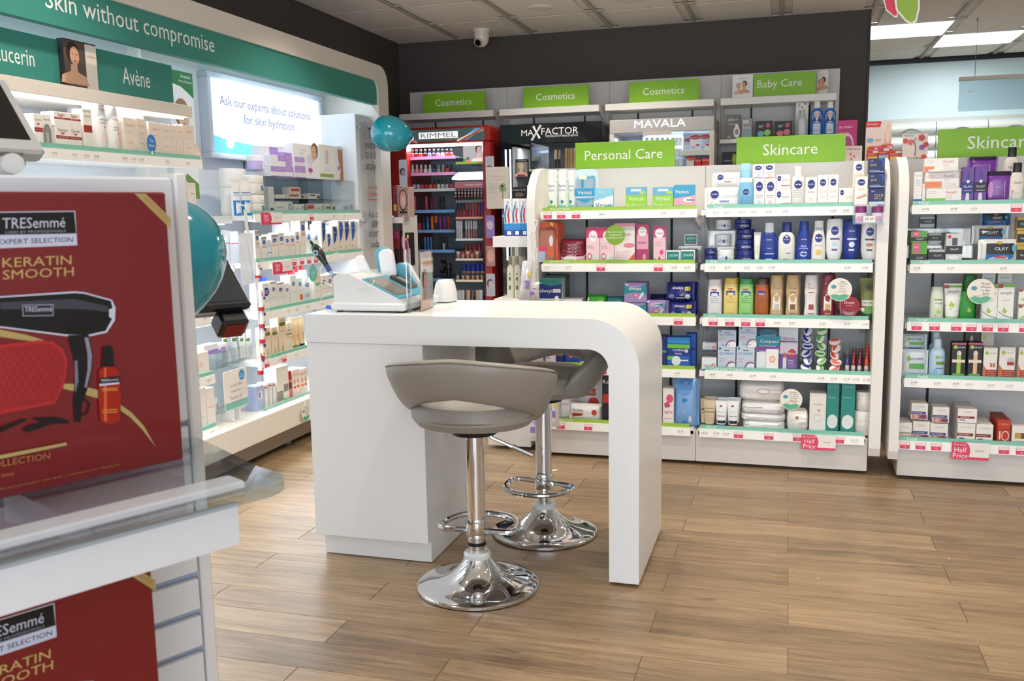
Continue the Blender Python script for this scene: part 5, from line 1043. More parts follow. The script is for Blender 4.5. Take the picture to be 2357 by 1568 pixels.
prod('carton', 1968, 1997, 407, 'white carton with gold figures on the tray', W_, nv(.2, .68, .8, .92)+[tx(.15, .5, .85, .6, 'e9c37a', 'Q10'), pg('d9a98a', (.05, .24), (.9, .4), (.95, .3), (.3, .2))], d=.04, where='')
nq = nv(.06, .72, .34, .96)+[o(.5, .45, .98, .98, '2a52b8'), o(.44, .42, .86, .92, '14215f'), tx(.06, .48, .5, .66, 'e9c84a', 'Q10'), r(.06, .1, .95, .14, 'c9d2ee'), r(.06, .2, .7, .23, 'c9d2ee')]
for i, (y, yb) in enumerate(((434, None), (400, 433.5), (365, 399.5))):
    prod('carton', 2000-i*.7, 2036, y, 'navy carton with gold figures, %s from the bottom of the pile' % ORD[i], '14215f', nq if i else nv(.1, .72, .4, .92)+[tx(.3, .42, .95, .66, 'e9c84a', 'Q10'), r(.3, .34, .8, .37, 'e9c84a'), r(0, 0, 1, .18, 'c3d3ec')], yb=yb, d=.05, group='pile of navy cartons', where='on the clip-on tray')
shelf('y', 4.50, .985, SKW+'second shelf')
jw = [tx(.1, .3, .5, .6, '5fa0d0', 'soft'), o(.5, .24, .64, .56, '1d2f86'), r(.68, .28, .9, .5, 'bfe0d0')]
prod('jar', 1646, 1684, 506, 'white cream jar on the upper clear step', 'f0f1f2', jw, cap='f4f5f6', yb=529, back=.1)
prod('jar', 1643, 1683, 540, 'white cream jar on the lower clear step', 'f0f1f2', jw, cap='f4f5f6', yb=566, back=.06)
prod('jar', 1649, 1689, 575, 'white cream jar standing on the shelf front', 'f0f1f2', jw, cap='f4f5f6')
riser('clear step under the upper white cream jar', 1630, 1690, .09, at_y(1665, 529, 4.60).z-.002, .985, d=.1); riser('clear step under the lower white cream jar', 1628, 1690, .045, at_y(1665, 566, 4.56).z-.002, .985, d=.04)
nt = [tx(.42, .3, .92, .6, 'e6eaf4', 'NIVEA')]
prod('jar', 1620, 1648, 572, 'small navy tin, upper of two', NV, nt, cap='1a2a78', yb=588); prod('jar', 1620, 1649, 588.5, 'small navy tin, lower of two', NV, nt, cap='1a2a78')
for i, (a, b_, y, yb, k) in enumerate(((1694, 1735, 577, None, 'lowest of the pile'), (1692, 1734, 553, 577, 'second from the bottom of the pile'), (1694, 1736, 528, 552.5, 'third from the bottom of the pile'), (1689, 1729, 505, 528, 'on top of the pile'))):
    prod('jar', a, b_, y, 'large navy cream jar, '+k.replace("the ", ""), NV, [tx(.36, .2, .86, .5, 'e6eaf4', 'NIVEA')], cap='1b2c80', yb=yb, d=.075, group='pile of navy jars', back=.02)
prod('tube', 1735, 1751, 535, 'slim white tube seen edge on', 'f2f3f0', [r(.4, .3, .6, .6, 'c9e0b8')], d=.04, cap='f2f3f0')
bt = lambda c, lines_c: nv(.24, .5, .76, .68)
prod('lotion', 1752, 1790, 513, 'navy lotion bottle with a white cap', '1b3a9a', nv(.28, .48, .72, .7)+[tx(.36, .35, .64, .42, 'd9e2f4', 'Lotion'), r(.25, .24, .8, .26, 'd9e2f4'), r(.3, .08, .7, .13, 'eef2fa')], cap='eef0f2')
prod('lotion', 1791.5, 1831, 512, 'white lotion bottle with a navy cap', 'f2f0ea', nv(.27, .48, .73, .7)+[tx(.34, .35, .62, .42, 'd9d3cf', 'Lotion'), r(.5, .25, .75, .27, '5a5a66'), r(.32, .08, .66, .12, '5a5a66')], cap='1b2a80')
prod('flask', 1834, 1868, 510, 'slim navy bottle marked Rich Nourishing'.replace(' marked Rich Nourishing', ' with three lines of print'), '1d3fa6', nv(.24, .48, .76, .68)+[tx(.3, .40, .7, .45, 'e6ecf8', 'Rich'), tx(.2, .34, .8, .395, 'e6ecf8', 'Nourishing'), o(.25, .18, .75, .3, 'eef2fa'), o(.28, .2, .78, .34, '1d3fa6'), r(.25, .08, .75, .11, 'c9d6f0')], cap='1d3fa6')
prod('flask', 1868.5, 1902, 508, 'slim cream bottle with a gold emblem', 'f1ede6', nv(.24, .5, .76, .7)+[tx(.25, .4, .75, .45, '8a8890', 'firming'), o(.3, .2, .7, .34, 'ecc86a'), r(.2, .08, .8, .11, 'd9a83a'), r(.3, .78, .7, .84, 'a9b2c4')], cap='efeee9')
inv = lambda c: nv(.28, .64, .74, .84)+[r(.24, .54, .8, .58, c), r(.34, .3, .68, .34, c)]
prod('inverted', 1902.5, 1941, 504, 'broad white cap-down shower lotion bottle', 'eef0f2', inv('4a5a9a')+[o(.36, .4, .66, .5, 'bcdff0')], cap='e6e8ea')
prod('inverted', 1942, 1980, 505, 'broad navy cap-down shower lotion bottle', '1c368e', inv('d9e2f4')+[o(.34, .38, .7, .5, 'e6ecf8')], cap='2a46a0')
prod('inverted', 1983, 2022, 507, 'broad white cap-down bottle at the shelf end', 'eef0f2', inv('6a4a3a')+[o(.3, .4, .7, .48, 'c98a5a')], cap='3f5fb0')
shelf('y', 4.50, .726, SKW+'third shelf')
vas = lambda c2: [r(.28, .72, .66, .75, 'c8352e'), pg('1c3f98', (.2, .68), (.5, .70), (.8, .68), (.8, .58), (.5, .54), (.2, .58)), tx(.24, .58, .76, .67, W_, 'Vaseline')]+lines(.2, .8, .5, 3, .05, c2, .014)+[o(.2, .06, .8, .14, c2)]
for a, b_, y, c, c2, cp, k in ((1628, 1662, 644, 'efeeec', '9fc4e0', 'e2dfdc', 'white'), (1665, 1699, 641, 'f0dc86', 'e6b53a', 'd9b84a', 'yellow'), (1700, 1735, 642, '9fdc86', '5fae5a', '3f9a52', 'green'), (1737, 1770, 642, 'b8652e', '8a4a2a', '4a2d26', 'brown')):
    prod('flat', a, b_, y, k+' body lotion bottle with a blue shield', c, vas(c2), cap=cp, group='body lotions with a blue shield')
    prod('flat', a+3, b_+3.5, y-1.5, k+' body lotion bottle, behind the front '+k+' one,', c, [], cap=cp, back=.055)
dv = lambda c, c2: [tx(.26, .66, .76, .76, '4a3a36', 'Dove'), r(.3, .6, .7, .62, c2), pg('f2ebe2' if c != 'w' else 'e9c9cc', (.22, .2), (.22, .5), (.5, .6), (.8, .5), (.8, .2)), r(.34, .22, .72, .34, c2), r(.3, .12, .76, .14, c2), o(.3, .78, .42, .82, 'd9a24a')]
for a, b_, y, c, c2, cp, k in ((1773, 1803, 634, 'c9ab7e', 'c9c4ba', 'c2a373', 'gold lotion bottle with a pale label'), (1809, 1841, 634, 'c9ab7e', '7a4a2e', 'c2a373', 'gold lotion bottle with a brown label'), (1852, 1883, 634, 'ebe6e4', 'a83a44', 'dfdcda', 'white lotion bottle with a red label'), (1891, 1921, 632, '8a2f3e', 'd9a85a', '7d2836', 'maroon lotion bottle')):
    prod('curvy', a, b_, y, k, c, dv('x', c2), cap=cp); prod('curvy', a+4, b_+4, y-2, k+' behind,', c, [], cap=cp, back=.06)
t = thing('cream_jar', 'maroon round cream pot tilted on edge, on the third Skincare shelf', 'jar', (at_y(1955, 700, 4.5).x, 4.53, .726)); rr = .0545
def ring3(rad, d): return [tuple(Matrix.Rotation(-.35, 3, 'X') @ Vector((rad*math.cos(2*PI*k/28), d, rad*math.sin(2*PI*k/28)))+Vector((0, 0, rr+.004))) for k in range(28)]
MB().loft([ring3(rr*.6, -.026), ring3(rr*.86, -.022), ring3(rr*.97, -.012), ring3(rr, 0)], M('8f2f40', .25, coat=.4)).build('lid', t)
MB().loft([ring3(rr*.96, .0), ring3(rr*.9, .03), ring3(rr*.8, .04)], M('d9cfd0', .4)).build('pot', t)
b = MB(); RX = Matrix.Rotation(-.35, 3, 'X'); pp = lambda x, z: tuple(RX @ Vector((x, -.0272, z))+Vector((0, 0, rr+.004)))
b.text('Dove', -.022, .006, .022, .022, M('f0dede', .5), pp, True); b.text('pro age', -.014, -.004, .016, .002, M('e6c9c9', .5), pp, True); b.build('lettering', t)
MB().box(-.05, .05, .0, .05, 0, .004, CLEAR).build('clear_rest', t)
prod('tube', 1980, 2021, 641, 'olive green tube with a black print', '6f7436', [r(.14, .16, .86, .48, '6a9a4a'), r(.14, .34, .86, .48, 'cfd6c4'), tx(.24, .36, .76, .46, '3a3a36', '99.9%'), o(.3, .72, .7, .86, '3f4030'), o(.08, .2, .3, .3, 'e4e8dc'), o(.72, .2, .94, .3, 'e4e8dc'), pg('4f9a3a', (.3, .16), (.5, .32), (.7, .16))], cap='12562e', d=.045)
art1 = lambda b, rr: [b.prism([(x*rr, z*rr) for x, z in [(-.78, -.5), (-.4, -.38), (0, -.48), (.4, -.36), (.78, -.5), (.5, -.82), (0, -.96), (-.5, -.82)]], -.0006, 0, M('5fb894', .5), 'y'), b.prism(circ(-.5*rr, .25*rr, .22*rr, 12, .17*rr), -.0006, 0, M('4a9fae', .5), 'y')]
wob = lambda ls: [(s, -.18+.0*i, .62-.2*i, .62, .76-.2*i, '5a5654') for i, s in enumerate(ls)]+[('your skin is unique', -.6, -.32, .66, -.2, 'e0624a')]
wobbler('white round shelf talker about dry lips', 1933, 667, 27.3, 'f2ece2', wob(['Suffer', 'from dry lips?', 'Apply a', 'lip balm', 'every night']), (1935, 724), art=art1)
shelf('y', 4.50, .468, SKW+'fourth shelf')
sm_ = [r(.1, .4, .7, .46, 'a9b4c4'), r(.1, .28, .6, .33, 'b9c4d4'), o(.66, .14, .92, .6, 'e86a4a'), o(.74, .24, .86, .5, 'f4e6e0'), r(0, 0, 1, .12, '3f5fa8')]
prod('carton', 1617, 1650, 789, 'small flat white and blue carton on a clear hook', 'e9ecf0', sm_, yb=807, back=.05, d=.05); prod('carton', 1615, 1649, 825, 'small flat white and blue carton on the shelf', 'e9ecf0', sm_, d=.06)
riser('clear riser under the upper flat carton', 1614, 1652, .046, at_y(1633, 807, 4.55).z-.002, .468, d=.06)
zv = [tx(.1, .64, .9, .82, '2f6fb0', 'ZOVIRAX'), r(.36, .84, .66, .88, '5a6470'), o(.06, .88, .2, .98, '2f6fb0'), r(.1, .5, .4, .52, 'e08a7a'), r(.1, .4, .34, .42, 'e08a7a'), o(.45, -.2, 1.1, .42, 'd04a44'), o(.47, -.24, 1.12, .38, '3f6fb8'), o(.49, -.28, 1.14, .35, 'eef0f2'), tx(.2, .08, .7, .2, '2f6fb0', 'Zovirax')]
for a, b_, y, yb, k, bk in ((1652, 1693, 799, None, 'white cold sore pack by the flat cartons, lower', 0), (1652, 1694, 760, 799, 'white cold sore pack by the flat cartons, upper', .0), (1695, 1737, 799, None, 'white cold sore pack by the teal blister, lower', 0), (1700, 1741, 753, 799, 'white cold sore pack by the teal blister, upper', .0)):
    prod('carton', a, b_, y, k, 'c4d2e2', zv, yb=yb, d=.03, back=bk)
cm = [r(0, .74, 1, 1.0, '16839a'), tx(.18, .78, .92, .92, W_, 'Compeed'), r(0, .6, 1, .72, '7a3f98'), r(.06, .08, .46, .56, 'e4e9ee')]
prod('blister', 1739, 1796, 774, 'teal and purple blister pack in front', 'd3e4ee', cm, cap='d9ecf4', d=.03); prod('blister', 1742, 1791, 760, 'teal blister pack behind', '1a7d92', [tx(.15, .82, .9, .93, 'cfe6ea', 'Compeed')], cap='d9ecf4', back=.045, d=.03)
prod('carton', 1763, 1792, 805, 'white carton with an orange mark before the teal blister', 'f4f1ee', [o(.28, .44, .74, .74, 'f0a080'), o(.38, .5, .64, .68, 'f6dfd2'), r(.2, .12, .6, .16, '7fb4d0')], d=.012, back=-.014)
prod('carton', 1793, 1837, 755, 'white and navy cold sore pack behind', 'e4e8f0', [tx(.25, .68, .85, .84, 'c8352e', 'Blistex'), o(.2, .0, 1.1, .3, '1c3080'), tx(.1, .52, .9, .58, '1c3080', 'COLD SORE CREAM')], back=.05, d=.03, zb=.468)
prod('carton', 1794, 1836, 788, 'purple pack with a red roundel and silver tube', '6a4a9a', [r(0, .62, 1, 1, 'c9bfd2'), o(.46, .5, .92, .78, 'b8322c'), tx(.5, .6, .88, .68, W_, 'Blistex'), r(.2, .1, .4, .5, 'd9dbe0'), r(.24, .5, .36, .66, 'd85a4a'), tx(.5, .38, .8, .45, W_, 'Relief'), tx(.5, .3, .8, .37, W_, 'Cream')]+lines(.5, .9, .26, 5, .045, 'b9a6d0', .012), d=.03)
# lip pot dispensers
for j, (pa, pb, c, nm_, n) in enumerate(((1842, 1873, '2440a0', 'blue', 6), (1876, 1905, '4fae2a', 'green', 6), (1908, 1940, 'e0523a', 'red', 5))):
    A, B = at_y(pa, 800, 4.5).x, at_y(pb, 800, 4.5).x; ww = (B-A)/2
    t = thing('lip_pot_dispenser', 'clear tiered dispenser for the %s lip pots' % nm_, 'dispenser', ((A+B)/2, 4.52, .468), 0, 'clear lip pot dispensers')
    top = at_y(1870, 757+(24 if j == 2 else 0), 4.58).z-.468
    for sx in (-ww, ww-.002): MB().prism([(-.012, 0), (.07, 0), (.07, top), (.05, top)], sx, sx+.002, CLEAR, 'x').build('side_plate', t)
    MB().box(-ww, ww, .07, .073, 0, top, CLEAR).build('rear_plate', t)
    for i in range(n):
        z = .468+top*(i+.12)/n; y = 4.512+.048*i/n
        q = thing('lip_balm_pot', '%s and white lip balm pot, %s from the bottom of its dispenser' % (nm_, ORD[i]), 'lip balm', ((A+B)/2+(.004 if i % 2 else -.003), y, z), 0, nm_+' lip balm pots')
        Rz = Matrix.Rotation(-.75, 3, 'X') @ Matrix.Rotation(.5+.9*i+j, 3, 'Y'); rad = ww*.86
        def dsk(rr_, d0): return [tuple(Rz @ Vector((rr_*math.cos(2*PI*k/18), d0, rr_*.72*math.sin(2*PI*k/18)))+Vector((0, .012, .018))) for k in range(18)]
        MB().loft([dsk(rad, .010), dsk(rad*1.02, 0)], M(c, .3)).build('pot', q)
        b = MB().loft([dsk(rad, 0), dsk(rad, -.006), dsk(rad*.85, -.009)], M('eceef0', .25)); b.build('lid', q)
        half = [tuple(Rz @ Vector((rad*.82*math.cos(PI*k/9), -.0094, rad*.59*math.sin(PI*k/9)))+Vector((0, .012, .018))) for k in range(10)]
        MB().add(half, [tuple(range(10))], M(c, .3)).build('coloured_half', q)
A, B = at_y(1944, 840, 4.5).x, at_y(2020, 840, 4.5).x
t = thing('lip_balm_tray', 'clear stepped tray holding rows of lip balm sticks', 'display tray', ((A+B)/2, 4.50, .468)); ww = (B-A)/2
MB().box(-ww, ww, -.002, .001, 0, .03, CLEAR).build('front_lip', t); MB().prism([(0, 0), (.13, .0), (.13, .075), (0, .012)], -ww, ww, glassy('e6eaec', .15), 'x').build('stepped_base', t); MB().box(-ww, ww, .131, .134, 0, .10, CLEAR).build('rear_plate', t)
for cidx, (px, c, nm_, n) in enumerate(((1950, '3a3f90', 'blue', 1), (1964, '8a1f30', 'dark red', 4), (1978, '7a2236', 'wine', 4), (1994, 'd8401f', 'orange red', 5), (2008, 'e04a22', 'orange', 5))):
    for i in range(n):
        x = at_y(px, 845, 4.51).x; y = 4.512+.026*i; z = .468+.0135+.0126*i
        q = thing('lip_balm', '%s lip balm stick, %s from the front of the %s column' % (nm_, ORD[i], ORD[cidx]), 'lip balm', (x+.003*i, y, z), 0, 'lip balm sticks in the clear tray')
        MB().lathe([(.0085, 0), (.0088, .002), (.0088, .03), (.0082, .031)], M('d9c4c4' if i == 0 else c, .3), 12).build('label_tube', q); MB().lathe([(.0084, .031), (.0084, .06), (.007, .064)], M(c, .25, coat=.4), 12).build('cap', q)
shelf('y', 4.49, .182, SKW+'bottom shelf')
prod('tube', 1611, 1628, 919, 'beige oat tube at the shelf end', 'cdb898', [r(.2, .6, .8, .66, '5a4a3a'), r(.2, .5, .8, .53, '8a7a62')], cap='4f5f2a', d=.035, back=.02)
for a, k, bk in ((1619, 'in front', 0), (1621, 'second in line', .045)):
    prod('tube', a, a+28, 922 if not bk else 914, 'beige oat hand cream tube, '+k, 'd3c0a0', [tx(.15, .66, .85, .76, '6a5a48', 'Aveeno'), r(.1, .56, .9, .6, '7d8a4a')]+lines(.2, .8, .45, 4, .06, 'b9a684', .012), cap='5a6a2a', d=.035, back=bk)
for a, c, k in ((1646, '2a3f9a', 'blue'), (1673, '9a3a2e', 'red')):
    prod('tube', a, a+28, 924, 'white hand cream tube, black band and %s foot' % k, 'eef0f1', [r(.36, .78, .56, .84, '8a3a5a'), r(.15, .2, .85, .3, '1a1a1e'), r(.2, .45, .8, .47, c), r(.25, .6, .75, .62, 'c9ccd0')], cap=c, d=.035); prod('tube', a+4, a+32, 916, 'white hand cream tube behind the %s footed one' % k, 'dfe3e8', [], cap=c, d=.035, back=.045)
for i, (a, b_, y, yb, dd) in enumerate(((1709, 1806, 968, None, .13), (1704, 1808, 953, 972, .14), (1706, 1806, 925, 957, .14), (1700, 1806, 880, 928, .15))):
    prod('bag', a, b_, y, 'clear cotton pad bag, %s from bottom of heap' % ORD[i], 'efedea', [o(.4, .45, .68, .7, 'c9a48c'), o(.42, .48, .66, .67, 'eeecea')] if i == 3 else [], yb=yb, d=dd, group='heap of cotton bags')
prod('bag', 1811, 1861, 945, 'white cotton block in a clear bag beside the heap', 'f1ecE6'.lower(), [o(.4, .6, .54, .75, '9a6a4a')], d=.13)
prod('carton', 1864, 1902, 906, 'tall clear pack of white cotton buds', 'ece8e2', [r(.3, .3, .68, .48, 'dcd6cf'), r(.34, .33, .64, .45, 'f1ede8'), o(.5, .56, .62, .6, '8a5a3a'), r(.2, .72, .8, .74, 'd9b9a4')], d=.09)
for a, b_ in ((1903.5, 1932), (1937, 1969)):
    prod('flask' if False else 'carton', a, b_, 882, 'tall teal cotton pad tube %s the round tubs' % ('farther from' if a < 1910 else 'nearer'), '1f8a80', [o(.08, .12, .9, .36, 'e9efec'), o(.1, .17, .92, .39, 'dfe8e4'), tx(.1, .9, .9, .95, 'bfe0da', 'cotton wool pads'), r(.1, .72, .7, .73, '8fc9c0')], d=.055, name='pad_tube')
prod('jar', 1966, 2005, 948, 'round tub of cotton buds, lower of two', 'e4dfd8', lines(.1, .9, .4, 3, .1, 'cfc9c2', .03), cap='e9e6e1', d=.075); prod('jar', 1970, 2007, 904, 'round tub of cotton buds, upper of two', 'e0dbd4', [], cap='e9e6e1', yb=947.5, d=.075)
wobbler('white round shelf talker about cold sores', 1821, 920, 25.3, 'f2ece2', wob(['Reduce', 'your chances', 'of a cold sore', 'by taking', 'vitamins']), (1823, 985), v=4.40, art=art1)
# promotion cards hanging from the ticket rails
def promo(label, px0, px1, py0, py1, Y, big, small, plane='y', line1=None, lean=0):
    ax = at_y if plane == 'y' else at_x
    A, B = ax(px0, py0, Y), ax(px1, py0, Y); z1 = ax((px0+px1)/2, py0, Y).z; z0 = ax((px0+px1)/2, py1, Y).z
    u0, u1 = (A.x, B.x) if plane == 'y' else (A.y, B.y); w, h = abs(u1-u0)/2, z1-z0
    t = thing('promotion_card', label, 'promotion card', ((u0+u1)/2, Y, z0) if plane == 'y' else (Y, (u0+u1)/2, z0), 0 if plane == 'y' else PI/2, 'pink and white promotion cards')
    MB().box(-w, w, 0, .0015, 0, h, M('f5efe9', .4)).build('card', t)
    b = MB().prism([(-w, 0), (-w*.18, 0)]+[(-w*.3+w*.3*math.cos(a), h*.5+h*.5*math.sin(a)) for a in (-1.2, -.7, -.2, .2, .7, 1.2)]+[(-w*.3, h), (-w, h)], -.0006, 0, PINK, 'y')
    b.box(-w*.2, w, -.0006, 0, 0, h*.16, PINK)
    if line1: b.text(line1, -w*.92, h*.78, -w*.18, h*.92, LETTER, F_, True)
    zt = .72 if line1 else .9
    for i, s in enumerate(big): b.text(s, -w*.92, h*(zt-.34*(i+1)+.04), -w*.12, h*(zt-.34*i-.02), LETTER, F_, True)
    b.text(small, w*.06, h*.5, w*.9, h*.6, M('8a8482', .5), F_, True); b.build('lettering', t)
    MB().box(-w, w, .0015, .022, h-.002, h+.001, CLEAR).build('clip', t)
promo('half price card hanging from the bottom rail of the first Skincare bay', 1845, 1924, 1002, 1036, 4.447, ['Half', 'Price'], 'selected', line1='Buy 1 get 2nd')
promo('half price card hanging from the bottom rail of the second Skincare bay', 2191, 2278, 1019, 1059, 4.412, ['Half', 'Price'], 'selected', line1='Save up to')
# ---- products: second Skincare unit
SK2 = "on second Skincare bay's "
shelf('y', 4.465, 1.244, SK2+'top shelf')
prod('carton', 2104, 2123, 396, 'narrow white carton with a blue foot', 'f1efec', [tx(.12, .86, .88, .93, 'c86a72', 'FaceD'), r(0, 0, 1, .2, '2a4aa8')]+lines(.15, .85, .75, 4, .05, 'b9b6b4', .01), d=.035)
prod('tube', 2122, 2132, 423, 'tiny white tube with a blue foot', 'f1efec', [], cap='2a4aa8', d=.02)
fd = lambda c, x: [tx(.56, .68, .86, .88, 'c8606a', 'FaceD'), r(0, .04, x, .44, c), tx(.56, .4, .74, .6, 'b9b2ae', 'CC'), o(.06, .7, .28, .86, 'e0a8a0'), o(.075, .72, .265, .84, 'f3f0ec')]+lines(.56, .95, .3, 3, .09, 'cfc4be', .02)
for a, b_, y, yb, c, x, k in ((2132, 2213, 434, None, '7fd22a', .55, 'white and green carton at the bottom of the pile'), (2128, 2207, 397.5, 433.5, 'f08a62', .5, 'white and orange carton in the middle of the pile'), (2127, 2205, 364.5, 397, 'f08a62', .3, 'white and orange carton on top of the pile')):
    prod('carton', a, b_, y, k, 'f3f0ec', fd(c, x), yb=yb, d=.045)
A = at_y(2150, 395, 4.455); q = thing('cream_tube', 'small white tube lying in front of the upper orange carton', 'tube', (at_y(2180, 396, 4.44).x, 4.452, at_y(2180, 397.2, 4.452).z), 0)
MB().loft([[(x, .009*s*math.cos(a), .008+.008*s2*math.sin(a)) for a in [2*PI*k/12 for k in range(12)]] for x, s, s2 in ((-.06, .8, .9), (-.045, .9, 1), (0, .95, .8), (.05, 1, .3), (.062, 1, .1))], M('f3f0ec', .35)).build('body', q); MB().loft([[(x, .0075*math.cos(a), .008+.0075*math.sin(a)) for a in [2*PI*k/12 for k in range(12)]] for x in (-.074, -.06)], M('efece8', .3)).build('cap', q)
ol = [tx(.15, .42, .85, .56, W_, 'OLAY'), r(.15, .38, .85, .395, 'c9bfe0'), pg('e4e0ec', (.3, 0), (.7, 0), (.62, .32), (.38, .32)), o(.38, .58, .62, .68, 'eceaf2'), r(.42, .66, .58, .88, '3a3f8a')]
prod('carton', 2215, 2243, 385, 'violet carton with a navy dropper', '6a4a9e', [r(0, .3, 1, .62, '2a3080')]+ol, d=.045); prod('carton', 2244, 2273, 384, 'violet carton with a black dropper', '6a3f98', [r(0, .34, 1, .6, '1c1626')]+ol, d=.045)
pk = [pg('17131c', (.3, 0), (.62, 0), (.54, 1), (.36, 1)), tx(.36, .42, .56, .62, W_, 'OLAY'), r(.0, .88, 1, 1, '241a34'), o(.04, .2, .26, .7, 'c48ad0'), r(.72, .2, .75, .7, 'c9a4d8')]
prod('pack', 2233, 2294, 360, 'purple and black wipes packet behind', '7a3a9c', pk, d=.04, back=.06, zb=1.33)
prod('pack', 2273, 2328, 394, 'purple and black wipes packet in front', '7f3fa2', pk, d=.045)
ob = [pg('c89ad2', (.12, .2), (.3, .76), (.86, .76), (.88, .2)), pg('2a1434', (.12, .04), (.2, .34), (.9, .4), (.9, .04)), tx(.25, .46, .8, .58, '2a1434', 'OLAY'), r(.2, .26, .6, .275, 'd9c4e0')]
prod('lotion', 2326, 2362, 374, 'cream bottle with a black cap and lilac label, lower', 'efe6da', ob, cap='17151a'); prod('lotion', 2314, 2350, 338, 'cream bottle with a lilac label on the back step', 'efe6da', ob, cap='17151a', back=.07, zb=1.31)
riser('clear back step under the upper lilac bottle and wipes', 2225, 2360, .055, 1.306, 1.244, d=.14)
shelf('y', 4.465, .985, SK2+'second shelf')
ok = lambda c: [r(0, .35, 1, .85, '201d22'), tx(.3, .5, .8, .72, 'd9d6d4', 'OLAY'), r(.7, .1, .95, .16, '4a5ab0')]
for a, b_, y, yb, bk, k in ((2117, 2151, 500, 524, .09, 'dark carton raised on the top clear step'), (2136, 2166, 538, 563, .06, 'dark carton on the lower clear step'), (2138, 2174, 575, None, 0, 'dark carton at the shelf front')):
    prod('carton', a, b_, y, k, 'b9bfc0', ok(0), yb=yb, back=bk, d=.045)
riser('clear step under the top dark carton', 2086, 2236, .085, at_y(2130, 524, 4.555).z-.002, .985, d=.1); riser('clear step under the lower dark carton', 2086, 2240, .05, at_y(2150, 563, 4.525).z-.002, .985, d=.033)
n1 = [r(.1, .52, .5, 1, 'e85a86'), tx(.16, .66, .44, .92, W_, 'No1'), r(.5, .52, 1, 1, '5aa83a'), r(0, .12, 1, .48, '1d1a1e'), tx(.34, .2, .8, .42, 'e6e4e2', 'OLAY')]
prod('carton', 2096, 2134, 533, 'green carton with a pink No1 flag, upper'.replace(' No1', ''), '7ab84a', n1, yb=558, d=.05); prod('carton', 2098, 2134, 558.5, 'green carton with a pink flag, lower', '7ab84a', n1+[r(.3, .02, .8, .1, 'd9c84a')], d=.05)
prod('carton', 2178, 2216, 538, 'tall grey carton with a pump picture and red dot', 'd5d6d6', [o(.08, .84, .3, .96, 'c8323a'), r(.36, .62, .68, .86, '4a4a58'), r(0, .34, 1, .6, '1f1c20'), tx(.26, .44, .78, .55, W_, 'OLAY'), pg('efedea', (.26, 0), (.72, 0), (.8, .28), (.2, .28))], d=.05)
ow = [r(.14, .4, .86, .84, '17161a'), tx(.36, .54, .7, .72, W_, 'OLAY'), r(.14, .08, .86, .42, '3f86c8'), r(.36, .26, .66, .33, 'd0506a'), o(.8, .5, .92, .8, '5fb8d0'), o(.4, .8, .56, .92, 'c9a84a')]
for a, b_, y, yb, bk, k in ((2258, 2347, 551, None, 0, 'white wipes packet with a black and blue label, lowest'), (2242, 2318, 519, 563, .05, 'white wipes packet with a black and blue label, middle'), (2262, 2324, 490, 520, .09, 'blue and black wipes packet on top of the heap')):
    prod('pack', a, b_, y, k, 'e9eae8' if bk < .08 else '2f5a8a', ow, yb=yb, back=bk, d=.05)
for i, (y, yb) in enumerate(((566, None), (532, 565), (500, 531))): prod('carton', 2340, 2368, y, 'gold and black carton, %s from bottom of edge pile' % ORD[i], 'c9a23a', [r(0, .2, 1, .8, '1d1a18'), tx(.3, .4, .9, .6, W_, 'OLAY')], yb=yb, d=.05, group='gold and black cartons')
shelf('y', 4.465, .726, SK2+'third shelf')
lf = lambda x, z: [pg('a9cf3a', (x, z), (x-.16, z+.05), (x-.08, z+.08), (x-.02, z+.16), (x+.08, z+.1), (x+.2, z+.06), (x+.08, z)), pg('6a2a3a', (.05, z+.04), (.4, z-.06), (.98, z-.13), (.98, z-.115), (.4, z-.045), (.05, z+.055))]
smp = lambda z=.72: [r(.0, .92, 1, 1, '6fae3a'), r(.0, .9, .28, 1, 'b02a4a'), tx(.14, z, .86, z+.1, '5a5a58', 'simple'), r(.25, z-.14, .75, z-.125, 'b9b6b2')]+lf(.42, .26)
prod('flat', 2142, 2174, 661, 'pale green bottle with a dark green cap top', 'dfe6d4', [r(.26, .0, .96, .66, 'f1f1ec'), r(.26, .62, .96, .66, '6fae3a'), tx(.32, .5, .9, .58, '5a5a58', 'simple')]+lf(.6, .24), cap='cfdcc4')
prod('tube', 2174, 2216, 654, 'white face wash tube with a leaf and green foot', 'eff0ec', [r(.0, .9, 1, .96, '6fae3a'), r(.0, .88, .3, .97, 'b02a4a'), tx(.2, .74, .82, .84, '5a5a58', 'simple')]+lf(.42, .4), cap='b9d09a', d=.045)
prod('flat', 2211, 2245, 671, 'solid green bottle with a small leaf', '2f9a3a', lf(.6, .34)+[r(.4, .78, .56, .84, 'c83a5a')], cap='2f8f38'); prod('flat', 2216, 2252, 632, 'solid green bottle behind', '2a8534', [r(.3, .6, .42, .66, 'c83a5a')], cap='26752e', back=.06, zb=.74)
for a, b_, y, k in ((2262, 2297, 656, 'first'), (2298, 2335, 654, 'second')):
    prod('carton', a, b_, y, 'white leaf carton with green top, %s of a pair' % k, 'f1f1ec', smp(), d=.045); prod('carton', a-2, b_-6, y-26, 'white carton behind the %s leaf carton' % k, 'c9ccc8', [tx(.2, .86, .8, .94, '7a7a78', 'simple')], d=.045, back=.06, zb=.726)
for i, (y, yb) in enumerate(((702, None), (666, 701))): prod('carton', 2344, 2370, y, 'small white and green carton at the picture edge, %s' % ('lower', 'upper')[i], 'f1f1ec', [r(0, .9, 1, 1, '6fae3a'), r(0, .84, .3, 1, 'b02a4a')]+lf(.4, .3), yb=yb, d=.045)
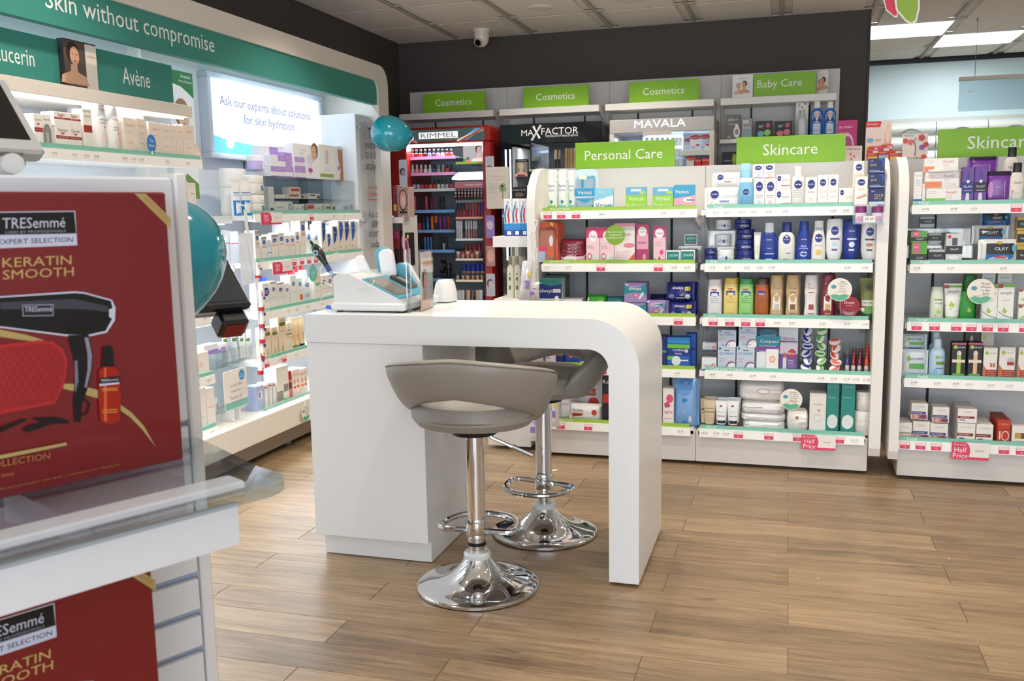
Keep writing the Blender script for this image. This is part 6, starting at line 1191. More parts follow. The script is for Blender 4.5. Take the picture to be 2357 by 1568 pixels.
wobbler('white round shelf talker about allergies and age spots', 2258, 671, 30, 'f0e9de', [(s, -.05, .5-.26*i, .7, .7-.26*i, '5a5654') for i, s in enumerate(['From', 'Allergies', 'to Age', 'Spots'])]+[('your skin is unique', -.66, -.42, .7, -.28, 'e0624a')], (2262, 733), v=4.385, art=art1)
shelf('y', 4.465, .468, SK2+'fourth shelf')
gn = [tx(.26, .62, .84, .76, '3a4a3a', 'GARNIER'), o(.2, .6, .36, .8, '8fbf3a'), r(.3, .34, .9, .52, '5fae4a'), r(.3, .1, .86, .16, '3f7fc0'), o(.1, .24, .24, .5, 'f0dcc8')]
prod('pack', 2076, 2134, 805, 'pale blue wipes packet, lower of two', 'd8e4ec', gn, d=.05); prod('pack', 2076, 2130, 770, 'pale blue wipes packet, upper of two', 'c4d4e0', gn, yb=806, d=.045, back=.03)
prod('bottle', 2141, 2178, 781, 'pale blue lotion bottle', 'b9d8ea', [o(.36, .5, .58, .6, '8fbf3a'), tx(.55, .53, .9, .57, '5a6a6a', 'GARNIER'), r(.4, .36, .95, .44, '6a9a3a'), o(.2, .06, .5, .26, '8fb8e0'), r(.4, .26, .9, .28, '3f7fc0')], cap='cfe2ec'); prod('bottle', 2139, 2174, 766, 'pale blue lotion bottle behind', '9cc0d6', [], cap='b9d0dc', back=.055)
gb = lambda c: [o(.12, .82, .38, .92, 'b9d23a'), tx(.3, .83, .95, .9, W_, 'GARNIER'), r(.0, .94, 1, .98, 'e85a86'), o(.36, .62, .68, .78, 'd9d5d2'), r(.38, .04, .66, .66, c), r(.05, .46, .95, .54, 'e6e0c4'), r(.1, .1, .9, .17, '6fae3a')]
prod('carton', 2191, 2224, 788, 'black carton with a lime roller', '17151a', gb('9fc83a'), d=.045); prod('carton', 2229, 2262, 788, 'black carton with a peach roller', '17151a', gb('e6b896'), d=.045)
prod('carton', 2221, 2252, 763, 'black carton with a roller, behind', '1d1b1f', [o(.36, .5, .64, .9, 'c9a890'), r(.05, .1, .95, .2, 'b9b4a4')], d=.045, back=.06, zb=.5)
gr = [o(.1, .78, .36, .9, '9fc24a'), tx(.36, .81, .9, .87, '9aa09a', 'GARNIER'), pg('d86a3a', (0, 0), (0, .5), (.3, .3), (.4, 0)), r(.2, .0, 1, .34, 'a83a2a')]+lines(.3, .9, .28, 3, .06, 'e0b0a0', .012)
prod('carton', 2264, 2296, 801, 'white and rust carton with two vials', 'eae6e0', gr+[r(.5, .42, .64, .54, 'd8603a'), r(.7, .42, .84, .54, 'd8603a')], d=.05); prod('carton', 2301, 2337, 800, 'white and rust carton with a jar', 'eae6e0', gr+[o(.5, .54, .95, .72, 'c9c4c0'), r(.5, .48, .95, .58, 'a83a2a')], d=.05)
prod('carton', 2258, 2288, 764, 'white carton with a green dot, behind', 'c9c2ba', [o(.15, .8, .36, .9, '9fc24a'), r(.4, .2, .9, .5, 'b9604a')], d=.05, back=.07, zb=.5); prod('carton', 2345, 2372, 800, 'white and rust carton cut by the picture edge', 'eae6e0', gr, d=.05)
shelf('y', 4.455, .183, SK2+'bottom shelf')
lo = lambda c, t: [tx(.14, .76, .9, .86, 'c9b49a', "L'OREAL"), r(.0, .34, .88, .5, c), tx(.08, .38, .7, .46, 'e6dcd8', t)]
lp = lo('4a3f86', 'COLLAGEN')+[r(.06, .04, .94, .32, 'a86a6a'), o(.12, .06, .45, .3, 'd9a890'), o(.55, .08, .92, .3, '6a3f5a')]
prod('carton', 2066, 2099, 974, 'white and blush carton by end panel', 'efe9e4', [tx(.14, .7, .9, .8, 'c9b49a', "L'OREAL"), r(0, .34, 1, .46, 'a8a090'), r(0, .0, 1, .3, 'e9b0ac')], d=.06, depth_n=2)
for a, b_, y, yb, k in ((2101, 2140, 971, None, 'white and indigo carton, first column, lower'), (2097, 2135, 929, 966, 'white and indigo carton, first column, upper'), (2141, 2182, 976, None, 'white and indigo carton, second column, lower'), (2146, 2184, 938, 974, 'white and indigo carton, second column, upper')):
    prod('carton', a, b_, y, k, 'e9e6e2', lp, yb=yb, d=.055, depth_n=2)
lr = lo('8a2a22', 'REVITALIFT')+[r(.1, .2, .4, .26, '4a5a8a'), r(0, .02, .95, .05, '8a2a22')]
for a, b_, y, yb, k in ((2204, 2245, 975, None, 'brick red banded carton, first column, lower'), (2204, 2248, 942, 975, 'brick red banded carton, first column, upper'), (2247, 2286, 978, None, 'brick red banded carton, second column')):
    prod('carton', a, b_, y, k, 'efebe6', lr, yb=yb, d=.055, depth_n=3)
prod('carton', 2296, 2326, 967, 'orange red carton with a figure ten', 'c23a22', [tx(.1, .78, .9, .88, 'e6a87a', "L'OREAL"), tx(.1, .2, .3, .54, 'f0d8cc', '1'), o(.32, .16, .92, .56, 'f0d8cc'), o(.38, .2, .86, .52, 'c23a22'), r(0, .62, 1, .64, '9a2a1a')], d=.04, depth_n=4, lid='8a3022')
prod('carton', 2329, 2372, 982, 'white carton with a gold band at the picture edge', 'efebe4', [r(.15, .36, .95, .66, 'c99a3a'), r(.5, .36, .8, .66, '6a4a2a'), r(.15, .2, .8, .23, 'b9b0a4')], d=.06)
# ================================================================== products in the lit wall unit
LW = 'in the lit wall unit'
def lp_(kind, a, b_, y, k, c, prints=(), **kw): return prod(kind, a, b_, y, k, c, prints, **kw)
shelf('x', -2.575, 1.498, 'on the shelf under the teal signs')
eu = [r(.0, .50, 1, .62, 'a5352f'), tx(.2, .76, .85, .92, '8a4a48', 'Eucerin'), pg('c8453f', (.3, .74), (.7, .74), (.5, .66)), tx(.1, .53, .9, .6, 'e6c9c4', 'VOLUME-FILLER')]
prod('carton', 78, 97, 262, 'white and red carton at the picture edge', 'f2eae2', eu, d=.06); prod('carton', 98, 118, 264, 'white carton with a dark window showing a vial', 'f2eae2', [r(.0, .0, .9, .62, '8d8a86'), o(.1, .5, .8, .74, '8d8a86'), r(.3, .1, .6, .5, 'b9b6b0'), tx(.15, .8, .85, .93, '8a4a48', 'Eucerin')], d=.06)
for a, b_, y, yb, k in ((129, 160, 290, None, 'first column, lower'), (126, 157, 258, 291, 'first column, upper'), (160, 188, 293, None, 'second column, lower'), (157, 187, 262, 294, 'second column, upper')):
    prod('carton', a, b_, y, 'red banded white carton, '+k, 'f2eae2', eu, yb=yb, d=.06)
prod('carton', 191, 211, 252, 'tall slim white carton with a dark red square', 'f2eae2', [r(.0, .48, .95, .64, 'a5352f'), tx(.2, .8, .85, .9, '8a4a48', 'Eucerin')], d=.05)
av = [tx(.3, .68, .8, .76, 'e0a090', 'Avène'), r(.3, .55, .8, .57, 'b9b9c4'), r(.3, .5, .7, .52, 'c9c9d0'), o(.35, .2, .8, .36, 'f3dcd4'), o(.55, .42, .63, .46, 'e06a5a')]
prod('can', 216, 251, 211, 'tall white spring water spray can', 'f3f0ee', av); prod('can', 178, 209, 200, 'tall white spray can behind the slim red carton', 'eceef4', av, back=.12); prod('can', 251, 281, 242, 'shorter white spring water spray can', 'f3f0ee', av)
prod('carton', 273, 325, 246, 'large white carton behind the small ones', 'eef0f6', [], back=.1, d=.08)
pc_ = [tx(.2, .78, .8, .86, 'e6a592', 'Avène'), r(.2, .62, .7, .64, 'd9c4b4'), r(.3, .35, .6, .38, 'efb9a0'), r(.1, .04, .9, .06, 'e9d3c4')]
for i, (a, b_, y) in enumerate(((285, 313, 272), (314, 338, 274), (343, 374, 282), (375, 390, 286), (391, 405, 288), (406, 420, 289), (421, 447, 288))):
    prod('carton', a, b_, y, 'peach and white carton, %s from the spray cans' % ORD[i], 'efe0d0', pc_, d=.07)
prod('bottle', 322, 341, 254, 'white pump bottle behind the peach cartons', 'f0eeee', [], back=.08)
p = at_x(349, 330, -2.54); t = thing('shelf_wobbler', 'small blue oval shelf talker reading new', 'shelf talker', p, PI/2, 'round shelf talkers'); MB().prism(circ(0, 0, .028, 20, .036), 0, .001, M('2f7fd0', .4), 'y').build('disc', t); b = MB(); b.text("I'm", -.014, .004, .014, .02, LETTER, F_, True); b.text('New', -.018, -.018, .018, .0, LETTER, F_, True); b.build('lettering', t)
MB().tube([(0, .001, -.03), (0, .0, -.045)], .003, M('eef2f2', .2), 6).build('spring_arm', t)
shelf('x', -2.575, 1.238, LW+', beyond the red box')
for a, b_, y, k in ((416, 432, 415, 'first'), (433, 451, 421, 'second')): prod('carton', a, b_, y, 'pale carton, %s above the big balloon' % k, 'efe6de', [r(.1, .3, .9, .36, 'd9c0b0'), r(.3, .7, .8, .72, 'e6a592')], d=.07)
shelf('x', -2.575, .516, LW+' below the big balloon')
prod('carton', 447, 481, 812, 'white carton with a peach sun', 'f3ede6', [o(.3, .4, .6, .6, 'f3d2b4'), r(.1, .2, .3, .9, 'f0e0d6')], d=.07); prod('carton', 432, 458, 808, 'white carton behind the peach sun one', 'f0eae4', [r(.2, .7, .8, .8, 'e9b9b0')], d=.05, back=.08)
shelf('x', -2.575, .271, LW+' nearest the floor')
prod('carton', 453, 474, 893, 'tall white carton, first of a pair', 'f3ede6', [r(.15, .3, .7, .32, 'e6c4ae')], d=.07); prod('carton', 475, 494, 893, 'tall white carton, second of a pair', 'f3ede6', [r(.15, .5, .8, .52, 'e0a592')], d=.07); prod('can', 440, 466, 888, 'white spray can behind the tall cartons', 'eceef2', [], back=.09)
# upper shelf of the bay under the light box
shelf('x', -2.575, 1.252, 'under the light box')
cp_ = [r(.05, .0, .95, .42, '2a86d8'), o(.5, .12, .85, .3, 'e6f0f8'), r(.1, .62, .8, .65, '5a9ad8'), r(.1, .56, .9, .58, '9fc0e0')]
prod('tube', 541, 559, 413, 'white tube with a sky blue half, first of a pair', 'f3f4f4', cp_, d=.045, cap='f3f4f4'); prod('tube', 559, 585, 413, 'white tube with a sky blue half and drop, second', 'f3f4f4', cp_, d=.045, cap='f3f4f4')
tubl = [r(.55, .2, .95, .5, '2f8fb4'), r(.5, .6, .9, .64, 'b9c4cc'), r(.5, .72, .95, .76, 'd9c9b4')]
prod('jar', 585, 618, 449, 'square white cream tub, lower of two', 'f2efe8', tubl, d=.09, cap='f4f2ee'); prod('jar', 583, 617, 404, 'square white cream tub, upper of two', 'f2efe8', tubl, yb=448, d=.09, cap='f4f2ee')
prod('jar', 531, 578, 388, 'wide white cream tub behind the blue tubes', 'f1f0ee', [], d=.1, back=.12, cap='f4f4f3')
# clear two-tier bin for small cartons, with boxes standing on top
y0, y1 = LY(616, 470, -2.58), LY(826, 470, -2.58); zt = LZ(720, 412, -2.6)
t = thing('acrylic_bin', 'wide clear acrylic bin holding small cartons under the light box', 'display bin', (-2.68, (y0+y1)/2, 1.252), PI/2); w = (y1-y0)/2; h = zt-1.252
MB().box(-w, w, -.098, -.095, 0, h, CLEAR).build('front_plate', t); MB().box(-w, w, -.095, .12, h-.004, h, CLEAR).build('lid_plate', t)
for x in (-w, -.1, .18, w-.003): MB().box(x, x+.003, -.095, .12, 0, h-.004, CLEAR).build('divider_plate', t)
MB().box(-w, w, -.06, .12, h*.42, h*.42+.003, CLEAR).build('inner_ledge', t); MB().box(-w, w, .12, .124, 0, h, M('b9c0c8', .4)).build('rear_plate', t)
e4 = [o(.75, .2, .95, .85, '3f4f9a'), o(.79, .3, .91, .75, 'f0f0f0'), r(.1, .5, .5, .6, 'b9c4b9')]
shelf('x', -2.60, 1.255, 'in the clear bin')
for i, (a, b_, y, c, k, pr) in enumerate(((618, 631, 430, 'eceae6', 'upright white', [o(.2, .1, .8, .25, '4a4f6a')]), (634, 674, 464, 'efece6', 'long white', e4), (679, 701, 470, 'efece6', 'short white', e4), (707, 724, 469, 'efe2da', 'red striped', [r(.1, .5, .9, .9, 'd0504a')]), (728, 746, 469, 'efe6de', 'cream', e4), (748, 772, 469, 'f0e9da', 'cream and green', [r(.1, .5, .5, .7, '7a8a5a'), o(.75, .2, 1, .8, '5a8a5a')]), (783, 812, 471, 'd9e2ee', 'pale blue', [r(.3, .2, .7, .8, '8fb0dc'), r(.85, 0, 1, 1, 'd98aa0')]))):
    prod('carton', a, b_, y, '%s carton on the floor' % k, c, pr, d=.05, where='of the clear bin')
zl = 1.252+h*.42+.003
shelf('x', -2.63, zl, 'in the clear bin')
for a, b_, y, yb, c, k, pr in ((637, 664, 448, None, 'efece6', 'white carton on the inner ledge, nearer', e4), (668, 700, 447, None, 'e9d9d0', 'pink striped carton on the inner ledge, lower', [r(.0, .5, .6, .9, 'c0605a'), o(.8, .2, .98, .8, '5a5f8a')]), (668, 692, 431, 446.5, 'e9d9d0', 'pink striped carton on the inner ledge, upper', [r(.1, .4, .9, .8, 'c0504a')]), (712, 737, 446, None, 'ece6da', 'cream carton with green end on the inner ledge', [r(.1, .6, .6, .8, '5a5a50'), o(.7, .1, 1, .7, '4a8a5a')])):
    prod('carton', a, b_, y, k, c, pr, yb=yb, d=.05)
shelf('x', -2.60, zt+.001, 'on top of the clear bin')
pu = [r(.0, .5, 1, 1, 'b48fd8'), tx(.2, .62, .8, .82, 'eadff4', 'beauty'), r(0, .0, 1, .1, 'a07fd0')]
for a, b_, y, yb, c, pr, k, bk in ((624, 655, 384, None, 'f0ebf0', pu, 'white and violet carton at bottom of heap, nearer', 0), (656, 675, 384, None, 'f0ebf0', pu, 'white and violet carton at bottom of heap, farther', 0), (623, 658, 358, 383.5, 'e9ecf6', [r(.5, .5, 1, 1, 'b48fd8'), tx(.55, .62, .95, .82, 'eadff4', 'lady')], 'white and violet carton in the middle of the heap', 0), (655, 676, 352, 384, 'b896dc', [o(.3, .6, .5, .7, 'd9c9ec')], 'tall violet carton in the heap', .01), (607, 640, 338, 358, 'eceaf4', [r(.4, 0, 1, 1, 'b48fd8')], 'white and violet carton on top of the heap', .05), (640, 672, 338, 352, 'e9eef6', [r(.5, .0, 1, 1, '3f7fc8'), tx(.1, .6, .45, .8, '6a8ad0', 'skin')], 'white and blue carton on top of the heap', .05), (679, 704, 385, None, 'ece8ee', pu, 'white and violet carton beside the brush box, lower', 0), (679, 702, 362, 384.5, 'e6dcf0', pu, 'white and violet carton beside the brush box, upper', 0)):
    prod('carton', a, b_, y, k, c, pr, yb=yb, d=.07, back=bk)
prod('jar', 591, 616, 358, 'white jar with a violet band', 'c4b4e6', [r(.5, .1, 1, .5, 'eeeaf2')], cap='f3f2f4', d=.08, zb=at_x(603, 390, -2.6).z, where='on the white tubs under the light box', back=.04)
t = prod('carton', 675, 734, 333, 'tall white brush box with a face', 'eceef0', [tx(.12, .78, .62, .86, 'b9c4d0', 'cleansing'), tx(.12, .70, .5, .77, '9fb0c4', 'brush'), o(.5, .4, .76, .72, 'd4d6e2'), r(.56, .1, .68, .5, 'd9dae6'), o(.54, .18, .72, .32, 'b04a8a')], d=.06)
b = MB(); A = t.children[0].dimensions; portrait(b, A.x*.30, A.z*.12, A.z*.9, lambda x, z, d: (min(x, A.x/2), -.0312-d, z), 'e0b79c', '8a6a52', -1, body=False); b.build('printed_picture', t)
prod('carton', 735, 766, 334, 'tall white box with a green band', 'ecebe6', [r(.0, .07, 1, .17, '7fae2a'), r(.35, .45, .65, .85, 'd9b4a4'), r(.35, .45, .5, .85, 'cfd4dc'), tx(.1, .3, .9, .36, 'b9b6b4', 'silky smooth'), tx(.1, .23, .9, .29, 'b9b6b4', 'long lasting')], d=.06)
for i in range(2): prod('carton', 767+i*9, 789+i*9, 338, 'tall white box with a tanned leg, %s of two' % ('front', 'rear')[i], 'ecebe8', [pg('b07a58', (.45, .92), (.95, .92), (.98, .0), (.6, .0), (.7, .3), (.5, .6)), r(.4, .3, .6, .42, '6a8ac0')], d=.05, back=.0 if not i else .06)
# second shelf
shelf('x', -2.575, 1.013, 'on the second light-box shelf')
bo = lambda z=.7: [o(.2, z, .8, z+.16, '2f62b8'), tx(.28, z+.04, .74, z+.12, 'e6ecf6', 'Aveeno'), r(.15, z-.12, .9, z-.09, 'e08a84'), r(.3, .3, .7, .36, 'f3ddc8')]
for i, (a, b_, y, g) in enumerate(((587, 597, 531, 1), (602, 614, 545, 1), (625, 640, 540, 1), (641, 655, 536, 0), (656, 667, 542, 0), (668, 679, 541, 0), (680, 690, 533, 0), (691, 703, 504, 1))):
    prod('carton', a, b_, y, 'cream carton with a blue oval, %s in its row' % ORD[i], 'f0e8de', bo()+([r(0, .9, 1, 1, 'b4aca2')] if g else []), d=.06)
for i, (a, b_, y) in enumerate(((616, 624, 552), (645, 666, 512), (667, 689, 506))): prod('carton', a, b_, y, 'white carton behind blue ovals, %s of three' % ORD[i], 'eaf0f8', [r(.0, .4, 1, .44, 'b0689a')], d=.05, back=.07 if i else 0)
for i, (a, b_, y) in enumerate(((703, 720, 511), (721, 738, 516))): prod('bottle', a, b_, y, 'white pump bottle with a blue swirl, %s of two' % ORD[i], 'f2f4f6', [o(.0, .5, .9, .8, '3f8ae0'), o(.2, .45, 1, .72, 'f2f4f6'), r(.6, .0, .72, .5, '9fd86a')], back=.02)
ot = lambda c: [pg(c, (.25, .96), (.85, .96), (.95, .75), (.7, .5), (.25, .36)), tx(.3, .72, .9, .84, 'dfe8f6', 'Oilatum'), r(.2, .2, .5, .24, 'e89a5a'), pg('c23a30', (.4, .06), (.6, .06), (.5, .16))]
for i, (a, b_, y, bk) in enumerate(((739, 750, 509, .0), (752, 762, 537, 0), (764, 777, 520, 0), (778, 790, 508, .0), (791, 804, 508, .0), (806, 818, 508, 0), (820, 830, 510, 0))):
    prod('carton', a, b_, y, 'cream carton with a blue drop shape, %s in its row' % ORD[i], 'f0e4d6', ot('2a62b4' if i % 2 else '1f4fa0')+([r(0, .94, 1, 1, 'a9a298')] if i in (0, 3, 4, 6) else []), d=.06)
for i, (a, b_, y) in enumerate(((754, 768, 510), (768, 780, 507))): prod('bottle', a, b_, y, 'white bottle behind the blue drop cartons, %s' % ORD[i], 'eef2f8', [o(.1, .55, .95, .85, '3f7fd8')], back=.07)
# third shelf
shelf('x', -2.575, .756, 'on the third light-box shelf')
e45 = lambda z0, z1, big=0: [o(.08 if big else .25, z0, .92 if big else .75, z1, '3a3f8f'), tx(.2 if big else .34, z0+(z1-z0)*.25, .8 if big else .66, z1-(z1-z0)*.25, 'e9e9f2', 'E45'), r(.25, z0-.2, .75, z0-.18, 'c9c9cc')]
prod('carton', 605, 621, 652, 'broad white carton with a large navy badge', 'f2eee8', e45(.55, .85, 1), d=.08)
for i, (a, b_, y, k) in enumerate(((622, 637, 648, 'plain'), (638, 654, 650, 'slim'), (655, 667, 652, 'narrow'), (668, 683, 634, 'tall'))): prod('carton', a, b_, y, '%s white carton with a navy badge' % k, 'f1ece4', e45(.66, .8)+([r(0, .93, 1, 1, 'b9b2aa')] if i < 2 else []), d=.06)
prod('bottle', 608, 632, 637, 'white bottle with a bright blue cap', 'f0f2f6', [], cap='1f4fd0', back=.08)
for i, (a, b_) in enumerate(((667, 680), (681, 694), (695, 708))): prod('bottle', a, b_, 609, 'white bottle with a red cap, %s in the back row' % ORD[i], 'f2f0ee', [], cap='d0303c', back=.08)
prod('bottle', 672, 692, 621, 'white bottle with a red cap in front of the three', 'f2f0ee', [], cap='d0303c', back=.045)
prod('flask', 698, 717, 622, 'clear pump bottle with a navy badge', 'dfe2e6', e45(.5, .62)+[r(.2, .2, .7, .3, 'b9bcc4')], cap='eef0f2'); prod('carton', 684, 697, 640, 'white carton with an orange patch', 'f2eee8', e45(.7, .85)+[r(.4, .2, .9, .4, 'e86a3a')], d=.05)
for i, (a, b_, y) in enumerate(((722, 737, 640), (738, 752, 634), (753, 766, 632), (767, 780, 628))): prod('carton', a, b_, y, 'white carton with a navy badge, %s from the skin scanner' % ORD[3-i], 'f1ece4', e45(.66, .82), d=.06)
wobbler('teal oval shelf talker offering something free', 720.5, 630, 19, '6fc9bc', [('FREE', -.66, -.1, .66, .25, 'e6f6f2'), ('Pick up a', -.5, .35, .5, .5, 'e6f6f2'), ('leaflet', -.45, -.4, .45, -.25, 'e6f6f2')], (724, 664), plane='x', v=-2.50)
wobbler('cream and green oval shelf talker behind the teal one', 731, 643, 16, 'f0e2c4', [('Ask', -.3, .3, .4, .5, 'e0a05a'), ('our team', -.2, .0, .6, .2, 'e0a05a')], (734, 672), plane='x', v=-2.515, art=lambda b, rr: b.prism([(x*rr, z*rr) for x, z in [(-.8, -.45), (.8, -.45), (.5, -.85), (0, -.97), (-.5, -.85)]], -.0006, 0, M('6fd0a0', .5), 'y'))
# fourth shelf
shelf('x', -2.575, .511, 'on the fourth light-box shelf')
oat = lambda: [r(.15, .74, .9, .84, '6f7f2e'), tx(.25, .86, .8, .93, '8a6a4a', 'Aveeno'), pg('d9a86a', (.3, .02), (.4, .4), (.45, .1), (.6, .34), (.6, .02)), r(.2, .6, .8, .62, 'd9c4a4')]
for i, (a, b_, y) in enumerate(((607, 623, 754), (625, 639, 753), (640, 658, 727))): prod('carton', a, b_, y, 'beige oat carton with an olive band, %s in its row' % ORD[i], 'eedcc0', oat(), d=.05, cat='box')
prod('flat', 659, 677, 742, 'beige oat bottle with olive print', 'f0e0c6', [r(.1, .6, .8, .64, '6f7f2e'), r(.1, .5, .8, .52, 'b9a070'), tx(.2, .7, .8, .8, '7a6a4a', 'Aveeno')], cap='efe6d8')
for i, (a, b_, y, c) in enumerate(((670, 683, 732, '6f7a2a'), (680, 693, 732, '6f7a2a'), (692, 705, 728, '1c1c40'))): prod('tube', a, b_, y, 'pointed beige tube on its cap, %s from the oat bottle' % ORD[i], 'eccfa2', [r(.3, .3, .7, .5, 'dfb888')], cap=c, d=.04)
shelf('x', -2.68, .5235, 'on the glass shelf')
for i, (a, b_, y) in enumerate(((523, 531, 756), (543, 553, 756))): prod('tube', a, b_, y, 'grey white tube, %s of two' % ORD[i], 'd4d6d8', [r(.0, .6, 1, .7, '5a7a3a')], d=.04, cap='c9cccf', yb=822, zb=.5235)
for i, (a, b_, y) in enumerate(((555, 567, 756), (569, 582, 758))): prod('carton', a, b_, y, 'grey white carton with an olive square, %s of two' % ORD[i], 'd9d9d8', [r(.0, .58, .6, .68, '5a7a3a')]+lines(.2, .9, .42, 5, .06, 'b4b4b4', .012), d=.05, yb=822, zb=.5235)
p = at_x(500, 830, -2.62); zr = at_x(497, 818, -2.62).z
t = riser('clear riser under the violet box and jar', 464, 534, .02, zr, .511, 'x', .1); t.location.x = -2.66
shelf('x', -2.665, zr+.001, 'on the clear riser')
prod('carton', 470, 503, 793, 'small white and violet box', 'e9e6ea', [r(.0, .0, 1, .42, '9f80d0')], d=.05, yb=818, zb=zr+.001); prod('jar', 506, 528, 790, 'small white and violet jar', 'e6e2ea', [r(.0, .1, .8, .55, 'a486d4')], cap='eceaee', yb=815, zb=zr+.001, d=.06)
MB().box(0, .001, 0, .001, 0, .001, CLEAR) if False else None
# links behind the balloon: cartons on the second link shelf
shelf('x', -2.69, 1.008, 'on the set back shelf')
for i, (a, b_, y) in enumerate(((507, 527, 531), (529, 549, 533), (551, 568, 545))): prod('carton', a, b_, y, 'white carton with a magenta line, %s of three' % ORD[i], 'edf1f8', [r(.0, .62, 1, .65, 'd0507a')], d=.06)
# lowest shelf and base top
shelf('x', -2.575, .248, 'on the lowest light-box tray')
for i, (a, b_, y) in enumerate(((590, 607, 888), (608, 617, 886), (618, 626, 881), (627, 635, 880))): prod('carton', a, b_, y, 'thin white and blue carton, %s in its row' % ORD[i], ['b4c0e4', 'efece6'][i > 0], [r(.25, .5, .8, .8, 'e4e8f0'), r(.3, .55, .6, .75, '8a90a8')] if i == 0 else [r(.1, .86, .9, .92, 'd07a4a'), r(.0, .0, .15, 1, 'a9b4d8')], d=.07)
prod('carton', 636, 664, 843, 'large cream carton with grey panels', 'eeeae0', [r(.0, .1, .5, .36, '9a968c'), r(.55, .3, .95, .5, '8f8c84')]+[r(.5+.16*i, .04, .6+.16*i, .12, '5fb8a0') for i in range(3)], d=.08); prod('carton', 604, 645, 842, 'large pale blue carton behind the thin ones', 'dfeaf4', [], d=.07, back=.1)
prod('carton', 664, 671, 853, 'tall thin red carton', 'e07a74', [r(.0, .7, 1, .95, 'b0242c'), r(.1, .4, .9, .6, '5a2a2a')], d=.06)
for i, (a, b_, y) in enumerate(((673, 690, 850), (691, 707, 848))): prod('carton', a, b_, y, 'white carton with orange droplets, %s of two' % ORD[i], 'f3e4da', [r(.0, .0, 1, .08, 'f0682a'), r(.1, .36, .42, .44, 'e8643a'), r(.58, .36, .9, .44, 'e8643a'), o(.18, .5, .36, .68, 'c88a5a'), o(.64, .5, .82, .68, 'c88a5a'), tx(.1, .78, .9, .9, 'f0a48a', 'bio oil')], d=.1)
shelf('x', -2.60, .26, 'on the unit base')
A0, A1 = LY(516, 900, -2.56), LY(570, 900, -2.56); w = (A1-A0)/2; z1 = LZ(545, 848, -2.56); z0 = LZ(545, 945, -2.56)
t = thing('tent_card', 'white handwritten style card about hydration on the base of the lit unit', 'display card', (-2.56, (A0+A1)/2, .26), PI/2)
h = z1-.262; MB().prism([(x, z+.06) for x, z in rrect(-w, w, 0, h-.06, .015)], 0, .003, M('f3eee8', .5), 'y').build('card', t)
b = MB(); b.box(-w*.98, w*.98, -.0006, 0, .064, .064+h*.13, M('7fcabb', .5)); b.prism(circ(w*.55, h*.86, w*.26, 18), -.0008, 0, M('2f9fe0', .5), 'y')
b.text('Now in', w*.36, h*.86, w*.74, h*.90, LETTER, lambda x, z: (x, -.001, z), True); b.text('Facialist', w*.34, h*.81, w*.76, h*.85, LETTER, lambda x, z: (x, -.001, z), True)
for i, s in enumerate(('is your skin', 'ready for a', 'boost of', 'hydration?')): b.text(s, -w*.62, h*(.66-.115*i), w*.66, h*(.74-.115*i), M('a9b4c4', .6), lambda x, z: (x, -.001, z), True)
b.build('lettering', t); MB().prism([(0, 0), (.08, 0), (.003, .1), (0, .1)], -w*.3, -w*.26, M('f0eeea', .5), 'x').build('easel_foot', t); MB().prism([(0, 0), (.08, 0), (.003, .1), (0, .1)], w*.26, w*.3, M('f0eeea', .5), 'x').build('easel_foot', t)
zr = at_x(512, 948, -2.64).z
riser('clear riser under the violet lidded jar on the base', 484, 535, .03, zr, .26, 'x', .1)
prod('jar', 488, 508, 918, 'white jar with violet sides', 'ece8ee', [r(.0, .15, .35, .6, 'a886d8'), r(.6, .15, 1, .6, 'a886d8')], cap='f1eff2', yb=947, zb=zr+.001, d=.06, back=.06, where='on the low clear riser')
prod('carton', 560, 569, 930, 'small white carton behind the tent card', 'e9e9ec', [], d=.04, back=.12, yb=945, zb=.26) if False else None
p = at_x(704, 950, -2.47); t = thing('shelf_wobbler', 'white oval shelf talker hanging on the cream base by the counter', 'shelf talker', p, PI/2, 'round shelf talkers')
MB().prism(circ(0, 0, .045, 24), 0, .001, M('f0e9de', .4), 'y').build('disc', t); b = MB(); art1(b, .045)
for i, s in enumerate(('Your', 'skin', 'deserves', 'best')): b.text(s, -.004, .024-.011*i, .03, .032-.011*i, M('5a5654', .5), lambda x, z: (x, -.0008, z), True)
b.build('lettering', t); MB().tube([(0, .0, .044), (0, .004, .07), (0, -.012, .085)], .0018, M('eef2f2', .3), 6).build('spring_arm', t)
promo('save 25 percent card on the first rail under the light box', 600, 648, 489, 517, -2.52, ['Save', '25%'], 'selected', 'x'); promo('save 25 percent card on the second rail under the light box', 627, 672, 602, 630, -2.52, ['Save', '25%'], 'selected', 'x')
# strip of hanging tubes
py = [(588, 628, 640), (596, 690, 715), (597, 725, 755), (598, 760, 790), (597, 797, 828), (594, 830, 862)]
c0 = at_x(566, 512, -2.50)
t = thing('clip_strip', 'white plastic clip strip of hanging tubes before the lit wall unit', 'clip strip', c0, PI/2)
e = [at_x(570, 530, -2.50)-c0, at_x(590, 640, -2.49)-c0, at_x(600, 760, -2.48)-c0, at_x(600, 850, -2.47)-c0]
MB().loft([[(q.y-.012, -q.x, q.z), (q.y+.012, -q.x, q.z), (q.y+.012, -q.x+.002, q.z), (q.y-.012, -q.x+.002, q.z)] for q in [Vector((0, 0, .06))]+e], M('f4f6f8', .3), False).build('strip', t)
MB().prism([(x, z) for x, z in rrect(-.06, .06, -.30, -.05, .012)], .004, .005, M('eef2f6', .25, alpha=.7), 'y').build('header_sleeve', t)
MB().tube([(0, -.002, .06), (0, -.004, .075), (0, .02, .085), (0, .045, .08)], .0025, WHITE, 6).build('hook', t)
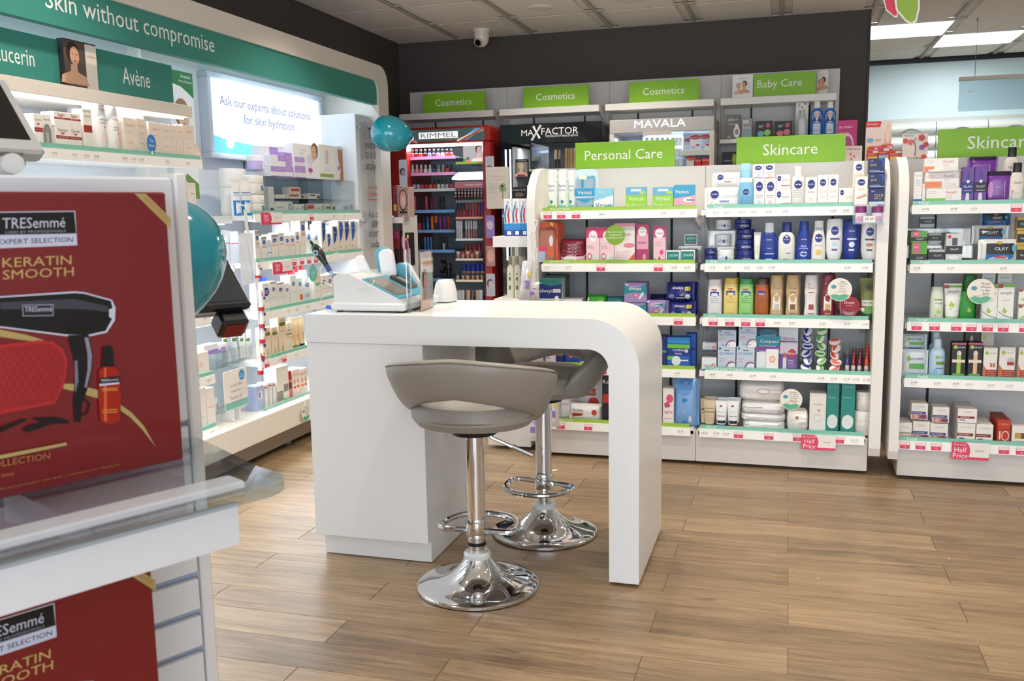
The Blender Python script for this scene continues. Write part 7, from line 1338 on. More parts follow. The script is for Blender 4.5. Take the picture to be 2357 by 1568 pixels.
for i, (px, a, bb) in enumerate(py):
    q0, q1 = at_x(px, a-22, -2.485), at_x(px+6, bb, -2.465); hh = q0.z-q1.z; wv = .0155
    q = thing('cream_tube', 'white tube with a red cap on the clip strip, %s from the top' % ORD[i], 'tube', q1, PI/2, 'tubes on the clip strip'); dx = (q0.y-q1.y)
    MB().loft([[(x+dx*f, y, z) for x, y, z in sell(wv*a_, .012*b_, 2.2, 14, 0, 0, hh*f)] for f, a_, b_ in ((.18, .8, 1), (.5, .95, .8), (.9, 1.05, .2), (1, 1.1, .1))], M('f4f1ee', .35)).build('body', q)
    MB().loft([[(x, y, z) for x, y, z in sell(wv*1.0, .0135, 2.4, 14, 0, 0, hh*f)] for f in (0, .18)], M('c8302f', .3)).build('cap', q)
    b = MB(); b.box(dx*.6-.005, dx*.6+.011, -.0115, -.0105, hh*.55, hh*.68, M('3a3f8f', .4)); b.box(dx*.8-.012, dx*.8-.006, -.0075, -.0065, hh*.72, hh*.9, M('d8453f', .4)); b.box(dx*.3-.008, dx*.3+.008, -.0125, -.0115, hh*.24, hh*.28, M('e0805a', .4)); b.build('printed_label', q)
# ================================================================== end cap of the Personal Care gondola, with toothpaste and bottles
EB = (-1.36, 4.77, 0)
EC = thing('end_cap_unit', 'white end shelves with toothpaste, on the rounded end of the gondola', 'shelving unit', EB); es = lambda o_: sub(o_, EB)
es(MB().box(-1.262, -1.2425, 4.53, 5.0, .12, 1.38, M('e6e3de', .45)).build('back_panel', EC))
es(MB().cbox(-1.50, -1.263, 4.54, 5.0, .02, .17, M('dcd8d3', .4)).build('base', EC))
zt1, zt2 = at_y(1185, 544, 4.56).z, at_y(1180, 688, 4.56).z
for z in (zt1, zt2, zt2-.33):
    sh = es(MB().cbox(-1.455, -1.263, 4.545, 5.0, z-.055, z, M('eeece8', .4), .002).build('shelf', EC))
    MB().prism([(4.545, -1.455), (4.545, -1.49), (5.0, -1.49), (5.0, -1.455)], z-.05, z-.048, M('d9d2c8', .35), 'z')
    f = MB(); f.add([(-1.456, 4.55, z), (-1.456, 4.995, z), (-1.495, 4.995, z-.05), (-1.495, 4.55, z-.05)], [(0, 1, 2, 3)], M('a9a196', .35)); f.add([(-1.457, 4.55, z-.003), (-1.457, 4.995, z-.003), (-1.496, 4.995, z-.053), (-1.496, 4.55, z-.053)], [(3, 2, 1, 0)], M('a9a196', .35)); f.build('ticket_rail', sh).location = -Vector(EB)
shelf('y', 4.60, zt1+.0005, 'on the upper end shelf')
aq = [r(.0, .0, 1, .16, '1f3fa8'), r(.0, .16, 1, .34, '2f8fd8'), pg('2f7fc8', (.08, .36), (.02, .6), (.3, .84), (.44, .84), (.22, .6), (.3, .36)), pg('d8402f', (.5, .36), (.42, .55), (.66, .78), (.76, .76), (.64, .55), (.74, .36)), pg(W_, (.34, .36), (.3, .58), (.5, .8), (.58, .78), (.42, .56), (.48, .36)), r(.36, .03, .88, .13, 'e9eef6')]
for i, (a, b_) in enumerate(((1160, 1178), (1179, 1196), (1197, 1213))):
    t = prod('carton', a, b_, 458, 'upright blue striped toothpaste box, %s from the red stand' % ORD[i], 'eceeee', aq, d=.04, cat='toothpaste', name='toothpaste_box', group='toothpaste boxes')
    b = MB(); A = t.children[0].dimensions; v_, f_, _a = glyphs('Aquafresh'); hh = A.z
    b.add([(-A.x*.02+.30*A.x*(1-q) if False else -A.x*.22+A.x*.36*(q), -.0208, hh*.94-hh*.42*p) for p, q in v_], f_, M('24489a', .5)); b.build('lettering', t)
shelf('y', 4.60, zt2+.0005, 'on the lower end shelf')
for i, (a, b_, bk) in enumerate(((1165, 1181, 0), (1182, 1197, 0), (1198, 1213, 0), (1172, 1187, .07), (1188, 1203, .07))):
    prod('bottle', a, b_, 590 if not bk else 566, 'cream pump bottle with green print, %s in the %s row' % (ORD[i if not bk else i-3], 'rear' if bk else 'front'), 'e6e0cc', [r(.35, .2, .62, .3, '3f7a3a'), r(.35, .42, .62, .5, '3f7a3a'), r(.35, .56, .62, .6, '8a9a6a')], cap='8d866a', back=bk, where='on end shelf')
# clear sheet above the end panel, notice on the red stand
t = thing('acrylic_sheet', 'clear acrylic sheet standing up above the rounded end panel', 'display screen', (-1.2175, 4.63, 1.466))
MB().box(-.002, .002, -.17, .17, 0, .118, glassy('f2eeee', .25)).build('sheet', t)
b = MB()
for y in (-.12, .12): b.box(-.006, .006, y-.015, y+.015, 0, .012, CLEAR)
b.build('clip', t)
A, B = at_y(1118, 385, 6.335), at_y(1172, 480, 6.335)
t = thing('notice_card', 'cream notice with a green tree, on the upright of the red stand', 'notice', ((A.x+B.x)/2, 6.338, B.z)); w, h = (B.x-A.x)/2, A.z-B.z
MB().prism(rrect(-w, w, 0, h, .012), 0, .003, M('efe6da', .5), 'y').build('card', t)
b = MB(); tcx = M('9a9288', .6)
for z, s, x0, x1 in ((.90, 'Customer care', -.25, .35), (.76, 'Our pharmacy offers advice', -.7, .8), (.69, 'for you and your family', -.6, .75)): b.text(s, w*x0, h*z, w*x1, h*(z+.028), tcx, F_, True)
for i in range(7): b.box(-w*.82, -w*.05-(.1*w if i % 2 else 0), -.0008, -.0004, h*(.60-.035*i), h*(.607-.035*i), M('c9c0b4', .6))
b.box(w*.42, w*.5, -.0008, -.0003, h*.24, h*.45, M('8fae7a', .6))
for x, z, s in ((.3, .52, .2), (.52, .56, .2), (.62, .46, .17), (.36, .44, .16)): b.prism(circ(w*x, h*z, w*s, 14), -.001, -.0004, M('9dbf8a', .6), 'y')
b.text('Lloyds', w*.4, h*.03, w*.8, h*.06, tcx, F_, True) if False else None
b.build('printed_notice', t)
# gift stand beside the lit unit
GX0, GX1 = -2.615, -2.445; GB_ = ((GX0+GX1)/2, 5.83, 0)
GS = thing('gift_stand', 'narrow white stand of pink gift boxes between the lit unit and red stand', 'display stand', GB_); gs = lambda o_: sub(o_, GB_)
for x in (GX0, GX1-.006): gs(MB().box(x, x+.006, 5.70, 5.95, 0, 1.235, M('e2dcd6', .5)).build('side_panel', GS))
gs(MB().box(GX0, GX1, 5.944, 5.95, 0, 1.235, M('cfc8c2', .5)).build('back_panel', GS))
for z in (1.225, .90, .55): 
    sh = gs(MB().cbox(GX0+.006, GX1-.006, 5.69, 5.944, z-.04, z, M('efe9e6', .45)).build('shelf', GS)); MB().box(GX0+.006, GX1-.006, 5.687, 5.69, z-.016, z-.002, M('c99ab4', .45)).build('price_strip', sh).location = -Vector(GB_)
shelf('y', 5.72, 1.226, 'on top of the gift stand')
prod('carton', 914, 941, 431, 'striped gift box with an oval picture', 'c9a89a', [r(.06+.11*i, .02, .1+.11*i, .98, '6a4a44') for i in range(8)]+[o(.14, .2, .86, .92, '2a1f22'), o(.2, .26, .8, .88, 'd99a90'), o(.36, .36, .64, .7, 'e6c4b8'), r(.2, .12, .8, .2, '1a1518')], d=.09, cat='gift box', name='gift_box'); prod('carton', 904, 913, 427, 'dark rose gift box seen edge on', '8a2f4a', [r(.1, .2, .9, .4, 'd9b83a')], d=.09, cat='gift box', name='gift_box', back=.01)
shelf('y', 5.72, .9005, 'in the gift stand')
prod('carton', 922, 942, 536, 'black gift box with a pink heart', '1d1418', [o(.1, .5, .6, .95, 'e0709a'), o(.3, .1, .95, .85, 'e87aa4'), o(.38, .18, .87, .78, '5a3a58'), o(.5, .2, .8, .5, '9a8fc0'), o(.75, .82, .95, .95, 'e6d83a')], d=.09, cat='gift box', name='gift_box'); prod('carton', 905, 920, 533, 'dark red gift box with a window', '7d2630', [r(.2, .1, .9, .5, '2a1c22'), r(.0, .8, 1, 1, 'b03a6a')], d=.09, cat='gift box', name='gift_box')
# ---- wire strip of foil packets on the gondola end
c = at_y(1232, 522, 4.395); t = thing('wire_strip', 'white wire hook strip hanging at the end of the Personal Care shelves', 'clip strip', c)
zb0 = at_y(1240, 985, 4.395).z-c.z
MB().tube([(-.004, 0, -.01)]+[(.012*math.cos(a)+.0, 0, .02+.014*math.sin(a)) for a in (PI*1.1, PI*.75, PI*.5, PI*.2, 0)]+[(.004, .0, .004), (.0, 0, -.02)]+[(-.006, .0, -.03), (.0, .0, -.045)], .003, M('f4f4f2', .3), 8).build('hook', t)
MB().tube([(-.008, 0, -.04), (-.01, 0, -.3), (-.01, 0, zb0)], .0018, M('f0f0ee', .3), 6).build('wire', t); MB().tube([(.0, 0, -.045), (.012, 0, -.3), (.02, 0, zb0)], .0018, M('f0f0ee', .3), 6).build('wire', t)
for i, z in enumerate((-.11, -.2, -.29, -.39)): MB().tube([(-.012, -.004, z), (-.002, -.012, z+.008), (.012, -.004, z)], .0016, M('f0f0ee', .3), 6).build('cross_clip', t)
for i, (a, b_, y0_, y1_, rz) in enumerate(((1203, 1230, 600, 690, .5), (1214, 1240, 650, 692, .3), (1178, 1214, 790, 835, -.3), (1219, 1249, 785, 838, .2), (1256, 1281, 785, 842, -.2), (1266, 1287, 905, 985, .1), (1217, 1246, 945, 1016, 0))):
    A, B = at_y(a, y0_, 4.37), at_y(b_, y1_, 4.37); hh = A.z-B.z; ww = B.x-A.x
    q = thing('foil_packet', 'silver white foil packet on the wire strip, %s from the top' % ORD[i], 'packet', ((A.x+B.x)/2, 4.365+.02*(i % 2), B.z), rz*.5, 'foil packets on the wire strip'); cr = random.Random(i); R_ = []
    for k in range(9):
        f = k/8; R_.append([(x+cr.uniform(-.002, .002)+(.02*(1-f) if i == 0 else 0)*-1, y+cr.uniform(-.002, .002), hh*f) for x, y, z in sell(ww/2*(.92+.08*abs(2*f-1)), .018*(1-abs(2*f-1)**4)+.001, 2, 14)])
    MB().loft(R_, M('e2e0e4', .25, .25)).build('body', q)
    b = MB(); b.box(-ww*.3, ww*.1, -.0195, -.0185, hh*.3, hh*.5, M('8f7ab8', .4)); b.box(-ww*.1, ww*.25, -.0197, -.0187, hh*.6, hh*.7, M('e6c83a' if i in (0, 5) else 'b0a0cc', .4)); b.build('printed_label', q)
# ================================================================== nail promotion behind the gondolas
b0 = thing('floor_stand', 'white card floor stand of nail goods behind the two gondolas', 'display stand', (.46, 5.3, 0))
MB().cbox(-.26, .26, -.13, .13, 0, 1.46, M('efe9e4', .5), .003).build('body', b0); MB().cbox(-.27, .27, -.14, .14, 1.46, 1.475, M('f1ece7', .5), .002).build('tray', b0)
def card3(label, px0, px1, py0, Y, draw, col, zb=1.4755): return pcard(label, px0, px1, py0, Y, zb, draw, col)
def dm(b, w, h):
    b.text('GEL FINISH', -w*.85, h*.78, w*.5, h*.9, M('f0d9e4', .5), F_, True); b.text('TOP COAT', -w*.85, h*.68, w*.1, h*.74, M('e0b4cc', .5), F_, True)
    b.prism(circ(w*.1, h*.36, w*.62, 18, h*.34), -.0006, 0, M('e9b4cc', .5), 'y'); b.prism(circ(w*.08, h*.34, w*.5, 18, h*.29), -.0012, -.0004, M('a8246a', .4), 'y'); b.box(-w*.3, w*.6, -.0014, -.0006, 0, h*.14, M('eac4b0', .5))
card3('magenta card of a painted nail behind the Skincare sign', 1927, 1973, 277, 5.24, dm, 'b8236f')
def dw(b, w, h):
    b.text('MAVALA', -w*.7, h*.72, w*.8, h*.9, M('b04a52', .5), F_, True)
    for x, z in ((-.3, .5), (.1, .35), (-.2, .2)): b.prism(circ(w*x, h*z, w*.12, 8), -.0008, 0, M('d9525a', .5), 'y')
card3('small cream card with red flowers before the magenta card', 1944, 1984, 336, 5.2, dw, 'f3e0da')
def dn(b, w, h):
    b.prism([(-w, h*.86), (w*.1, h*.86), (w*.2, h), (-w, h)], -.0006, 0, M('d8352a', .5), 'y'); b.text('MAVALA', -w*.9, h*.90, -w*.05, h*.96, LETTER, F_, True)
    b.prism([(w*.4, 0), (w*.95, 0), (w*.95, h*.7), (w*.7, h*.93), (w*.45, h*.7)], -.0006, 0, M('e9b79a', .5), 'y'); b.prism(circ(w*.7, h*.66, w*.2, 14, h*.2), -.001, -.0004, M('f3d6c9', .4), 'y')
    for z, c in ((.54, '7fb4d0'), (.34, 'e6c83a'), (.16, 'a07ac0')): b.prism(circ(-w*.65, h*z, w*.28, 12, h*.06), -.0008, 0, M(c, .5), 'y'); b.box(-w*.25, w*.2, -.0008, -.0003, h*(z-.02), h*(z+.03), M('dcb8a4', .5))
card3('cream nail poster with a red corner at the end of the dark wall', 1993, 2053, 279, 5.3, dn, 'f0e0d4')
def dg(b, w, h):
    for x, z, c, s in ((-.75, .75, 'e0604a', .2), (-.35, .7, 'e8707a', .22), (.5, .85, 'd9504a', .25), (.85, .6, 'd8585a', .2), (.55, .5, '9a6ab0', .22), (.7, .15, 'e0606a', .2)):
        for k in range(5): b.prism(circ(w*x+w*s*.6*math.cos(k*1.257), h*z+w*s*.6*math.sin(k*1.257), w*s*.55, 9), -.0006-.0001*k, 0, M(c, .5), 'y')
    b.text('MAVALA', -w*.85, h*.9, -w*.1, h*.97, M('5a4a4a', .5), F_, True); b.text('Garden', -w*.55, h*.03, w*.5, h*.2, M('3a3232', .5), F_, True)
    b.tube([(0, -.002, h*.2), (w*.05, -.002, h*.45), (0, -.002, h*.6), (-w*.15, -.002, h*.75), (w*.1, -.002, h*.85)], .0016, M('3a3232', .5), 5)
card3('white card with red and violet flowers before the drawers', 2077, 2136, 308, 5.3, dg, 'f3e9e6')
shelf('y', 5.2, 1.4755, 'on the nail floor stand')
for i, (a, b_, y) in enumerate(((1995, 2022, 345), (2020, 2047, 339), (2046, 2076, 346), (1999, 2026, 337), (2028, 2054, 333))):
    prod('carton', a, b_, y, 'small red and blue nail pack, %s of five' % ORD[i], 'd8342a', [r(.1, .0, .9, .45, '9fc4d4' if i % 2 else 'e6c23a'), r(.5, .74, .95, .92, 'f0e6e0'), tx(.1, .55, .7, .7, 'f4d9d4', 'MAVALA')], d=.012, back=.0 if i < 3 else .035, cat='card pack', name='card_pack', group='small red nail packs')
# ================================================================== dispensary
DR = thing('drawer_unit', 'pale grey wall of curved dispensary drawers', 'drawers', (1.5, 9.3, 0)); DC = M('bfc4bd', .35)
MB().box(-.66, 1.3, .0, .045, 0, 2.03, M('a9aea8', .5)).build('carcass', DR)
for j in range(4):
    for i in range(10):
        x0 = -.65+.425*j; zt = 2.0-.13*i
        prof = [(0, zt)]+[(-.055*math.sin(PI*k/6)**.7-.004, zt-.122*k/6) for k in range(7)]+[(0, zt-.122)]
        d = MB().prism(prof, x0, x0+.418, DC, 'x', True).build('drawer', DR)
        if i < 4: MB().tube([(x0+.11+.2*k/8, -.066, zt-.10+.034*math.sin(PI*k/8)) for k in range(9)], .004, M('8f958e', .4), 6).build('handle', d)
sg = thing('prescriptions_sign', 'clear hanging sign for prescriptions with faint white letters', 'hanging sign', (1.9, 7.5, ZC))
z1 = 2.13-ZC; xs = 1.16-1.9
MB().cbox(xs, .75, -.012, .012, z1-.0, z1+.03, M('d8cdc4', .4)).build('top_rail', sg); pn = MB().box(xs+.01, .74, -.003, .003, z1-.215, z1, glassy('dfe9ee', .2)).build('acrylic_panel', sg)
b = MB().text('Prescriptions', xs+.14, z1-.16, .62, z1-.05, M('d4cfca', .5, alpha=.75), lambda x, z: (x, -.0042, z), True); b.box(xs+.07, xs+.10, -.0042, -.0036, z1-.085, z1-.072, M('ffffff', .4)); b.build('lettering', pn)
for x in (xs+.11, .6): MB().tube([(x, 0, z1+.03), (x, 0, -.01)], .0022, M('8a8a8a', .3, .8), 6).build('wire', sg); MB().lathe([(.008, -.03), (.008, 0)], STEEL, 10, (x, 0)).build('ceiling_fixing', sg)
p = at_y(2085, 10, 3.3); hs = thing('hanging_mobile', 'red and green hanging promotion board at the top edge of the picture', 'hanging sign', (p.x, 3.3, ZC))
Q = lambda px, py: (at_y(px, py, 3.3).x-p.x, at_y(px, py, 3.3).z-ZC)
for pts, c, yy, nm in (([(2020, -60), (2060, -60), (2068, 20), (2067, 38), (2060, 38), (2040, 22)], 'd4364a', .012, 'red_board'), ([(2046, -90), (2118, -90), (2117, 20), (2110, 50), (2100, 57), (2085, 50), (2062, 24)], '8fae2f', 0, 'green_board')):
    P = [Q(*q) for q in pts]; cxm = sum(q[0] for q in P)/len(P); czm = sum(q[1] for q in P)/len(P)
    MB().prism([(x, z) for x, z in P], yy, yy+.003, M('efe6dc', .5), 'y').build(nm, hs); MB().prism([(cxm+(x-cxm)*.84, czm+(z-czm)*.9) for x, z in P], yy-.001, yy, M(c, .5), 'y').build(nm+'_print', hs)
z_ = Q(2080, -90)[1]; MB().tube([(0, .003, z_), (0, .003, -.006)], .0012, M('c9c9c9', .4), 5).build('cord', hs)
MB().tube([(-.02, .008, z_-.01), (0, .004, z_+.05)], .0012, M('c9c9c9', .4), 5).build('cord', hs)
# ================================================================== skin scanner and leaflets on the counter
DW = M('e6e7e8', .3, coat=.3); DT = M('5aa9c2', .35)
SB = (-1.44, 3.15, .9); sc_ = thing('skin_scanner', 'white and teal skin analysis machine on the counter', 'skin scanner', SB); ss = lambda o_: sub(o_, SB)
ss(MB().cbox(-1.578, -1.288, 2.99, 3.33, .906, .935, DW, .006).build('base', sc_))
f = MB()
for x in (-1.55, -1.31):
    for y in (3.01, 3.3): f.lathe([(.012, .9006), (.012, .907)], BLACK, 10, (x, y))
ss(f.build('rubber_foot', sc_))
top = [(-1.570, .935), (-1.570, 1.028), (-1.56, 1.034), (-1.512, 1.036), (-1.468, 1.018), (-1.315, .944), (-1.30, .935)]
ss(MB().prism(top, 3.005, 3.315, DW, 'y').build('housing', sc_))
def slope(u, y, e=0):   # u along the sloping console
    return (-1.465+.145*u+.35*e*.5, y, 1.0165-.070*u+e)
def onslope(b, u0, u1, y0, y1, e0, e1, m):
    b.loft([[slope(u0, y0, e), slope(u1, y0, e), slope(u1, y1, e), slope(u0, y1, e)] for e in (e0, e1)], m, False)
b = MB(); onslope(b, .02, 1.0, 3.02, 3.3, -.002, .004, DT); ss(b.build('teal_console', sc_))
b = MB(); onslope(b, .08, .88, 3.035, 3.17, .0035, .006, M('867a6e', .15)); ss(b.build('screen', sc_))
b = MB(); onslope(b, .2, .75, 3.2, 3.27, .003, .017, M('4a443e', .3)); onslope(b, .32, .62, 3.215, 3.255, .017, .0175, M('8f877c', .3)); ss(b.build('sensor_module', sc_))
def plate(cx, cy, cz, w, h, lean, m, nm, yaw=0):
    Rm = Matrix.Translation((cx, cy, cz)) @ Matrix.Rotation(yaw, 4, 'Z') @ Matrix.Rotation(lean, 4, 'Y')
    P = rrect(-w/2, w/2, 0, h, w*.46, 8)
    b = MB().loft([[tuple(Rm @ Vector((x*k, d, h/2+(z-h/2)*k))) for x, z in P] for d, k in ((-.014, .9), (-.008, 1), (.008, 1), (.014, .9))], m); return ss(b.build(nm, sc_))
plate(-1.452, 3.24, 1.0, .058, .118, -.12, DW, 'cradle_plate', .2); plate(-1.497, 3.16, 1.0, .036, .105, -.42, DW, 'probe_plate', .2)
plate(-1.470, 3.265, 1.0, .062, .124, -.18, DT, 'teal_back_plate', .2); plate(-1.372, 3.285, .95, .045, .125, -.52, DT, 'teal_side_plate', .1); plate(-1.364, 3.303, .945, .06, .13, -.52, DW, 'side_plate', .1)
b = MB().loft([[tuple((-1.292+x*k, 3.41+y*k, z)) for x, y, _ in sell(.04, .06, 3, 16)] for z, k in ((.904, 1), (.93, 1), (.975, .8), (.988, .6))], DW); o_ = b.build('printer_pod', sc_); ss(o_)
MB().tube([(0, 0, 0), (0, 0, .001)], .001, DW) if False else None
ss(MB().tube([at_y(787, 640, 3.05), at_y(800, 655, 3.03), at_y(825, 664, 3.0), at_y(850, 660, 3.0), at_y(862, 648, 3.05), at_y(850, 636, 3.15)], .0022, M('e4e2dc', .4), 6).build('cable', sc_))
ss(MB().tube([at_y(765, 660, 3.2), at_y(742, 648, 3.2), at_y(738, 620, 3.2), at_y(750, 595, 3.2), at_y(775, 582, 3.2), at_y(795, 592, 3.2)], .0022, M('e4e2dc', .4), 6).build('cable', sc_))
ss(MB().tube([at_y(772, 672, 3.2), at_y(745, 680, 3.25), at_y(728, 705, 3.28), (-1.56, 3.25, .904)], .0018, M('e4e2dc', .4), 6).build('cable', sc_))
# probe
pv = [at_y(x, y, 3.02) for x, y in ((716, 557), (724, 568), (740, 592), (752, 612), (760, 625), (768, 635), (790, 651))]
pb = thing('skin_probe', 'black handheld skin probe with a blue collar, leaning in the scanner', 'skin probe', pv[-1])
def seg(pts, rad, m, nm): o_ = MB().tube([Vector(q)-pv[-1] for q in pts], rad, m, 14).build(nm, pb); return o_
L_ = lambda i, j, f: pv[i]+(pv[j]-pv[i])*f
seg([L_(0, 1, -.15), pv[1]], [.005, .006], M('1c1a19', .4), 'tip')
seg([L_(0, 1, .7), L_(1, 2, .2), L_(1, 2, .6), pv[2], L_(2, 3, .5), pv[3]], [.010, .017, .019, .016, .011, .0095], M('1b1917', .3, coat=.4), 'head')
seg([pv[3], L_(3, 4, 1.0)], [.0095, .0095], M('34508f', .4), 'blue_collar'); seg([pv[4], pv[5]], [.0075, .0075], M('a9bcd4', .2), 'clear_sleeve')
seg([pv[5], L_(5, 6, .35), L_(5, 6, .7), pv[6]], [.009, .008, .006, .003], M('3a4878', .35), 'strain_relief')
b = MB(); q = (L_(1, 2, .55)-pv[-1]); b.box(q.x-.008, q.x+.008, q.y-.0215, q.y-.019, q.z-.010, q.z+.008, M('b9d4e4', .3)); b.prism(circ(q.x, q.z-.001, .005, 12), q.y-.022, q.y-.0212, M('2a3a5a', .3), 'y'); b.build('button_plate', pb)
# leaflet holder
lh = thing('leaflet_holder', 'slim clear stand with a face leaflet on the counter beside the scanner', 'leaflet holder', (-1.252, 3.128, .9), PI/2+.1); w, h = .078, .215
MB().box(-w, w, 0, .002, 0, h, CLEAR).build('front_plate', lh); MB().box(-w, w, .008, .010, 0, h, CLEAR).build('rear_plate', lh); MB().prism([(0, 0), (.07, 0), (.07, .003), (0, .004)], -w, w, CLEAR, 'x').build('foot_plate', lh)
b = MB().box(-w+.004, w-.004, .003, .006, .004, h*.70, M('c9c6c4', .5)); b.box(-w+.01, w-.01, .0035, .006, h*.70, h*.98, M('ebe6de', .5)); b.box(-w*.6, w*.8, .0025, .0035, h*.72, h*.82, M('e07a86', .5))
for k in range(5): b.box(w*.2, w*(.85-.1*(k % 2)), .0024, .003, h*(.47-.035*k), h*(.478-.035*k), M('9aa4ac', .5))
portrait(b, -w*.35, h*.02, h*.64, lambda x, z, d: (x, .0024-d, z), 'dba48a', '2e2624'); b.build('leaflet', lh)
l2 = thing('leaflet_holder', 'empty clear stand at the counter edge in front of the face leaflet', 'leaflet holder', (-1.281, 3.022, .9), PI/2+.15)
MB().box(-.03, .03, 0, .003, 0, .225, glassy('f4fbff', .22)).build('front_plate', l2); MB().box(-.03, .03, 0, .05, 0, .003, CLEAR).build('foot_plate', l2)
t = thing('ballpoint_pen', 'bright blue pen at the far corner of the counter', 'pen', (-1.63, 3.08, .9))
MB().tube([(0, 0, .007), (.025, -.01, .007), (.05, -.02, .006)], [.006, .006, .003], M('1f55d8', .3), 10).build('barrel', t); MB().tube([(-.012, .005, .009), (0, 0, .008)], [.007, .006], M('2a62e0', .3), 10).build('cap', t)
t = thing('paper_slip', 'pink and white paper slip behind the blue pen', 'paper', (-1.61, 3.26, .9), .3); MB().box(-.05, .05, -.03, .03, .0005, .004, M('f0f0ee', .6)).build('sheets', t); MB().box(-.05, .04, -.02, .005, .004, .006, M('e0507a', .5)).build('pink_card', t)
t = thing('paper_scrap', 'small white paper scrap on the floor near the far stool', 'paper', at_z(1276, 1083, .0)+Vector((0, 0, .0005)), .4); MB().prism([(-.02, -.012), (.022, -.006), (.004, .014)], 0, .0012, M('f4f2ec', .7), 'z').build('sheet', t)
for i, (px, py) in enumerate(((714, 1386), (2185, 1286), (1883, 1332))):
    t = thing('paper_fleck', ['tiny white paper fleck on the floor before the counter', 'tiny white paper fleck on the open floor, farther from the counter', 'tiny white paper fleck on the open floor, nearer the counter'][i], 'paper', at_z(px, py, 0)+Vector((0, 0, .0004)), .5*i); MB().prism([(-.004, -.0015), (.004, -.001), (.003, .002), (-.003, .0015)], 0, .0008, M('f6f4f0', .7), 'z').build('sheet', t)
# ================================================================== slatwall stand with gift sets, close to the camera
PH = math.atan2(.894, .448); A0_ = Vector((-.969, 1.3143, 0)); dv_, nv_ = Vector((math.cos(PH), math.sin(PH), 0)), Vector((math.sin(PH), -math.cos(PH), 0))
def onp(px, py, off):
    d = ray(px, py); P0 = A0_+nv_*off; q = CP+d*((P0-CP).dot(nv_)/d.dot(nv_)); return (q-A0_).dot(dv_), q.z
SWM = M('e1e2e6', .4); FU = thing('slatwall_stand', 'white slatwall stand at the picture edge holding two red gift sets', 'display stand', A0_, PH)
MB().cbox(-.85, -.001, .0, .02, .905, 1.315, SWM, .004).build('upper_panel', FU)
sl = MB().prism([(0, 0), (0, .0545), (.012, .0545), (.012, .048), (.016, .048), (.016, .006), (.012, .006), (.012, 0)], -.85, -.004, SWM, 'x').build('slat', FU)
for k in range(13):
    o_ = sl if k == 0 else link(sl.copy(), FU); o_.location.z = .897-.0545-.068*k
MB().box(-.85, 0, .016, .022, .02, .91, M('b9c4dc', .45)).build('groove_backing', FU)
MB().cbox(-.001, .02, -.006, .125, .02, 1.322, M('e4e3e3', .4), .003).build('end_post', FU)
MB().cbox(-.9, .0, .10, .125, .02, 1.315, SWM, .004).build('rear_panel', FU); MB().box(-.9, 0, .02, .10, 1.29, 1.314, SWM).build('top_panel', FU); MB().cbox(-.9, 0, -.34, .12, 0, .05, SWM, .003).build('plinth', FU)
zs = .878
P = [(.006, .0), (-.028, -.26)]+[(-.085+.06*math.cos(a), -.305+.06*math.sin(a)) for a in (-.1, -.4, -.75, -1.1, -1.45)]+[(-.85, -.366), (-.85, 0)]
sh = MB().prism(P, zs-.014, zs, glassy('eef6fa', .3), 'z').build('acrylic_shelf', FU)
MB().box(-.85, -.115, -.345, -.335, zs-.075, zs-.016, M('d9dade', .35, alpha=.93)).build('ticket_holder', FU)
MB().prism([(-.0, zs-.015), (-.33, zs-.015), (-.33, zs-.03), (0, zs-.07)], -.30, -.295, SWM, 'x').build('bracket', FU)
MB().cbox(-.85, -.1, -.345, -.30, zs, zs+.012, M('dfe1e6', .25, alpha=.55), .003).build('front_lip', FU)  # translucent grey bar standing in for a reflection on the acrylic shelf
MB().cbox(-.85, -.01, -.34, 0, .275, .30, M('e1e2e6', .4)).build('lower_shelf', FU)
# the gift set: front plane at local y = -off
OFF = .13; sr, zt_ = onp(392, 444, OFF); sr2, zb_ = onp(412, 1060, OFF); sr = (sr+sr2)/2; BH = zt_-zs-.0005; BWD = .40
RB_ = M('6c0b12', .25, coat=.5); GOLD = M('a3905a', .4); GOLD2 = M('b59a5c', .45); SILV = M('b9bcd0', .35); BK = M('0d0c0e', .3)
gb_ = thing('gift_set', 'large red hair styling gift box on the clear shelf', 'gift box', A0_+dv_*sr+nv_*OFF+Vector((0, 0, zs+.0005)), PH)
MB().cbox(-BWD, 0, 0, .085, 0, BH, RB_, .0015).build('carton', gb_); MB().box(-BWD+.002, -.002, .003, .083, BH, BH+.001, M('9a1820', .25, coat=.6)).build('top_flap', gb_)
rel = lambda px, py: (onp(px, py, OFF)[0]-sr, onp(px, py, OFF)[1]-zs-.0005)
c5 = lambda x, y: rel(x/3.733, 380+y/3.733); c6 = lambda x, y: rel(x/3.564, 760+y/3.564)
pb_ = MB(); lvl = [0]
def poly(pts, m, cv=c5):
    lvl[0] += 1; e = -.0002-.00006*lvl[0]; Q_ = [cv(*q) for q in pts]; pb_.add([(max(x, -BWD+.001), e, z) for x, z in Q_], [tuple(range(len(Q_)))], m)
def quadtext(s, p00, p10, p01, m, cv=c5):
    """text from baseline start p00 to baseline end p10, height to p01"""
    lvl[0] += 1; e = -.0002-.00006*lvl[0]; a, b_, c_ = cv(*p00), cv(*p10), cv(*p01); v, f, _ = glyphs(s)
    pb_.add([(a[0]+(b_[0]-a[0])*u+(c_[0]-a[0])*w_, e, a[1]+(b_[1]-a[1])*u+(c_[1]-a[1])*w_) for u, w_ in v], f, m)
poly([(-250, 404), (645, 394), (664, 690), (-250, 725)], SILV); poly([(-243, 412), (636, 402), (655, 588), (-243, 606)], BK)
quadtext('TRESemmé', (20, 548), (560, 535), (20, 455), SILV); quadtext('USED BY PROFESSIONALS', (45, 592), (565, 576), (45, 568), M('8a8c9a', .4)); quadtext('EXPERT SELECTION', (-15, 684), (625, 660), (-15, 640), BK)
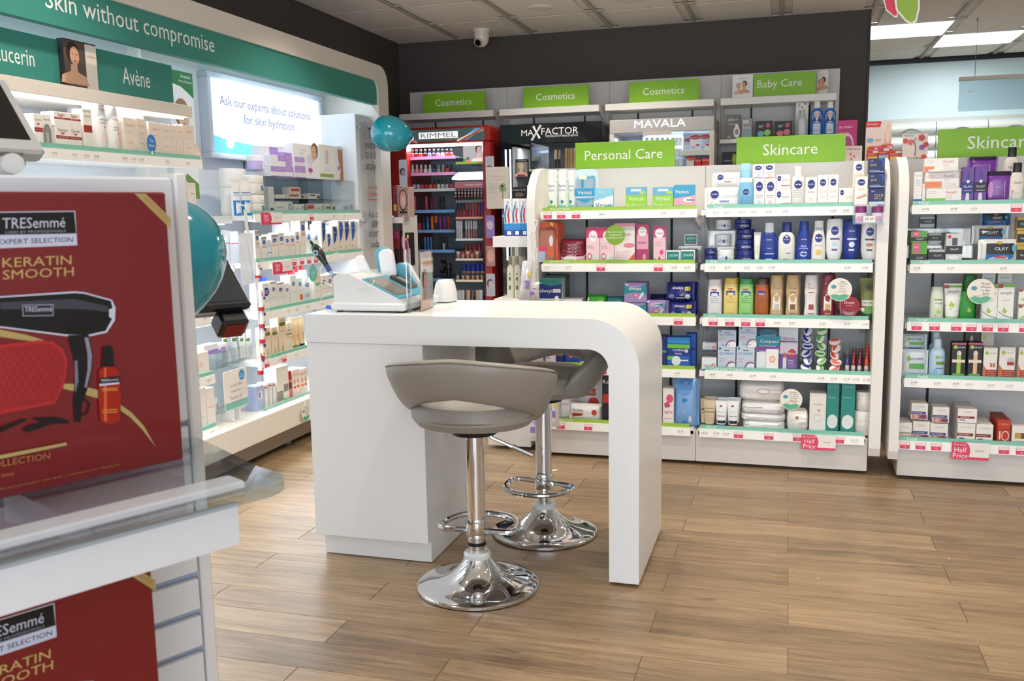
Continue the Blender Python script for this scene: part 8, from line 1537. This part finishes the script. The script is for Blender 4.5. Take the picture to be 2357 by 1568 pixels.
quadtext('KERATIN', (20, 880), (612, 852), (20, 800), GOLD2); quadtext('SMOOTH', (22, 985), (632, 952), (22, 905), GOLD2)
poly([(1155, 246), (1250, 246), (1464, 455), (1470, 553)], GOLD); quadtext('LIMITED EDITION', (1232, 290), (1432, 492), (1256, 268), M('a85a2a', .5))
# dryer, arcs, pouch, bottle, clips
arc = [(-150, -10), (0, 18), (150, 40), (335, 82), (560, 190), (800, 330)]
poly([(-150, 30), (0, 55), (160, 78), (330, 100), (360, 82), (200, 35), (0, -5), (-150, -30)], GOLD, c6)
poly([(-250, 1130), (0, 1128), (640, 1085), (720, 1092), (960, 1158), (990, 1225), (985, 1335), (915, 1440), (740, 1478), (560, 1470), (0, 1398), (-250, 1390)], SILV)
poly([(-250, 1140), (0, 1140), (640, 1100), (720, 1105), (950, 1168), (965, 1230), (935, 1240), (935, 1305), (962, 1320), (905, 1425), (740, 1462), (560, 1455), (0, 1385), (-250, 1380)], BK)
poly([(0, 1180), (640, 1150), (930, 1215), (930, 1260), (640, 1235), (0, 1240)], M('3a3a44', .25))
poly([(190, 1202), (458, 1196), (458, 1296), (192, 1300)], M('8f90a0', .3)); poly([(197, 1209), (451, 1204), (451, 1289), (199, 1293)], M('1c1c22', .3)); quadtext('TRESemmé', (210, 1262), (445, 1257), (210, 1218), SILV)
poly([(520, 440), (600, 440), (800, 490), (800, 560), (600, 500), (515, 480)], GOLD, c6); poly([(960, 590), (1080, 680), (1180, 790), (1275, 960), (1160, 810), (1060, 710), (960, 640)], GOLD, c6)
hd_ = [(555, 40), (725, 40), (757, 200), (750, 330), (715, 480), (668, 620), (660, 752), (606, 752), (594, 600), (612, 330), (588, 180), (565, 120)]
poly(hd_, BK, c6); poly([(690, 60), (722, 60), (752, 210), (742, 330), (708, 470), (690, 470), (715, 330), (715, 200)], M('7d7d8c', .3), c6); poly([(608, 250), (632, 250), (640, 420), (612, 520)], M('6a6a78', .3), c6)
poly([(690, 555), (735, 600), (720, 680), (665, 705), (668, 692), (706, 665), (716, 605), (690, 575)], BK, c6)
pou = [(-280, 165), (0, 120), (320, 82), (420, 90), (510, 150), (552, 250), (530, 430), (450, 600), (200, 650), (-280, 740)]
poly(pou, M('a81f24', .4), c6); poly([(-280, 205), (0, 150), (320, 108), (420, 118), (500, 180), (532, 260), (512, 420), (440, 580), (200, 625), (-280, 705)], M('8f171c', .45), c6)
for k in range(14):
    x = -260+62*k; poly([(x, 180-min(0, x)*.1), (x+8, 180-min(0, x)*.1), (x+min(238, 512-x), 180+min(238, 512-x)*1.6 if x+238 < 512 else 420), (x+min(230, 504-x), 180+min(238, 512-x)*1.6 if x+238 < 512 else 420)], M('a32a2e', .45), c6) if x < 480 else None
    if 40 < x < 520: poly([(x, 190), (x-8, 190), (x-250, 590), (x-242, 590)], M('a32a2e', .45), c6)
poly([(803, 330), (840, 300), (930, 300), (970, 330), (985, 560), (975, 740), (930, 768), (850, 768), (812, 740), (800, 560)], M('a82a1a', .3, .4), c6); poly([(835, 140), (850, 128), (905, 128), (915, 140), (925, 235), (928, 300), (828, 300), (830, 235)], BK, c6)
poly([(845, 310), (865, 305), (870, 750), (845, 745)], M('d8663a', .3, .4), c6); poly([(806, 390), (970, 375), (972, 425), (808, 440)], BK, c6); poly([(808, 440), (972, 425), (972, 440), (808, 457)], SILV, c6); quadtext('TRESemmé', (818, 425), (962, 412), (818, 402), SILV, c6)
for z in (470, 485, 645, 665): poly([(830, z+6), (955, z), (955, z+8), (830, z+14)], M('c8803a', .4), c6)
poly([(-200, 880), (0, 792), (195, 722), (208, 740), (0, 835), (-200, 930)], BK, c6); poly([(185, 800), (245, 770), (340, 765), (250, 720), (300, 718), (470, 712), (560, 745), (560, 765), (420, 765), (330, 800), (220, 838), (190, 830)], BK, c6)
poly([(-280, 1075), (538, 918), (540, 942), (-280, 1110)], GOLD, c6); quadtext('COLLECTION', (-130, 1140), (402, 1052), (-130, 1086), M('9a6a3a', .45), c6); quadtext('SHINE', (2, 1205), (106, 1188), (2, 1178), M('9a6a3a', .45), c6)
quadtext('Keratin smooth heat protection shine spray | Cosmetic pouch | Styling Kit', (-230, 1360), (972, 1108), (-232, 1338), M('a0703a', .45), c6)
pb_.build('printed_front', gb_)
t2_ = dup(gb_, A0_+dv_*(onp(345, 1281, .21)[0])+nv_*.21+Vector((0, 0, .3005)), 'second red hair styling gift box on the shelf below the clear one')
t2_.location.z = onp(345, 1281, .21)[1]-BH
FU.children[0].location.z = 0
for o_ in FU.children:
    if o_.name.startswith('lower_shelf'): o_.location.z = t2_.location.z-.3005
# big balloon behind the stand
balloon('balloon', 'large teal balloon with a white flower drawing behind the slatwall stand', CP+ray(391, 596)*1.80, .106, (.12, -.05), (A0_+dv_*.0205-nv_*.06+Vector((0, 0, .90))))
bl = bpy.data.objects.get('balloon.001'); q = MB(); e_ = M('d9ecee', .5)
cb = bl.location; tocam = (CP-cb).normalized(); rx = tocam.cross(Vector((0, 0, 1))).normalized()*-1
def onb(px, py):
    d = ray(px, py).normalized(); oc = CP-cb; k = oc.dot(d); disc = k*k-(oc.dot(oc)-.1085**2)
    return tuple(CP+d*(-k-math.sqrt(max(disc, 0)))-cb)
for pts in ([(492, 555), (475, 530), (452, 503)], [(452, 503), (430, 508), (424, 497), (440, 492), (452, 503)], [(452, 503), (428, 485), (423, 470), (444, 486), (452, 503)], [(452, 503), (440, 480), (446, 470), (456, 486), (452, 503)], [(452, 503), (466, 490), (464, 478), (452, 490), (452, 503)]):
    sm = []
    for (xa, ya), (xb, yb2) in zip(pts, pts[1:]): sm += [onb(xa+(xb-xa)*k/4, ya+(yb2-ya)*k/4) for k in range(4)]
    q.tube(sm+[onb(*pts[-1])], .0013, e_, 5)
q.build('flower_print', bl)
# till screen and card terminal beyond the stand
def frame_at(name, label, cat, P0, nrm_deg, tilt, roll=0):
    a = math.radians(nrm_deg); hdir = Vector((math.cos(a), math.sin(a), 0)); U = Vector((0, 0, 1))*math.cos(tilt)-hdir*math.sin(tilt); Nn = hdir*math.cos(tilt)+Vector((0, 0, 1))*math.sin(tilt); Rr = U.cross(Nn)
    t = thing(name, label, cat); t.matrix_world = Matrix(((Rr.x, -Nn.x, U.x, P0.x), (Rr.y, -Nn.y, U.y, P0.y), (Rr.z, -Nn.z, U.z, P0.z), (0, 0, 0, 1))); return t
mo = frame_at('till_monitor', 'white framed till screen with a black display above the slatwall stand', 'monitor', CP+ray(110, 352)*1.80, -12, math.radians(36))
GW = M('c9c8c6', .4)
MB().cbox(-.36, .0, .0, .035, 0, .185, GW, .006).build('casing', mo); MB().box(-.335, -.022, -.0015, .0, .03, .172, M('060607', .12)).build('screen', mo); MB().cbox(-.33, -.02, .035, .06, .0, .14, GW, .01).build('rear_casing', mo)
MB().box(-.30, -.05, .002, .03, -.002, .0, M('8f8c88', .5)).build('vent_label', mo)
W2L = mo.matrix_world.inverted(); a1 = W2L @ (CP+ray(40, 385)*1.72+Vector((0, 0, -.02))); MB().tube([(-.15, .04, .03), (-.15, .07, -.02), tuple(W2L @ (A0_+dv_*-.22-nv_*.07+Vector((0, 0, 1.335))))], .016, GW, 12).build('stand_arm', mo)
ct_ = frame_at('card_terminal', 'black touch terminal with a red scanner window behind the big balloon', 'card terminal', CP+ray(582, 700)*2.05, -32, math.radians(48))
TB = M('17161a', .25, coat=.4)
MB().cbox(-.17, .0, .0, .022, 0, .15, TB, .006).build('casing', ct_); MB().box(-.158, -.01, -.0012, 0, .014, .14, M('1c2734', .04, coat=1)).build('screen', ct_)
MB().cbox(-.18, -.05, .022, .05, .01, .12, M('c9cbd0', .4), .01).build('rear_housing', ct_)
b = MB().cbox(-.075, -.012, .02, .075, -.03, .02, TB, .006); b.build('scanner_block', ct_)
MB().box(-.011, -.0105, .03, .068, -.024, .012, M('a01818', .2, emit=.15)).build('scanner_window', ct_); MB().box(-.065, -.02, .03, .068, -.0315, -.03, M('8a1616', .2, emit=.25)).build('scanner_grille', ct_)
W2L = ct_.matrix_world.inverted(); MB().tube([(-.12, .045, .06), (-.15, .08, .04), tuple(W2L @ (A0_+dv_*-.03-nv_*.14+Vector((0, 0, .98))))], .013, M('c9cbd0', .4), 12).build('support_arm', ct_)
